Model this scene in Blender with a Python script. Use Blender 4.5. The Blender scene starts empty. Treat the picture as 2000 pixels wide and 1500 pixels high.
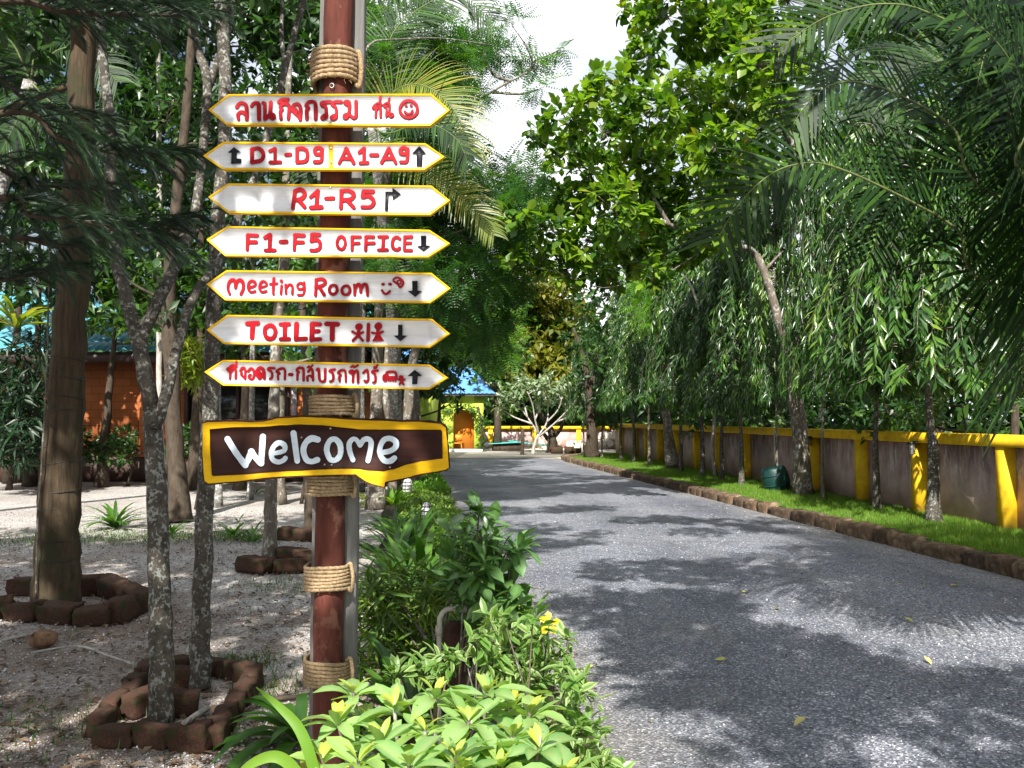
import bpy, math, numpy as np
from mathutils import Vector, Matrix, Quaternion
from mathutils.geometry import tessellate_polygon
SC = bpy.context.scene
COL = SC.collection
rad = math.radians
# ------------------------------------------------------------------ camera
F = 1667.0; CX = 1000.0; CY = 750.0; CAMH = 1.6
PITCH = math.atan(66.0 / F)
cd = bpy.data.cameras.new('camera'); cam = bpy.data.objects.new('camera', cd); COL.objects.link(cam)
cd.sensor_width = 36; cd.lens = 36 * F / 2000.0; cd.clip_start = 0.05; cd.clip_end = 900
cam.location = (0, 0, CAMH); cam.rotation_euler = (math.pi / 2 + PITCH, 0, 0)
SC.camera = cam
# ------------------------------------------------------------------ sky + sun
SUN_EL, SUN_AZ = rad(43), rad(8)          # light travels towards +Y, a little to +X
L = Vector((math.sin(SUN_AZ) * math.cos(SUN_EL), math.cos(SUN_AZ) * math.cos(SUN_EL), -math.sin(SUN_EL)))
W = bpy.data.worlds.new('World'); SC.world = W; W.use_nodes = True
nt = W.node_tree; nt.nodes.clear()
wo = nt.nodes.new('ShaderNodeOutputWorld'); bg = nt.nodes.new('ShaderNodeBackground')
sky = nt.nodes.new('ShaderNodeTexSky'); sky.sky_type = 'NISHITA'; sky.sun_disc = False
sky.sun_elevation = SUN_EL; sky.sun_rotation = math.atan2(-L.x, -L.y)
sky.air_density = 1.2; sky.dust_density = 2.0
tc = nt.nodes.new('ShaderNodeTexCoord'); mp = nt.nodes.new('ShaderNodeMapping')
mp.inputs['Scale'].default_value = (1, 1, 2.2); mp.inputs['Location'].default_value = (2.2, 0.7, 0.5)
nz = nt.nodes.new('ShaderNodeTexNoise'); nz.inputs['Scale'].default_value = 1.6; nz.inputs['Detail'].default_value = 6
cr = nt.nodes.new('ShaderNodeValToRGB'); cr.color_ramp.elements[0].position = 0.42; cr.color_ramp.elements[1].position = 0.58
mx = nt.nodes.new('ShaderNodeMix'); mx.data_type = 'RGBA'
mx.inputs[7].default_value = (12.5, 12.8, 13.2, 1)      # bright thin cloud
nt.links.new(tc.outputs['Generated'], mp.inputs['Vector']); nt.links.new(mp.outputs[0], nz.inputs['Vector'])
nt.links.new(nz.outputs['Fac'], cr.inputs[0]); nt.links.new(cr.outputs[0], mx.inputs[0])
nt.links.new(sky.outputs[0], mx.inputs[6]); nt.links.new(mx.outputs[2], bg.inputs[0])
bg.inputs[1].default_value = 0.055
nt.links.new(bg.outputs[0], wo.inputs[0])
sd = bpy.data.lights.new('sun', 'SUN'); sd.energy = 5.0; sd.angle = rad(0.55); sd.color = (1.0, 0.955, 0.88)
sun = bpy.data.objects.new('sun', sd); COL.objects.link(sun)
sun.rotation_euler = L.to_track_quat('-Z', 'Y').to_euler(); sun.location = (0, -20, 30)
vs = SC.view_settings; vs.view_transform = 'Standard'; vs.look = 'None'; vs.exposure = 1.2; vs.gamma = 1
vs.use_curve_mapping = False
cy = SC.cycles
cy.use_denoising = True; cy.max_bounces = 6; cy.diffuse_bounces = 3; cy.glossy_bounces = 2; cy.transmission_bounces = 3
cy.sample_clamp_indirect = 6; cy.caustics_reflective = False; cy.caustics_refractive = False
# ------------------------------------------------------------------ pixel helpers (2000x1500 photo frame)
_fw = np.array((0, math.cos(PITCH), math.sin(PITCH))); _up = np.array((0, -math.sin(PITCH), math.cos(PITCH)))
def ray(px, py): return _fw + (px - CX) / F * np.array((1., 0, 0)) + (CY - py) / F * _up
def PT(px, py, Y):
    d = ray(px, py); return np.array((0, 0, CAMH)) + d * (Y / d[1])
def G(px, py, z=0.0):
    d = ray(px, py); return np.array((0, 0, CAMH)) + d * ((z - CAMH) / d[2])
def V(*a): return np.array(a, float)
def norm(a):
    a = np.asarray(a, float); n = np.linalg.norm(a, axis=-1, keepdims=True); return a / np.maximum(n, 1e-9)
R = np.random.default_rng(7)
# ------------------------------------------------------------------ materials
MATS = {}
def _new(name):
    m = bpy.data.materials.new(name); m.use_nodes = True; t = m.node_tree
    t.nodes.clear(); o = t.nodes.new('ShaderNodeOutputMaterial'); b = t.nodes.new('ShaderNodeBsdfPrincipled')
    t.links.new(b.outputs[0], o.inputs[0]); return m, t, b, o
def _n(t, kind, **kw):
    n = t.nodes.new(kind)
    for k, v in kw.items():
        if k.startswith('i_'): n.inputs[k[2:].replace('_', ' ')].default_value = v
        else: setattr(n, k, v)
    return n
def _ramp(t, fac, stops):
    r = t.nodes.new('ShaderNodeValToRGB'); e = r.color_ramp.elements
    while len(e) > 1: e.remove(e[-1])
    e[0].position = stops[0][0]; e[0].color = (*stops[0][1], 1)
    for p, c in stops[1:]:
        x = e.new(p); x.color = (*c, 1)
    t.links.new(fac, r.inputs[0]); return r.outputs[0]
def _mix(t, fac, a, b, blend='MIX'):
    m = t.nodes.new('ShaderNodeMix'); m.data_type = 'RGBA'; m.blend_type = blend
    for s, v in ((m.inputs[0], fac), (m.inputs[6], a), (m.inputs[7], b)):
        if isinstance(v, bpy.types.NodeSocket): t.links.new(v, s)
        elif isinstance(v, (int, float)): s.default_value = v
        else: s.default_value = (*v, 1)
    return m.outputs[2]
def _math(t, op, a, b=None):
    m = t.nodes.new('ShaderNodeMath'); m.operation = op
    for i, v in enumerate((a, b)):
        if v is None: continue
        if isinstance(v, bpy.types.NodeSocket): t.links.new(v, m.inputs[i])
        else: m.inputs[i].default_value = v
    return m.outputs[0]
def _obj(t, scale=(1, 1, 1)):
    c = t.nodes.new('ShaderNodeTexCoord'); m = t.nodes.new('ShaderNodeMapping'); m.inputs['Scale'].default_value = scale
    t.links.new(c.outputs['Object'], m.inputs[0]); return m.outputs[0]
def _noise(t, vec, s, d=4, r=0.55):
    n = t.nodes.new('ShaderNodeTexNoise'); n.inputs['Scale'].default_value = s; n.inputs['Detail'].default_value = d
    n.inputs['Roughness'].default_value = r; t.links.new(vec, n.inputs['Vector']); return n.outputs['Fac']
def _vor(t, vec, s, feat='F1', out='Distance'):
    n = t.nodes.new('ShaderNodeTexVoronoi'); n.feature = feat; n.inputs['Scale'].default_value = s
    t.links.new(vec, n.inputs['Vector']); return n.outputs[out]
def _bump(t, b, h, strength=0.5, dist=0.02):
    u = t.nodes.new('ShaderNodeBump'); u.inputs['Strength'].default_value = strength; u.inputs['Distance'].default_value = dist
    t.links.new(h, u.inputs['Height']); t.links.new(u.outputs[0], b.inputs['Normal'])
def _attr(t, name, out='Fac'):
    a = t.nodes.new('ShaderNodeAttribute'); a.attribute_name = name; return a.outputs[out]
def _lk(t, b, s, v):
    if isinstance(v, bpy.types.NodeSocket): t.links.new(v, b.inputs[s])
    else: b.inputs[s].default_value = v
def mat_plain(name, col, rough=0.6, col2=None, scale=6, bump=0.0, bscale=40, metal=0.0, spec=0.5, stretch=(1, 1, 1)):
    m, t, b, o = _new(name); v = _obj(t, stretch); c2 = col2 or tuple(x * 0.75 for x in col)
    c = _ramp(t, _noise(t, v, scale, 6, 0.65), [(0.3, c2), (0.65, col)])
    t.links.new(c, b.inputs['Base Color']); b.inputs['Roughness'].default_value = rough; b.inputs['Metallic'].default_value = metal
    b.inputs['Specular IOR Level'].default_value = spec
    if bump: _bump(t, b, _noise(t, v, bscale, 5), bump, 0.01)
    return m
def mat_leaf(name, stops, rough=0.42, trans=0.35, tcol=None, spec=0.5, vein=None):
    """stops: ramp over the leaf's own random number 'var'."""
    m, t, b, o = _new(name); c = _ramp(t, _attr(t, 'var'), stops)
    v = _obj(t); c = _mix(t, _math(t, 'MULTIPLY', _noise(t, v, 3.0, 2), 0.35), c, tuple(x * 0.5 for x in stops[0][1]))
    if vein: c = _mix(t, _attr(t, 'mid'), c, vein)
    t.links.new(c, b.inputs['Base Color']); b.inputs['Roughness'].default_value = rough; b.inputs['Specular IOR Level'].default_value = spec
    tr = t.nodes.new('ShaderNodeBsdfTranslucent')
    tm = _mix(t, 1.0, c, tcol or (1.5, 1.6, 0.5), 'MULTIPLY'); t.links.new(tm, tr.inputs[0])
    ms = t.nodes.new('ShaderNodeMixShader'); ms.inputs[0].default_value = trans
    t.links.new(b.outputs[0], ms.inputs[1]); t.links.new(tr.outputs[0], ms.inputs[2]); t.links.new(ms.outputs[0], o.inputs[0])
    return m
def mat_bark(name, dark, light, patch=None, pscale=9, pth=0.55, bump=0.8, stretch=(1, 1, 0.35), moss=None):
    m, t, b, o = _new(name); v = _obj(t, stretch); v1 = _obj(t)
    c = _ramp(t, _noise(t, v, 14, 8, 0.7), [(0.32, dark), (0.68, light)])
    if patch:
        vp = _obj(t, (1, 1, 0.8))
        k = _math(t, 'ADD', _math(t, 'MULTIPLY', _noise(t, vp, pscale, 6, 0.75), 0.8), _math(t, 'MULTIPLY', _vor(t, vp, pscale * 2.6), 0.25))
        f = _ramp(t, k, [(pth - 0.03, (0, 0, 0)), (pth + 0.03, (1, 1, 1))]); c = _mix(t, f, c, patch)
    if moss:
        f = _ramp(t, _noise(t, v1, 3.3, 5, 0.6), [(0.5, (0, 0, 0)), (0.66, (1, 1, 1))]); c = _mix(t, f, c, moss)
    t.links.new(c, b.inputs['Base Color']); b.inputs['Roughness'].default_value = 0.88; b.inputs['Specular IOR Level'].default_value = 0.2
    _bump(t, b, _noise(t, v, 30, 8, 0.7), bump, 0.015); return m
# ------------------------------------------------------------------ object helpers
def tag(o, label=None, cat=None, group=None, kind=None):
    if label: o['label'] = label
    if cat: o['category'] = cat
    if group: o['group'] = group
    if kind: o['kind'] = kind
    return o
def thing(name, label, cat, loc=(0, 0, 0), group=None, kind=None):
    o = bpy.data.objects.new(name, None); COL.objects.link(o); o.location = [float(x) for x in loc]; o.empty_display_size = 0.1
    return tag(o, label, cat, group, kind)
def mesh_np(name, verts, faces, var=None, mid=None, smooth=False):
    """faces: list of arrays (n,k)."""
    me = bpy.data.meshes.new(name); verts = np.asarray(verts, np.float32)
    me.vertices.add(len(verts)); me.vertices.foreach_set('co', verts.ravel())
    fl = [np.asarray(f, np.int32) for f in faces if len(f)]
    li = np.concatenate([f.ravel() for f in fl]); tot = np.concatenate([np.full(len(f), f.shape[1], np.int32) for f in fl])
    st = np.concatenate(([0], np.cumsum(tot)[:-1])).astype(np.int32)
    me.loops.add(len(li)); me.loops.foreach_set('vertex_index', li)
    me.polygons.add(len(tot)); me.polygons.foreach_set('loop_start', st); me.polygons.foreach_set('loop_total', tot)
    if smooth: me.polygons.foreach_set('use_smooth', np.ones(len(tot), bool))
    me.update(calc_edges=True)
    if var is not None:
        a = me.attributes.new('var', 'FLOAT', 'POINT'); a.data.foreach_set('value', np.asarray(var, np.float32))
    if mid is not None:
        a = me.attributes.new('mid', 'FLOAT', 'POINT'); a.data.foreach_set('value', np.asarray(mid, np.float32))
    return me
def put(name, me, mat=None, parent=None, world=True):
    """link a mesh whose vertices are in world space; under a parent they stay where they are."""
    if mat is not None and not me.materials: me.materials.append(mat)
    o = bpy.data.objects.new(name, me); COL.objects.link(o)
    if parent is not None:
        o.parent = parent
        if world:
            bpy_loc = Vector((0, 0, 0)); p = parent
            while p is not None: bpy_loc += Vector(p.location); p = p.parent
            o.location = -bpy_loc
    return o
class MB:
    def __init__(s): s.v = []; s.q = []; s.t = []; s.n = 0; s.poly = []
    def add(s, v, q=None, t=None):
        v = np.asarray(v, float); s.v.append(v)
        if q is not None and len(q): s.q.append(np.asarray(q) + s.n)
        if t is not None and len(t): s.t.append(np.asarray(t) + s.n)
        s.n += len(v); return s
    def box(s, c, size, rot=None, taper=0.0, jit=0.0):
        x, y, z = [a / 2 for a in size]
        v = np.array([(-x, -y, -z), (x, -y, -z), (x, y, -z), (-x, y, -z), (-x, -y, z), (x, -y, z), (x, y, z), (-x, y, z)], float)
        if jit: v += R.normal(0, jit, v.shape)
        if rot is not None: v = v @ np.array(rot).T
        return s.add(v + np.asarray(c), [(0, 3, 2, 1), (4, 5, 6, 7), (0, 1, 5, 4), (1, 2, 6, 5), (2, 3, 7, 6), (3, 0, 4, 7)])
    def tube(s, pts, rads, n=8, cap=True, tw=0.0, closed=False, lobe=0.0, lobes=3, wob=0.0):
        p = np.asarray(pts, float); m = len(p); rads = np.broadcast_to(np.asarray(rads, float), (m,))
        tg = norm(np.roll(p, -1, 0) - np.roll(p, 1, 0)) if closed else norm(np.gradient(p, axis=0))
        ref = V(0, 0, 1) if abs(tg[0][2]) < 0.9 else V(1, 0, 0)
        u = norm(np.cross(tg[0], ref)); U = []
        for i in range(m):
            u = norm(u - tg[i] * np.dot(u, tg[i])); U.append(u)
        U = np.array(U); Wv = np.cross(tg, U); a = np.linspace(0, 2 * math.pi, n, endpoint=False)
        rr = rads[:, None] * (1 + lobe * np.cos(lobes * (a[None] - tw * np.arange(m)[:, None])))
        if wob: rr = rr * (1 + R.normal(0, wob, rr.shape))
        v = p[:, None] + rr[..., None] * (np.cos(a)[None, :, None] * U[:, None] + np.sin(a)[None, :, None] * Wv[:, None])
        k = m if closed else m - 1
        i = np.arange(k)[:, None]; j = np.arange(n)[None]; i2 = (i + 1) % m; j2 = (j + 1) % n
        q = np.stack(np.broadcast_arrays(i * n + j, i * n + j2, i2 * n + j2, i2 * n + j), -1).reshape(-1, 4)
        t = []
        vv = v.reshape(-1, 3)
        if cap and not closed:
            vv = np.vstack((vv, p[0], p[-1])); c0 = m * n; c1 = c0 + 1
            for j in range(n):
                t.append((c0, (j + 1) % n, j)); t.append((c1, (m - 1) * n + j, (m - 1) * n + (j + 1) % n))
        return s.add(vv, q, t)
    def prism(s, pts2, f, thick):
        """polygon pts2 -> f(x,y) front point; extruded along thick vector."""
        p = [tuple(map(float, x)) for x in pts2]; n = len(p)
        tri = tessellate_polygon([[Vector((x, y, 0)) for x, y in p]])
        fr = np.array([f(x, y) for x, y in p]); bk = fr + np.asarray(thick)
        t = [tuple(a) for a in tri] + [(a[2] + n, a[1] + n, a[0] + n) for a in tri]
        q = [(i, (i + 1) % n, (i + 1) % n + n, i + n) for i in range(n)]
        return s.add(np.vstack((fr, bk)), q, t)
    def mesh(s, name, smooth=False, var=None):
        fs = []
        if s.q: fs.append(np.vstack(s.q))
        if s.t: fs.append(np.vstack(s.t))
        v = np.vstack(s.v)
        return mesh_np(name, v, fs, smooth=smooth, var=None if var is None else np.full(len(v), var))
    def build(s, name, mat, parent=None, smooth=False):
        return put(name, s.mesh(name, smooth), mat, parent)
def catmull(P, k=6, closed=False):
    P = np.asarray(P, float); n = len(P)
    if n < 3: 
        t = np.linspace(0, 1, k + 1)[:, None]; return P[0] * (1 - t) + P[-1] * t
    out = []
    rng = range(n if closed else n - 1)
    for i in rng:
        p0 = P[(i - 1) % n] if closed or i > 0 else 2 * P[0] - P[1]
        p1 = P[i]; p2 = P[(i + 1) % n]; p3 = P[(i + 2) % n] if closed or i + 2 < n else 2 * P[-1] - P[-2]
        for t in np.linspace(0, 1, k, endpoint=False):
            out.append(0.5 * ((2 * p1) + (-p0 + p2) * t + (2 * p0 - 5 * p1 + 4 * p2 - p3) * t * t + (-p0 + 3 * p1 - 3 * p2 + p3) * t ** 3))
    if not closed: out.append(P[-1])
    return np.array(out)
# ------------------------------------------------------------------ leaf templates: length 1 along +Y, face +Z
def tpl_leaf(w=0.4, widest=0.6, seg=3, fold=0.12, droop=0.12, tip=0.0, base=0.0):
    ys = np.linspace(0, 1, seg + 1); v = []; mid = []
    for y in ys:
        a = y ** 1.0
        prof = (math.sin(math.pi * min(1, (a / widest) * 0.5)) if a < widest else math.cos((a - widest) / (1 - widest) * math.pi / 2) ** 0.7)
        ww = w / 2 * max(prof, base if y == 0 else 0, tip if y == 1 else 0)
        z = -droop * y * y
        v += [(-ww, y, z + fold * ww), (0, y, z), (ww, y, z + fold * ww)]; mid += [0, 1, 0]
    q = []
    for i in range(seg):
        a = i * 3; q += [(a, a + 1, a + 4, a + 3), (a + 1, a + 2, a + 5, a + 4)]
    return np.array(v), np.array(q), None, np.array(mid, float)
def tpl_diamond(w=0.3, fold=0.3, droop=0.25):
    v = V((0, 0, 0), (-w / 2, 0.45, 0), (0, 0.5, -w * fold), (w / 2, 0.45, 0), (0, 1, -droop)) if False else np.array([(0, 0, 0), (-w / 2, 0.42, 0), (0, 0.5, -w * fold), (w / 2, 0.42, 0), (0, 1, -droop)], float)
    return v, np.array([(0, 2, 4, 1), (0, 3, 4, 2)]), None, np.array([.5, 0, .6, 0, .5])
def tpl_pinnate(pairs=10, ll=0.26, lw=0.05, droop=0.25):
    v = []; q = []; mid = []
    def quad(a, b, wv):
        i = len(v); v.extend([a, (a + b) / 2 + wv, b, (a + b) / 2 - wv]); q.append((i, i + 1, i + 2, i + 3)); mid.extend([0] * 4)
    for k in range(pairs):
        y = 0.08 + 0.9 * k / (pairs - 1); z = -droop * y * y; s = ll * math.sin(math.pi * (0.12 + 0.83 * y)) ** 0.7
        for sx in (-1, 1):
            a = V(0, y, z); b = V(sx * s, y + s * 0.35, z - s * 0.12); quad(a, b, V(0, lw / 2, 0))
    quad(V(0, 0, 0), V(0, 1, -droop), V(0.008, 0, 0)); return np.array(v), np.array(q), None, np.array(mid, float)
T_ROUND = tpl_leaf(0.55, 0.66, 3, 0.25, 0.12)
T_OVAL = tpl_leaf(0.42, 0.5, 2, 0.3, 0.15)
T_LANCE = tpl_leaf(0.19, 0.4, 2, 0.3, 0.22)
T_DIAM = tpl_diamond()
T_DIAMW = tpl_diamond(0.5, 0.25, 0.15)
T_PINN = tpl_pinnate()
T_NEEDLE = tpl_leaf(0.045, 0.5, 1, 0.0, 0.1, tip=0.2, base=0.6)
def frames(dirs, nrm):
    y = norm(dirs); z = norm(nrm - y * np.sum(nrm * y, 1, keepdims=True)); x = np.cross(y, z)
    return np.stack((x, y, z), 2)           # (N,3,3) columns
class Leaves:
    """positions, directions, normals, sizes of leaves of one plant"""
    def __init__(s): s.p = []; s.d = []; s.n = []; s.s = []; s.v = []
    def add(s, p, d, n, size, var=None):
        k = len(p); s.p.append(p); s.d.append(d); s.n.append(n); s.s.append(np.broadcast_to(size, (k,)))
        s.v.append(R.random(k) if var is None else np.broadcast_to(var, (k,))); return s
    def arr(s): return [np.concatenate(a) for a in (s.p, s.d, s.n, s.s, s.v)]
    def joined(s, name, tpl, idx=None):
        p, d, n, sz, vr = s.arr()
        if idx is not None: p, d, n, sz, vr = p[idx], d[idx], n[idx], sz[idx], vr[idx]
        tv, tq, tt, mid = tpl[0] if isinstance(tpl, list) else tpl; M = frames(d, n) * sz[:, None, None]
        v = (np.einsum('nij,kj->nki', M, tv) + p[:, None]).reshape(-1, 3)
        off = (np.arange(len(p)) * len(tv))[:, None, None]; f = (tq[None] + off).reshape(-1, tq.shape[1])
        return mesh_np(name, v, [f], var=np.repeat(vr, len(tv)), mid=np.tile(mid, len(p)))
    def emit(s, parent, tpl, mat, name='leaf', rest='foliage', limit=300, minpx=9, aspect=1.0):
        """the leaves that show largest become parts, the rest one stuff part"""
        p, d, n, sz, vr = s.arr(); y = np.maximum(p[:, 1], 0.3)
        px = CX + F * p[:, 0] / y; py = CY - F * ((p[:, 2] - CAMH) / y - math.tan(PITCH)); big = F * sz * aspect / y
        vis = (px > 0) & (px < 2000) & (py > 0) & (py < 1500) & (p[:, 1] > 0.3) & (big >= minpx)
        order = np.argsort(-big * vis + p[:, 1] * 1e-3)[:limit]; order = order[vis[order]]
        sel = np.zeros(len(p), bool); sel[order] = True
        if len(order):
            ms = []
            for k in range(6):
                tv, tq, tt, mid = tpl[k % len(tpl)] if isinstance(tpl, list) else tpl
                me = mesh_np(name, tv, [tq], var=np.full(len(tv), (k + 0.5) / 6), mid=mid); me.materials.append(mat); ms.append(me)
            M = frames(d, n); pl = np.zeros(3); q = parent
            while q is not None: pl = pl + np.array(q.location); q = q.parent
            for i in order:
                o = bpy.data.objects.new(name, ms[min(5, int(vr[i] * 6))]); COL.objects.link(o); o.parent = parent
                m4 = Matrix(M[i].tolist()).to_4x4(); m4 = Matrix.Translation(Vector(p[i] - pl)) @ m4 @ Matrix.Scale(float(sz[i]), 4)
                o.matrix_basis = m4
        if (~sel).any():
            o = put(rest, s.joined(rest, tpl, ~sel), mat, parent); o['kind'] = 'stuff'
def rdir(n, rng=None):
    return norm(R.normal(size=(n, 3)))
def ball(c, r, n, shell=0.5, sq=(1, 1, 1)):
    """points in a clump, denser towards its outside"""
    d = rdir(n); k = (R.random(n) * (1 - shell ** 3) + shell ** 3) ** (1 / 3)
    return np.asarray(c) + d * k[:, None] * r * np.array(sq), d
def clump_tips(clumps, per_m2, shell=0.45, sq=(1, 1, 0.8)):
    P, D, C = [], [], []
    for i, (c, r) in enumerate(clumps):
        n = max(4, int(per_m2 * r * r * 4)); p, d = ball(c, r * (0.85 + 0.3 * R.random()), n, shell, sq)
        P.append(p); D.append(d); C.append(np.full(n, i))
    return np.concatenate(P), np.concatenate(D), np.concatenate(C)
def rosettes(lv, P, D, m, size, up=0.6, spread=0.9, droop=0.15, jit=0.04, sz_j=0.25):
    k = len(P); P2 = np.repeat(P, m, 0); D2 = np.repeat(D, m, 0)
    d = norm(D2 * (1 - spread * 0.6) + rdir(k * m) * spread + V(0, 0, -droop))
    n = norm(V(0, 0, up) + rdir(k * m) * 0.45 + D2 * 0.35)
    p = P2 + rdir(k * m) * jit
    cv = np.clip(np.repeat(R.random(k), m) * 0.6 + R.random(k * m) * 0.4, 0, 0.999)
    lv.add(p, d, n, size * (1 + sz_j * R.normal(size=k * m).clip(-2, 2)), cv)
def CL(px, py, d, rp): return (PT(px, py, d), rp * d / F)
def trunk_mb(mb, pts, r0, r1, n=10, k=5, wob=0.03, flare=0.0):
    p = catmull(pts, k); m = len(p); t = np.linspace(0, 1, m); rr = r0 + (r1 - r0) * t
    if flare: rr = rr * (1 + flare * np.exp(-np.linalg.norm(p - p[0], axis=1) / (2.2 * r0)))
    j = R.normal(0, 0.06, p.shape) * rr[:, None]; j[0] = 0; rr = rr * (1 + np.convolve(R.normal(0, .035, m + 2), (.25, .5, .25), 'valid'))
    mb.tube(p + j, rr, n, wob=wob); return p
def limbs(mb, path, clumps, r=0.03, lo=0.35):
    """limbs fork off the nearest wood already grown, so they branch like a crown"""
    nodes = [np.asarray(x) for x in path[:-1:2]] + [path[-1]]; rr = [r] * len(nodes)
    for c, cr_ in sorted(clumps, key=lambda k: np.min(np.linalg.norm(path - k[0], axis=1))):
        N = np.array(nodes); dd_ = np.linalg.norm(N - c, axis=1) + 1.2 * np.maximum(N[:, 2] - c[2] + cr_ * 0.3, 0); i = int(np.argmin(dd_)); a = nodes[i]; ln = np.linalg.norm(c - a)
        m = a * .45 + c * .55 + R.normal(0, 0.07, 3) * ln + V(0, 0, -.06 * ln); q = catmull([a, m, c], 4); r1 = rr[i] * (.92 if i >= len(path[:-1:2]) else 1); t = np.linspace(r1, max(r1 * .55, .004), len(q)); mb.tube(q, t, 5, cap=False)
        for k in (3, 5, 8): nodes.append(q[k]); rr.append(t[k])
def twigs(mb, P, clumps, C, frac=0.25, r=0.006):
    for i in np.where(R.random(len(P)) < frac)[0]:
        a = clumps[C[i]][0]; b = P[i]; u = norm(np.cross(b - a, V(0.3, 0.2, 1))); w = norm(np.cross(b - a, u))
        rr = r; v = np.array([a + u * rr, a - u * rr * .5 + w * rr, a - u * rr * .5 - w * rr, b]); mb.add(v, None, [(0, 1, 3), (1, 2, 3), (2, 0, 3)])
# ================================================================== SETTING
def road_l(d): return 1.0 - 0.135 * d
def road_r(d): return 6.3 - 0.135 * d
def wall_x(d): return 7.6 - 0.09 * d
# --- ground
m, t, b, o = _new('sandy_gravel'); v = _obj(t)
g1 = _ramp(t, _vor(t, v, 70, 'F1', 'Color'), [(0.1, (0.20, 0.185, 0.175)), (0.5, (0.41, 0.39, 0.37)), (0.9, (0.64, 0.625, 0.60))])
dirt = _ramp(t, _noise(t, v, 0.55, 6, 0.65), [(0.40, (0, 0, 0)), (0.58, (1, 1, 1))])
sy = t.nodes.new('ShaderNodeSeparateXYZ'); t.links.new(v, sy.inputs[0]); near_shade = _ramp(t, _math(t, 'MULTIPLY', _math(t, 'ADD', sy.outputs['Y'], _math(t, 'MULTIPLY', _noise(t, v, .8, 5), 4)), 1 / 20), [(0.5, (1, 1, 1)), (0.75, (0.45, 0.45, 0.45))])
g2 = _mix(t, _math(t, 'MULTIPLY', _math(t, 'MULTIPLY', dirt, near_shade), 0.8), g1, (0.19, 0.135, 0.105))  # brown dirt, laid thicker up front to paint in the near gravel's shade
moss = _ramp(t, _noise(t, v, 1.3, 6, 0.7), [(0.60, (0, 0, 0)), (0.72, (1, 1, 1))])
g3 = _mix(t, _math(t, 'MULTIPLY', moss, 0.55), g2, (0.09, 0.11, 0.05))
fine = _noise(t, v, 160, 3, 0.6); g3 = _mix(t, 0.5, g3, _ramp(t, fine, [(0.35, (0.55, 0.55, 0.55)), (0.65, (1.3, 1.3, 1.3))]), 'MULTIPLY')
t.links.new(g3, b.inputs['Base Color']); b.inputs['Roughness'].default_value = 0.95; b.inputs['Specular IOR Level'].default_value = 0.15
_bump(t, b, _math(t, 'ADD', _vor(t, v, 70), _noise(t, v, 9, 4)), 0.9, 0.012); M_GROUND = m
mb = MB()
xs = np.concatenate((np.linspace(-150, -12, 12), np.linspace(-11, 8, 60), np.linspace(12, 150, 12))); ys = np.concatenate((np.linspace(-60, -1, 10), np.linspace(0, 30, 90), np.linspace(33, 400, 24)))
X, Y = np.meshgrid(xs, ys); Z = 0.012 * np.sin(X * 1.3 + 1) * np.sin(Y * 0.9) * (X < road_l(Y) - 1.2) - 0.012
n1 = len(xs); ii, jj = np.meshgrid(np.arange(len(ys) - 1), np.arange(n1 - 1), indexing='ij'); a = (ii * n1 + jj).ravel()
mb.add(np.stack((X, Y, Z), -1).reshape(-1, 3), np.stack((a, a + 1, a + 1 + n1, a + n1), 1))
tag(mb.build('ground', M_GROUND, smooth=True), kind='structure')
# --- road
m, t, b, o = _new('worn_asphalt'); v = _obj(t)
pal = _ramp(t, _vor(t, v, 85, 'F1', 'Color'), [(0.0, (0.040, 0.042, 0.050)), (0.45, (0.080, 0.086, 0.106)), (0.75, (0.17, 0.18, 0.21)), (0.95, (0.42, 0.43, 0.46))])
big = _ramp(t, _noise(t, v, 0.5, 5, 0.6), [(0.35, (0.82, 0.84, 0.88)), (0.65, (1.45, 1.43, 1.38))])
c = _mix(t, 1.0, pal, big, 'MULTIPLY')
dust = _ramp(t, _noise(t, _obj(t, (1.0, 0.45, 1)), 1.1, 6, 0.7), [(0.55, (0, 0, 0)), (0.75, (1, 1, 1))])
c = _mix(t, _math(t, 'MULTIPLY', dust, 0.5), c, (0.21, 0.195, 0.17))
sp3 = t.nodes.new('ShaderNodeSeparateXYZ'); t.links.new(v, sp3.inputs[0]); e_ = _math(t, 'MULTIPLY', _math(t, 'ADD', _math(t, 'ADD', sp3.outputs['X'], _math(t, 'MULTIPLY', sp3.outputs['Y'], 0.135)), _math(t, 'MULTIPLY', _math(t, 'SUBTRACT', _noise(t, v, 0.9, 6, 0.7), 0.5), 1.3)), 1 / 7.3)
trk = _ramp(t, e_, [(0.14, (1.25, 1.2, 1.1)), (0.22, (0.95, 0.95, 0.95)), (0.33, (1.22, 1.22, 1.22)), (0.45, (0.85, 0.86, 0.88)), (0.6, (1.22, 1.22, 1.22)), (0.75, (0.9, 0.9, 0.92)), (0.84, (1.3, 1.25, 1.15))]); c = _mix(t, 1.0, c, trk, 'MULTIPLY')
edg = _ramp(t, e_, [(0.12, (1, 1, 1)), (0.19, (0, 0, 0)), (0.78, (0, 0, 0)), (0.88, (1, 1, 1))]); c = _mix(t, _math(t, 'MULTIPLY', edg, 0.4), c, (0.20, 0.175, 0.14))
crk = _ramp(t, _vor(t, _obj(t, (1, .6, 1)), 0.55, 'DISTANCE_TO_EDGE'), [(0.0, (1, 1, 1)), (0.012, (0, 0, 0))]); c = _mix(t, _math(t, 'MULTIPLY', _math(t, 'MULTIPLY', crk, _noise(t, v, .8, 3)), 0.7), c, (0.03, 0.03, 0.03))
t.links.new(c, b.inputs['Base Color'])
rr_ = _ramp(t, _noise(t, v, 1.6, 4), [(0.4, (0.55, 0.55, 0.55)), (0.7, (0.85, 0.85, 0.85))]); t.links.new(rr_, b.inputs['Roughness'])
_bump(t, b, _vor(t, v, 75), 1.0, 0.01); M_ROAD = m
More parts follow.
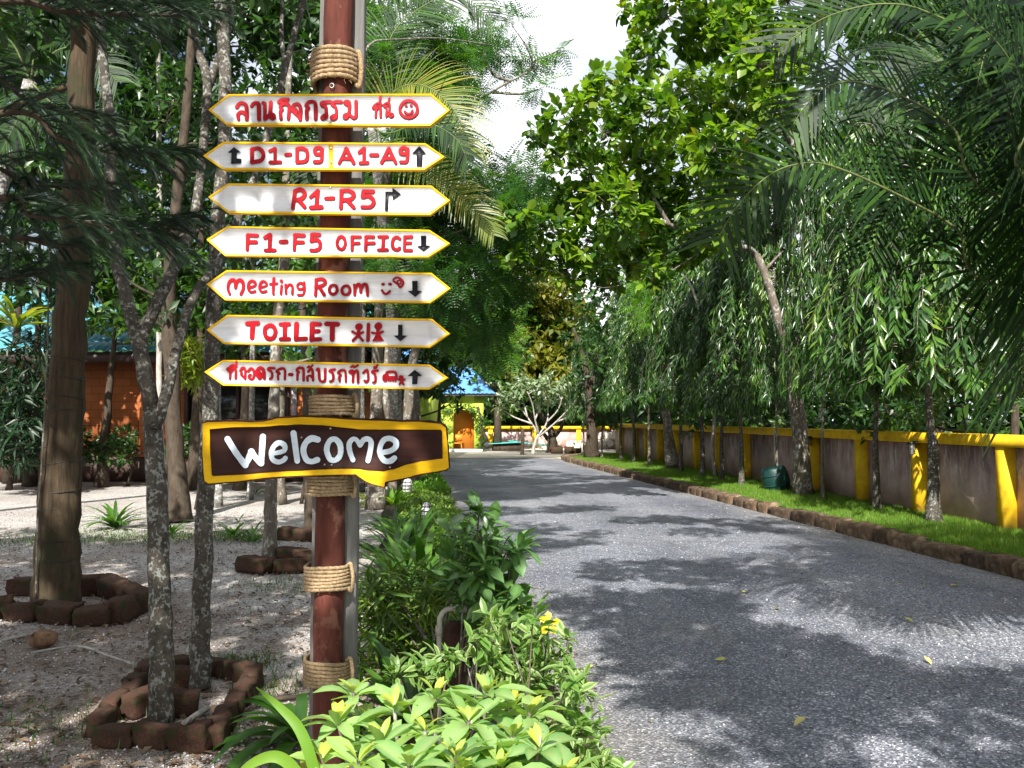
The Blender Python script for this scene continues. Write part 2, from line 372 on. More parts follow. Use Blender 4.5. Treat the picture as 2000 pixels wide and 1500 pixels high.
mb = MB(); ds = np.linspace(-25, 36, 123); k = 15
wig = 0.03 * np.sin(ds * 1.7) + 0.02 * np.sin(ds * 3.1 + 1)
u = np.linspace(0, 1, k)
Xr = (road_l(ds) - 0.25 + wig)[:, None] * (1 - u) + (road_r(ds) + 0.05)[:, None] * u
Yr = np.broadcast_to(ds[:, None], Xr.shape) + (ds[:, None] > 35.9) * np.sin(u * 9)[None] * 0.5
Zr = 0.006 + 0.03 * np.sin(np.pi * u)[None] + 0 * Xr
a = (np.arange(len(ds) - 1)[:, None] * k + np.arange(k - 1)[None]).ravel()
mb.add(np.stack((Xr, Yr, Zr), -1).reshape(-1, 3), np.stack((a, a + 1, a + 1 + k, a + k), 1))
tag(mb.build('road', M_ROAD, smooth=True), kind='structure')
# --- sand apron at the road end
M_SAND = mat_plain('pale_sand', (0.52, 0.47, 0.40), 0.95, (0.38, 0.34, 0.29), 0.8, 0.6, 30)
mb = MB(); P = [(-12, 33.6), (-8, 33), (-4.5, 33.4), (-2.5, 33.0), (-0.5, 33.3), (1.6, 33.6), (2.3, 35), (3.6, 36.2), (8, 37), (8, 47), (-12, 47)]
mb.prism(P, lambda x, y: V(x, y, 0.044), (0, 0, -0.05)); tag(mb.build('sand', M_SAND), kind='structure')
mb = MB(); mb.prism([(wall_x(2) + .35, -20), (wall_x(2) + .35, 2), (wall_x(36.4) + .35, 36.4), (8.2, 36.8), (8.2, 47.2), (-1, 47.2), (-1, 52), (-60, 52), (-60, 300), (200, 300), (200, -20)], lambda x, y: V(x, y, 0.05), (0, 0, -.08)); tag(mb.build('undergrowth', mat_plain('rough_undergrowth', (.045, .075, .02), .95, (.03, .03, .015), .8, .8, 20)), kind='structure')
# --- loose stones
def stones(name, n, xy, z, smin, smax, mat, kind='stuff', pal=(0.2, 1)):
    s = smin + (smax - smin) * R.random(n) ** 2.5
    tv = np.array([(1, 0, 0), (0, 1, 0), (-1, 0, 0), (0, -1, 0), (0, 0, .7), (0, 0, -.7)], float)
    tf = np.array([(0, 1, 4), (1, 2, 4), (2, 3, 4), (3, 0, 4), (1, 0, 5), (2, 1, 5), (3, 2, 5), (0, 3, 5)])
    v = tv[None] * (1 + R.normal(0, 0.22, (n, 6, 3))) * s[:, None, None]; a = R.random(n) * 6.28
    ca, sa = np.cos(a)[:, None], np.sin(a)[:, None]; x = v[..., 0] * ca - v[..., 1] * sa; y = v[..., 0] * sa + v[..., 1] * ca
    v = np.stack((x + xy[:, :1], y + xy[:, 1:2], v[..., 2] + z + s[:, None] * 0.25), -1).reshape(-1, 3)
    f = (tf[None] + (np.arange(n) * 6)[:, None, None]).reshape(-1, 3)
    me = mesh_np(name, v, [f], var=np.repeat(R.random(n), 6)); return tag(put(name, me, mat), kind=kind)
def mat_var(name, stops, rough=0.9, spec=0.3):
    m, t, b, o = _new(name); t.links.new(_ramp(t, _attr(t, 'var'), stops), b.inputs['Base Color'])
    b.inputs['Roughness'].default_value = rough; b.inputs['Specular IOR Level'].default_value = spec; return m
M_CHIP = mat_var('road_chippings', [(0.0, (0.06, 0.06, 0.07)), (0.4, (0.12, 0.125, 0.145)), (0.72, (0.34, 0.345, 0.36)), (1.0, (0.72, 0.71, 0.68))])
n = 16000; d = 3.2 + 13 * R.random(n) ** 1.9; u = R.random(n); x = road_l(d) + 0.1 + u * 5.1
stones('gravel', n, np.stack((x, d), 1), 0.006 + 0.03 * np.sin(np.pi * u)[:, None], 0.0025, 0.010, M_CHIP)
M_PEB = mat_var('path_pebbles', [(0.0, (0.085, 0.065, 0.055)), (0.45, (0.24, 0.21, 0.195)), (0.85, (0.47, 0.44, 0.42)), (1.0, (0.7, 0.68, 0.66))])
n = 34000; d = 3.4 + 12 * R.random(n) ** 1.8; x = -0.66 * d + R.random(n) * (0.66 * d + road_l(d) - 1.0)
stones('gravel', n, np.stack((x, d), 1), -0.004, 0.003, 0.011, M_PEB)
# --- grass strip with its soil, behind the kerb
M_SOIL = mat_plain('strip_soil', (0.10, 0.115, 0.045), 0.95, (0.07, 0.05, 0.03), 3, 0.5, 30)
GZ = 0.14
def strip_poly():
    R_ = [(road_r(d) + 0.10, d) for d in np.linspace(3, 31, 15)]
    nose = [(2.12, 32.2), (2.3, 33.4), (2.9, 34.4), (3.8, 35.2)]
    Wl = [(wall_x(d) + 0.3, d) for d in (36.4, 30, 20, 10, 3)]
    return R_ + nose + Wl
mb = MB(); mb.prism(strip_poly(), lambda x, y: V(x, y, GZ - 0.012), (0, 0, -0.2)); tag(mb.build('lawn_strip', M_SOIL), kind='structure')
M_GRASS = mat_leaf('grass_blades', [(0, (0.07, 0.17, 0.014)), (0.5, (0.13, 0.28, 0.022)), (0.9, (0.22, 0.36, 0.035)), (1, (0.34, 0.34, 0.10))], 0.5, 0.4)
def grass(name, xy, z, h, w, mat, lean=0.5, parent=None):
    n = len(xy); a = R.random(n) * 6.283; hh = h * (0.5 + R.random(n)); l = lean * R.random(n) * hh; b_ = R.random(n) * 6.283
    dx, dy = np.cos(a) * w / 2, np.sin(a) * w / 2; z0 = np.broadcast_to(np.asarray(z, float), (n,))
    base = np.stack((xy[:, 0], xy[:, 1], z0), 1); off = np.stack((dx, dy, 0 * dx), 1); tp = np.stack((np.cos(b_) * l, np.sin(b_) * l, hh), 1)
    v = np.stack((base - off, base + off, base + tp), 1).reshape(-1, 3); f = np.arange(3 * n).reshape(-1, 3)
    me = mesh_np(name, v, [f], var=np.repeat(R.random(n), 3)); o = put(name, me, mat, parent); return tag(o, kind='stuff')
def in_strip(n, dens=1.8):
    d = 4 + 31 * R.random(n) ** dens; lo = road_r(d) + 0.07; hi = wall_x(d) - 0.02; lo = np.where(d > 31.5, np.maximum(lo, 2.1 + (d - 31.5) * 0.35), lo)
    return np.stack((lo + (hi - lo) * R.random(n), d), 1)
xy = in_strip(150000, 1.35); sc_ = 0.6 + 0.6 * np.sin(xy[:, 0] * 3 + np.sin(xy[:, 1] * 2.1)) ** 2
og = grass('grass', xy, GZ - 0.01, 0.05, 0.009, M_GRASS); tag(og, 'short mown green grass on the strip between kerb and wall', 'grass')
# --- kerb of rough stone blocks
m, t, b, o = _new('kerb_stone'); v = _obj(t)
c = _ramp(t, _noise(t, v, 7, 8, 0.7), [(0.3, (0.045, 0.03, 0.02)), (0.5, (0.13, 0.088, 0.058)), (0.72, (0.30, 0.23, 0.165))])
inf = t.nodes.new('ShaderNodeObjectInfo'); c = _mix(t, 1.0, c, _ramp(t, inf.outputs['Random'], [(0, (0.7, 0.7, 0.72)), (1, (1.25, 1.2, 1.1))]), 'MULTIPLY')
c = _mix(t, _ramp(t, _noise(t, v, 4, 5, 0.6), [(0.56, (0, 0, 0)), (0.68, (0.6, 0.6, 0.6))]), c, (0.08, 0.09, 0.035))
t.links.new(c, b.inputs['Base Color']); b.inputs['Roughness'].default_value = 0.93; b.inputs['Specular IOR Level'].default_value = 0.2
_bump(t, b, _noise(t, v, 22, 8, 0.75), 1.0, 0.035); M_KERB = m
def rough_block(size, rnd=0.03, seed=0, n=3):
    """a worn block: subdivided box with rounded, chipped edges"""
    r = np.random.default_rng(seed); g = np.linspace(-1, 1, n + 1); mb = MB(); sx, sy, sz = [a / 2 for a in size]; V_ = {}; vs_ = []; qs = []
    def vid(p):
        k = tuple(np.round(p, 4))
        if k not in V_: V_[k] = len(vs_); vs_.append(p)
        return V_[k]
    for ax in range(3):
        for s in (-1, 1):
            for i in range(n):
                for j in range(n):
                    c4 = []
                    for a_, b_ in ((i, j), (i + 1, j), (i + 1, j + 1), (i, j + 1)):
                        p = [0, 0, 0]; p[ax] = s; p[(ax + 1) % 3] = g[a_]; p[(ax + 2) % 3] = g[b_]; c4.append(vid(p))
                    qs.append(c4 if s > 0 else c4[::-1])
    v = np.array(vs_); e = np.sum(np.abs(v) > 0.99, 1); v = v * (1 - (e >= 2)[:, None] * rnd * (e[:, None] - 1))
    v = v * (sx, sy, sz) + r.normal(0, min(size) * 0.035, v.shape)
    return mb.add(v, qs)
KP = [(road_r(d), d) for d in np.arange(2.5, 31.2, 0.5)] + [(2.07, 31.9), (2.05, 32.8), (2.25, 33.7), (2.8, 34.5), (3.6, 35.2)]
KP = catmull([(x, y, 0) for x, y in KP], 5); kerb = thing('kerb', None, None, (0, 0, 0)); kerb['kind'] = 'structure'
seg = np.linalg.norm(np.diff(KP, axis=0), axis=1); cum = np.concatenate(([0], np.cumsum(seg)))
kv = []
for i in range(7):
    me = rough_block((0.30, 1.0, 0.22), 0.05, 40 + i, 4).mesh('kerb_stone', smooth=False); me.materials.append(M_KERB); kv.append(me)
s = 0.0; i = 0
while s < cum[-1] - 0.5:
    ln = R.choice([0.26, 0.38, 0.55, 0.7, 0.9], p=[.25, .25, .2, .2, .1]); a = np.array([np.interp(s, cum, KP[:, k]) for k in range(3)]); c2 = np.array([np.interp(s + ln, cum, KP[:, k]) for k in range(3)])
    o = bpy.data.objects.new('kerb_stone', kv[i % 7]); COL.objects.link(o); o.parent = kerb; mid_ = (a + c2) / 2; dr = c2 - a
    o.location = (mid_[0] - 0.02 + R.normal(0, 0.012), mid_[1], 0.055 + R.normal(0, 0.008)); o.rotation_euler = (R.normal(0, 0.02), R.normal(0, 0.03), math.atan2(-dr[0], dr[1]) + R.normal(0, 0.02))
    o.scale = (1, np.linalg.norm(dr) * 0.975, 1 + R.normal(0, 0.05)); s += ln; i += 1
# --- boundary wall along the strip
m, t, b, o = _new('stained_render'); v = _obj(t); vsx = _obj(t, (1, 1, 0.22))
c = _ramp(t, _noise(t, v, 2.5, 6, 0.65), [(0.3, (0.36, 0.25, 0.24)), (0.6, (0.55, 0.41, 0.40)), (0.8, (0.64, 0.52, 0.51))])
st = _ramp(t, _noise(t, vsx, 6, 8, 0.75), [(0.42, (0, 0, 0)), (0.60, (1, 1, 1))])
sep = t.nodes.new('ShaderNodeSeparateXYZ'); tc = t.nodes.new('ShaderNodeTexCoord'); t.links.new(tc.outputs['Object'], sep.inputs[0])
hi = _ramp(t, sep.outputs['Z'], [(0.45, (0, 0, 0)), (1.15, (1, 1, 1))])
c = _mix(t, _math(t, 'MULTIPLY', _math(t, 'MULTIPLY', st, hi), 0.8), c, (0.12, 0.085, 0.095))
wh = _ramp(t, _noise(t, vsx, 7, 7, 0.8), [(0.54, (0, 0, 0)), (0.64, (1, 1, 1))]); c = _mix(t, _math(t, 'MULTIPLY', _math(t, 'MULTIPLY', wh, hi), 0.9), c, (0.68, 0.66, 0.68))
lo = _ramp(t, sep.outputs['Z'], [(0.15, (1, 1, 1)), (0.55, (0, 0, 0))]); c = _mix(t, _math(t, 'MULTIPLY', lo, 0.5), c, (0.38, 0.22, 0.15))
t.links.new(c, b.inputs['Base Color']); b.inputs['Roughness'].default_value = 0.92; b.inputs['Specular IOR Level'].default_value = 0.2
_bump(t, b, _noise(t, v, 25, 6, 0.7), 0.35, 0.02); M_WALL = m
m, t, b, o = _new('yellow_paint'); v = _obj(t); sep = t.nodes.new('ShaderNodeSeparateXYZ'); tc = t.nodes.new('ShaderNodeTexCoord'); t.links.new(tc.outputs['Object'], sep.inputs[0])
c = _ramp(t, _noise(t, v, 5, 7, 0.7), [(0.3, (0.50, 0.29, 0.012)), (0.55, (0.72, 0.45, 0.01)), (0.85, (0.80, 0.57, 0.05))])
lo = _ramp(t, _math(t, 'ADD', sep.outputs['Z'], _math(t, 'MULTIPLY', _noise(t, v, 9, 5), 0.3)), [(0.28, (1, 1, 1)), (0.46, (0, 0, 0))])
c = _mix(t, _math(t, 'MULTIPLY', lo, 0.55), c, (0.42, 0.22, 0.06)); t.links.new(c, b.inputs['Base Color']); b.inputs['Roughness'].default_value = 0.7; b.inputs['Specular IOR Level'].default_value = 0.3
_bump(t, b, _noise(t, v, 30, 4), 0.2, 0.01); M_YEL = m
WT = 1.37; wdir = norm(V(-0.09, 1, 0)); wn = V(-wdir[1], wdir[0], 0) * 1.0    # wn points to the road (-x)
wn = norm(V(-1, -0.09, 0)); PROJ = 0.17
Wm = np.stack((-wn, wdir, V(0, 0, 1)), 1)
wall = thing('boundary_wall', 'long low wall of stained pink render with yellow posts and coping along the grass strip', 'wall', (wall_x(12), 12, 0))
pil_px = [(1973, 11.28), (1802, 13.3), (1690, 15.1), (1595, 17.0), (1462, 20.7), (1407, 22.7), (1365, 24.6), (1324, 26.7), (1293, 28.6), (1268, 30.3), (1245, 32.1), (1214, 34.6)]
pd = [3.5, 5.4, 7.4, 9.3] + [a for _, a in pil_px]
ends = pd + [36.1]
for a, c2 in zip(ends[:-1], ends[1:]):
    mid_ = (a + c2) / 2; ln = (c2 - a) / wdir[1] - 0.17
    MB().box(V(wall_x(mid_), mid_, 0.63) - wn * 0.06, (0.12, ln, 1.17), Wm).build('wall_panel', M_WALL, wall)
for a in pd:
    MB().box(V(wall_x(a), a, 0.62) + wn * (PROJ - 0.15) / 2 * 1.0, (PROJ + 0.15, 0.17, 1.19), Wm).build('post', M_YEL, wall)
mb = MB(); a0, a1 = pd[0], 36.1; mb.box(V(wall_x((a0 + a1) / 2), (a0 + a1) / 2, WT - 0.075) + wn * ((PROJ + 0.012) - 0.17) / 2, (PROJ + 0.18, (a1 - a0) / wdir[1], 0.155), Wm); mb.build('coping', M_YEL, wall)
# far wall across the end
far = thing('boundary_wall', 'far low wall of stained render with yellow frame across the end of the road', 'wall', (-2, 42, 0))
xs_ = [6.6, 5.4, 3.45, 1.2, -1.1, -2.6]; yf = lambda x: 44.0 + (4.4 - x) * 0.12; FH = 0.85
fd = norm(V(-1, 0.12, 0)); fn = norm(V(-0.12, -1, 0)); Fm = np.stack((fd, -fn, V(0, 0, 1)), 1)
for a, c2 in zip(xs_[:-1], xs_[1:]):
    mid_ = (a + c2) / 2; ln = (a - c2) / abs(fd[0]) - 0.22
    MB().box(V(mid_, yf(mid_), 0.53), (ln, 0.12, 0.97), Fm).build('wall_panel', M_WALL, far)
for a in xs_: MB().box(V(a, yf(a), 0.52) + fn * 0.05, (0.24, 0.3, 0.99), Fm).build('post', M_YEL, far)
mb = MB(); mb.box(V((xs_[0] + xs_[-1]) / 2, yf((xs_[0] + xs_[-1]) / 2), 1.09) + fn * 0.06, ((xs_[0] - xs_[-1]) / abs(fd[0]) + 0.2, 0.34, 0.155), Fm); mb.build('coping', M_YEL, far)
# wall lamps
M_BLK = mat_plain('black_metal', (0.02, 0.02, 0.02), 0.5, (0.035, 0.03, 0.03), 12)
M_GLS = mat_plain('frosted_glass', (0.65, 0.65, 0.62), 0.25, (0.5, 0.5, 0.48), 20)
def wall_lamp(d, label):
    p = V(wall_x(d), d, 1.12) + wn * (PROJ + 0.09) + V(0, 0, 0); lt = thing('wall_lamp', label, 'lamp', p, 'lamps on the wall posts')
    mb = MB(); mb.box(p + V(0, 0, 0.09), (0.12, 0.10, 0.03), Wm).box(p + V(0, 0, 0.095) - wn * 0.055, (0.08, 0.05, 0.05), Wm); mb.build('bracket', M_BLK, lt)
    mb = MB(); mb.tube([p + V(0, 0, z) for z in (0.075, 0.02, -0.07, -0.09)], [0.042, 0.045, 0.04, 0.02], 10); mb.build('lamp_glass', M_GLS, lt, True)
    mb = MB()
    for z in (0.05, 0.02, -0.01, -0.04, -0.07):
        a = np.linspace(0, 2 * math.pi, 12, endpoint=False); mb.tube(np.stack((p[0] + 0.05 * np.cos(a), p[1] + 0.05 * np.sin(a), p[2] + z + 0 * a), 1), 0.005, 4, closed=True)
    mb.build('cage', M_BLK, lt)
wall_lamp(13.3 - 0.12, 'black caged wall lamp under the coping on the second yellow post from the right edge')
wall_lamp(17.0 - 0.12, 'black caged wall lamp on the yellow post just right of the thick forked trunk')
wall_lamp(24.6 - 0.12, 'small dark wall lamp on the far yellow post beyond the green drum')
# ================================================================== HOUSES
M_ORANGE = None
def mat_blockwall(name, c1, c2, bw=0.4, bh=0.2):
    m, t, b, o = _new(name); v = _obj(t); br = t.nodes.new('ShaderNodeTexBrick'); mp = t.nodes.new('ShaderNodeMapping'); mp.inputs['Rotation'].default_value = (math.pi / 2, 0, 0)
    t.links.new(v, mp.inputs[0]); t.links.new(mp.outputs[0], br.inputs[0]); br.inputs['Scale'].default_value = 1; br.inputs['Brick Width'].default_value = bw; br.inputs['Row Height'].default_value = bh
    br.inputs['Mortar Size'].default_value = 0.008; br.inputs['Color1'].default_value = (*c1, 1); br.inputs['Color2'].default_value = (*c2, 1); br.inputs['Mortar'].default_value = (*[x * 0.45 for x in c1], 1)
    c = _mix(t, 0.35, br.outputs['Color'], _ramp(t, _noise(t, v, 1.5, 6), [(0.3, (0.5, 0.5, 0.5)), (0.7, (1.2, 1.2, 1.2))]), 'MULTIPLY')
    t.links.new(c, b.inputs['Base Color']); b.inputs['Roughness'].default_value = 0.85; _bump(t, b, br.outputs['Fac'], -0.3, 0.01); return m
M_OR = mat_blockwall('orange_blockwork', (0.46, 0.145, 0.045), (0.41, 0.125, 0.035))
M_BASE = mat_plain('dark_brown_plinth', (0.05, 0.022, 0.015), 0.7, (0.03, 0.015, 0.01), 4, 0.2)
M_TURQ = mat_plain('turquoise_roof_tiles', (0.07, 0.30, 0.37), 0.5, (0.04, 0.17, 0.23), 2.5, 0.2)
M_DKW = mat_plain('dark_timber', (0.045, 0.02, 0.018), 0.6)
M_GLASSD = mat_plain('dark_window_glass', (0.012, 0.014, 0.016), 0.12, (0.02, 0.02, 0.022), 2)
M_SILL = mat_plain('pale_lilac_trim', (0.42, 0.38, 0.44), 0.7)
def wallq(name, x0, x1, z0, z1, y, mat, parent, th=0.15):
    return MB().box(V((x0 + x1) / 2, y + th / 2, (z0 + z1) / 2), (x1 - x0, th, z1 - z0)).build(name, mat, parent)
def roof_sheet(parent, x0, x1, y0, z0, y1, z1, mat, wave=0.18, amp=0.028, rows=7):
    """corrugated tile rows, each row stepped down over the next"""
    nx = int((x1 - x0) / wave * 6); xs = np.linspace(x0, x1, nx)
    for r in range(rows):
        a, b_ = r / rows, (r + 1) / rows + 0.02
        mb = MB(); z = amp * np.abs(np.sin(xs / wave * math.pi)) * 2
        l0 = np.stack((xs, 0 * xs + y0 + (y1 - y0) * a, z0 + (z1 - z0) * a + z + 0.03), 1); l1 = np.stack((xs, 0 * xs + y0 + (y1 - y0) * b_, z0 + (z1 - z0) * b_ + z), 1)
        l2 = l0 - V(0, 0, 0.025); i = np.arange(nx - 1)
        mb.add(np.vstack((l0, l1, l2)), np.concatenate((np.stack((i, i + 1, i + 1 + nx, i + nx), 1), np.stack((i + 2 * nx, i + 1 + 2 * nx, i + 1, i), 1))))
        mb.build('tile_row', mat, parent)
h = thing('orange_house', 'orange block house with turquoise corrugated roof behind the trees at the left', 'house', (-12, 21, 0))
HY = 21.5
wallq('plinth', -19, -3.3, 0, 0.62, HY - 0.03, M_BASE, h, 0.3)
for x0, x1, z0, z1 in ((-19, -8.25, 0.62, 3.0), (-8.25, -5.6, 0.62, 1.25), (-8.25, -5.6, 2.62, 3.0), (-5.6, -3.3, 0.62, 3.0)):
    wallq('wall', x0, x1, z0, z1, HY, M_OR, h)
MB().box(V(-3.35, HY + 3, 1.81), (0.1, 5.7, 2.38)).build('wall', M_OR, h)
for xp in (-9.35, -12.4): wallq('pilaster', xp, xp + 0.22, 0.62, 3.0, HY - 0.07, M_OR, h, 0.07)
win = wallq('window', -8.2, -5.65, 1.3, 2.6, HY + 0.08, M_GLASSD, h, 0.03)
for x0, x1, z0, z1 in ((-8.25, -8.15, 1.25, 2.62), (-5.7, -5.6, 1.25, 2.62), (-6.95, -6.87, 1.25, 2.62)):
    wallq('frame', x0, x1, z0, z1, HY - 0.02, M_DKW, win, 0.09)
wallq('sill', -8.35, -5.5, 1.17, 1.25, HY - 0.12, M_SILL, win, 0.12); wallq('frame', -5.55, -5.42, 1.25, 2.62, HY - 0.05, M_SILL, win, 0.05)
win = wallq('window', -16.6, -13.2, 1.3, 2.6, HY - 0.015, M_GLASSD, h, 0.01)
wallq('frame', -15.0, -14.9, 1.3, 2.6, HY - 0.04, M_DKW, win, 0.02); wallq('sill', -16.7, -13.1, 1.2, 1.3, HY - 0.12, M_SILL, win, 0.12)
wallq('fascia', -19.5, -2.9, 2.95, 3.2, HY - 0.75, M_DKW, h, 0.05); MB().box(V(-11.2, HY - 0.35, 3.05), (16.4, 0.7, 0.04)).build('soffit', M_DKW, h)
roof = thing('roof', None, None, (0, 0, 0)); roof.parent = h; roof.location = (12, -21, 0)
roof_sheet(roof, -19.6, -2.8, HY - 0.85, 3.18, HY + 3.2, 5.2, M_TURQ)
# blue-roofed middle house with blue curtains
M_BLUE = mat_plain('blue_roof_sheet', (0.10, 0.27, 0.62), 0.5, (0.07, 0.2, 0.5), 3, 0.1)
M_CURT = mat_plain('blue_curtain_cloth', (0.10, 0.22, 0.55), 0.8, (0.06, 0.13, 0.38), 6)
M_LIME = mat_plain('lime_green_paint', (0.48, 0.58, 0.06), 0.75, (0.38, 0.50, 0.05), 2, 0.1)
M_WHITE = mat_plain('white_paint', (0.75, 0.75, 0.73), 0.6)
h2 = thing('curtained_house', 'house with blue curtains above dark windows seen right behind the sign post', 'house', (-6, 30, 0))
Y2 = 30
for x0, x1, z0, z1 in ((-8.5, -5.5, 0, 3.0), (-5.5, -3.4, 0, 1.3), (-3.4, -3.05, 0, 3.0)): wallq('wall', x0, x1, z0, z1, Y2, M_LIME if x1 > -5.6 else M_OR, h2)
MB().box(V(-3.12, Y2 + 3.2, 1.5), (0.15, 6, 3)).build('wall', M_LIME, h2)
win = wallq('window', -5.5, -3.4, 1.3, 2.9, Y2 + 0.1, M_GLASSD, h2, 0.03); wallq('sill', -5.55, -3.35, 1.3, 1.37, Y2 - 0.05, M_WHITE, win, 0.08); wallq('sill', -5.55, -3.35, 1.62, 1.67, Y2 - 0.03, M_WHITE, win, 0.03)
for x0 in (-5.45, -4.75, -4.35, -3.85):
    mb = MB(); xs = np.linspace(x0, x0 + 0.42, 22); y = Y2 - 0.06 + 0.035 * np.sin((xs - x0) * 55); i = np.arange(21)
    mb.add(np.vstack((np.stack((xs, y, 0 * xs + 2.9), 1), np.stack((xs, y + 0.01 * np.sin(xs * 30), 1.85 + 0.03 * np.sin(xs * 40)), 1))), np.stack((i + 22, i + 23, i + 1, i), 1)); mb.build('curtain', M_CURT, win)
wallq('frame', -4.6, -4.52, 1.3, 2.95, Y2 - 0.1, M_WHITE, win, 0.05)
roof = thing('roof', None, None, (0, 0, 0)); roof.parent = h2; roof.location = (6, -30, 0)
roof_sheet(roof, -9, -2.7, Y2 - 0.7, 2.95, Y2 + 3.4, 4.9, M_BLUE, 0.22)
# lime house with orange arch
h3 = thing('lime_green_house', 'lime green house with blue roof and an orange arched porch at the road end', 'house', (-3.8, 40, 0))
Y3 = 39.6
def hx(px): return PT(px, 850, Y3)[0]
A0, A1 = hx(885), hx(926)
for x0, x1, z0, z1 in ((hx(800), hx(856) , 0, 2.6), (hx(856), A0, 0, 0.9), (hx(856), A0, 1.75, 2.6), (A1, hx(944), 0, 2.6)): wallq('wall', x0, x1, z0, z1, Y3, M_LIME, h3, 0.25)
win = wallq('window', hx(856), hx(862), 0.9, 1.75, Y3 + 0.1, M_GLASSD, h3, 0.03); wallq('wall', hx(862), A0, 0.9, 1.75, Y3, M_LIME, h3, 0.25)
# arch top over the porch
mb = MB(); aw = (A1 - A0) / 2; ac = (A0 + A1) / 2; P = [(A0, 1.7)] + [(ac - aw * math.cos(a), 1.7 + 0.28 * math.sin(a)) for a in np.linspace(0.15, math.pi - 0.15, 9)] + [(A1, 1.7), (A1, 2.6), (A0, 2.6)]
mb.prism(P, lambda x, z: V(x, Y3, z), (0, 0.25, 0)); mb.build('arch', M_LIME, h3)
M_OR2 = mat_plain('plain_orange_paint', (0.68, 0.25, 0.02), 0.75, (0.6, 0.21, 0.02), 2)
wallq('porch_wall', A0 - 0.1, A1 + 0.1, 0, 2.5, Y3 + 0.95, M_OR2, h3, 0.1)
MB().box(V(A1 + 0.04, Y3 + 0.6, 1.25), (0.06, 0.68, 2.5)).build('porch_wall', M_OR2, h3); wallq('step', A0 - 0.2, A1 + 0.4, 0, 0.16, Y3 - 0.5, M_WHITE, h3, 0.5)
wallq('fascia', hx(790), hx(972), 2.6, 2.72, Y3 - 0.35, M_SILL, h3, 0.06)
roof = thing('roof', None, None, (0, 0, 0)); roof.parent = h3; roof.location = (3.8, -40, 0)
nx = 90; x0, x1 = hx(790), hx(968); xs = np.linspace(x0, x1, nx); tcen = hx(880)
mb = MB(); zz = 0.03 * np.abs(np.sin(xs * 15)); top = np.clip(1 - np.abs(xs - tcen + 0.6) / 3.0, 0.0, 1) * 0 + 1
tx = np.where(xs > hx(915), (x1 - xs) / (x1 - hx(915)), 1.0).clip(0.02, 1)
i = np.arange(nx - 1); mb.add(np.vstack((np.stack((xs, 0 * xs + Y3 - 0.45, 2.7 + zz), 1), np.stack((xs, Y3 - 0.45 + 2.6 * tx, 2.7 + 1.35 * tx + zz), 1))), np.stack((i, i + 1, i + 1 + nx, i + nx), 1)); mb.build('roof_sheet', M_BLUE, roof)
# chair in porch
ch = thing('plastic_chair', 'small dark wooden stool-like chair standing in the orange porch', 'chair', ((A0 + A1) / 2 - 0.3, Y3 + 0.35, 0)); cc = V((A0 + A1) / 2 - 0.3, Y3 + 0.3, 0.0)
MB().box(cc + V(0, 0, 0.42), (0.42, 0.4, 0.04)).build('seat', M_OR2, ch); MB().box(cc + V(0, 0.2, 0.66), (0.42, 0.03, 0.3)).build('backrest', M_OR2, ch)
for sx in (-1, 1):
    for sy in (-1, 1): MB().tube([cc + V(sx * 0.22, sy * 0.18, 0.0), cc + V(sx * 0.18, sy * 0.16, 0.4)], 0.02, 6).build('leg', M_OR2, ch)
# ================================================================== SIGNPOST
M_POLE = mat_bark('red_brown_pole', (0.030, 0.011, 0.009), (0.135, 0.040, 0.028), (0.19, 0.085, 0.06), 5, .60, bump=0.5, stretch=(1, 1, 0.15))
m, t, b, o = _new('weathered_grey_timber'); v = _obj(t, (1, 1, 0.08)); c = _ramp(t, _noise(t, v, 26, 8, 0.7), [(0.3, (0.075, 0.075, 0.072)), (0.6, (0.17, 0.165, 0.155)), (0.8, (0.26, 0.23, 0.20))])
t.links.new(c, b.inputs['Base Color']); b.inputs['Roughness'].default_value = 0.85; _bump(t, b, _noise(t, v, 60, 6), 0.4, 0.006); M_GREY = m
m, t, b, o = _new('hemp_rope'); v = _obj(t); c = _ramp(t, _noise(t, v, 130, 4, 0.7), [(0.25, (0.12, 0.075, 0.04)), (0.5, (0.28, 0.20, 0.115)), (0.8, (0.50, 0.40, 0.27))])
t.links.new(c, b.inputs['Base Color']); b.inputs['Roughness'].default_value = 0.95; b.inputs['Specular IOR Level'].default_value = 0.1; _bump(t, b, _noise(t, v, 350, 3), 0.6, 0.002); M_ROPE = m
def mat_paint(name, col, rough=0.45, var=0.12, scale=18):
    m, t, b, o = _new(name); v = _obj(t, (0.6, 1, 3)); c = _ramp(t, _noise(t, v, scale, 6, 0.65), [(0.35, tuple(x * (1 - var) for x in col)), (0.65, col)]); c = _mix(t, _ramp(t, _noise(t, _obj(t, (4, 1, 40)), 3, 4, .7), [(0.55, (0, 0, 0)), (0.75, (.35, .35, .35))]), c, tuple(min(1, x * 1.3) for x in col)); c = _mix(t, _ramp(t, _noise(t, _obj(t), 70, 3, .6), [(0.68, (0, 0, 0)), (0.74, (.6, .6, .6))]), c, tuple(x * .45 for x in col))
    t.links.new(c, b.inputs['Base Color']); b.inputs['Roughness'].default_value = rough; b.inputs['Specular IOR Level'].default_value = 0.12; _bump(t, b, _noise(t, v, 45, 4), 0.05, 0.002); return m
m, t, b, o = _new('white_board_paint'); v = _obj(t); vv = _obj(t, (0.35, 1, 5)); c = _ramp(t, _noise(t, vv, 30, 5), [(0.3, (0.70, 0.71, 0.74)), (0.6, (0.82, 0.82, 0.83))])
c = _mix(t, _ramp(t, _noise(t, _obj(t, (7, 1, 0.5)), 2.4, 4), [(0.60, (0, 0, 0)), (0.72, (0.5, 0.5, 0.5))]), c, (0.47, 0.46, 0.49))
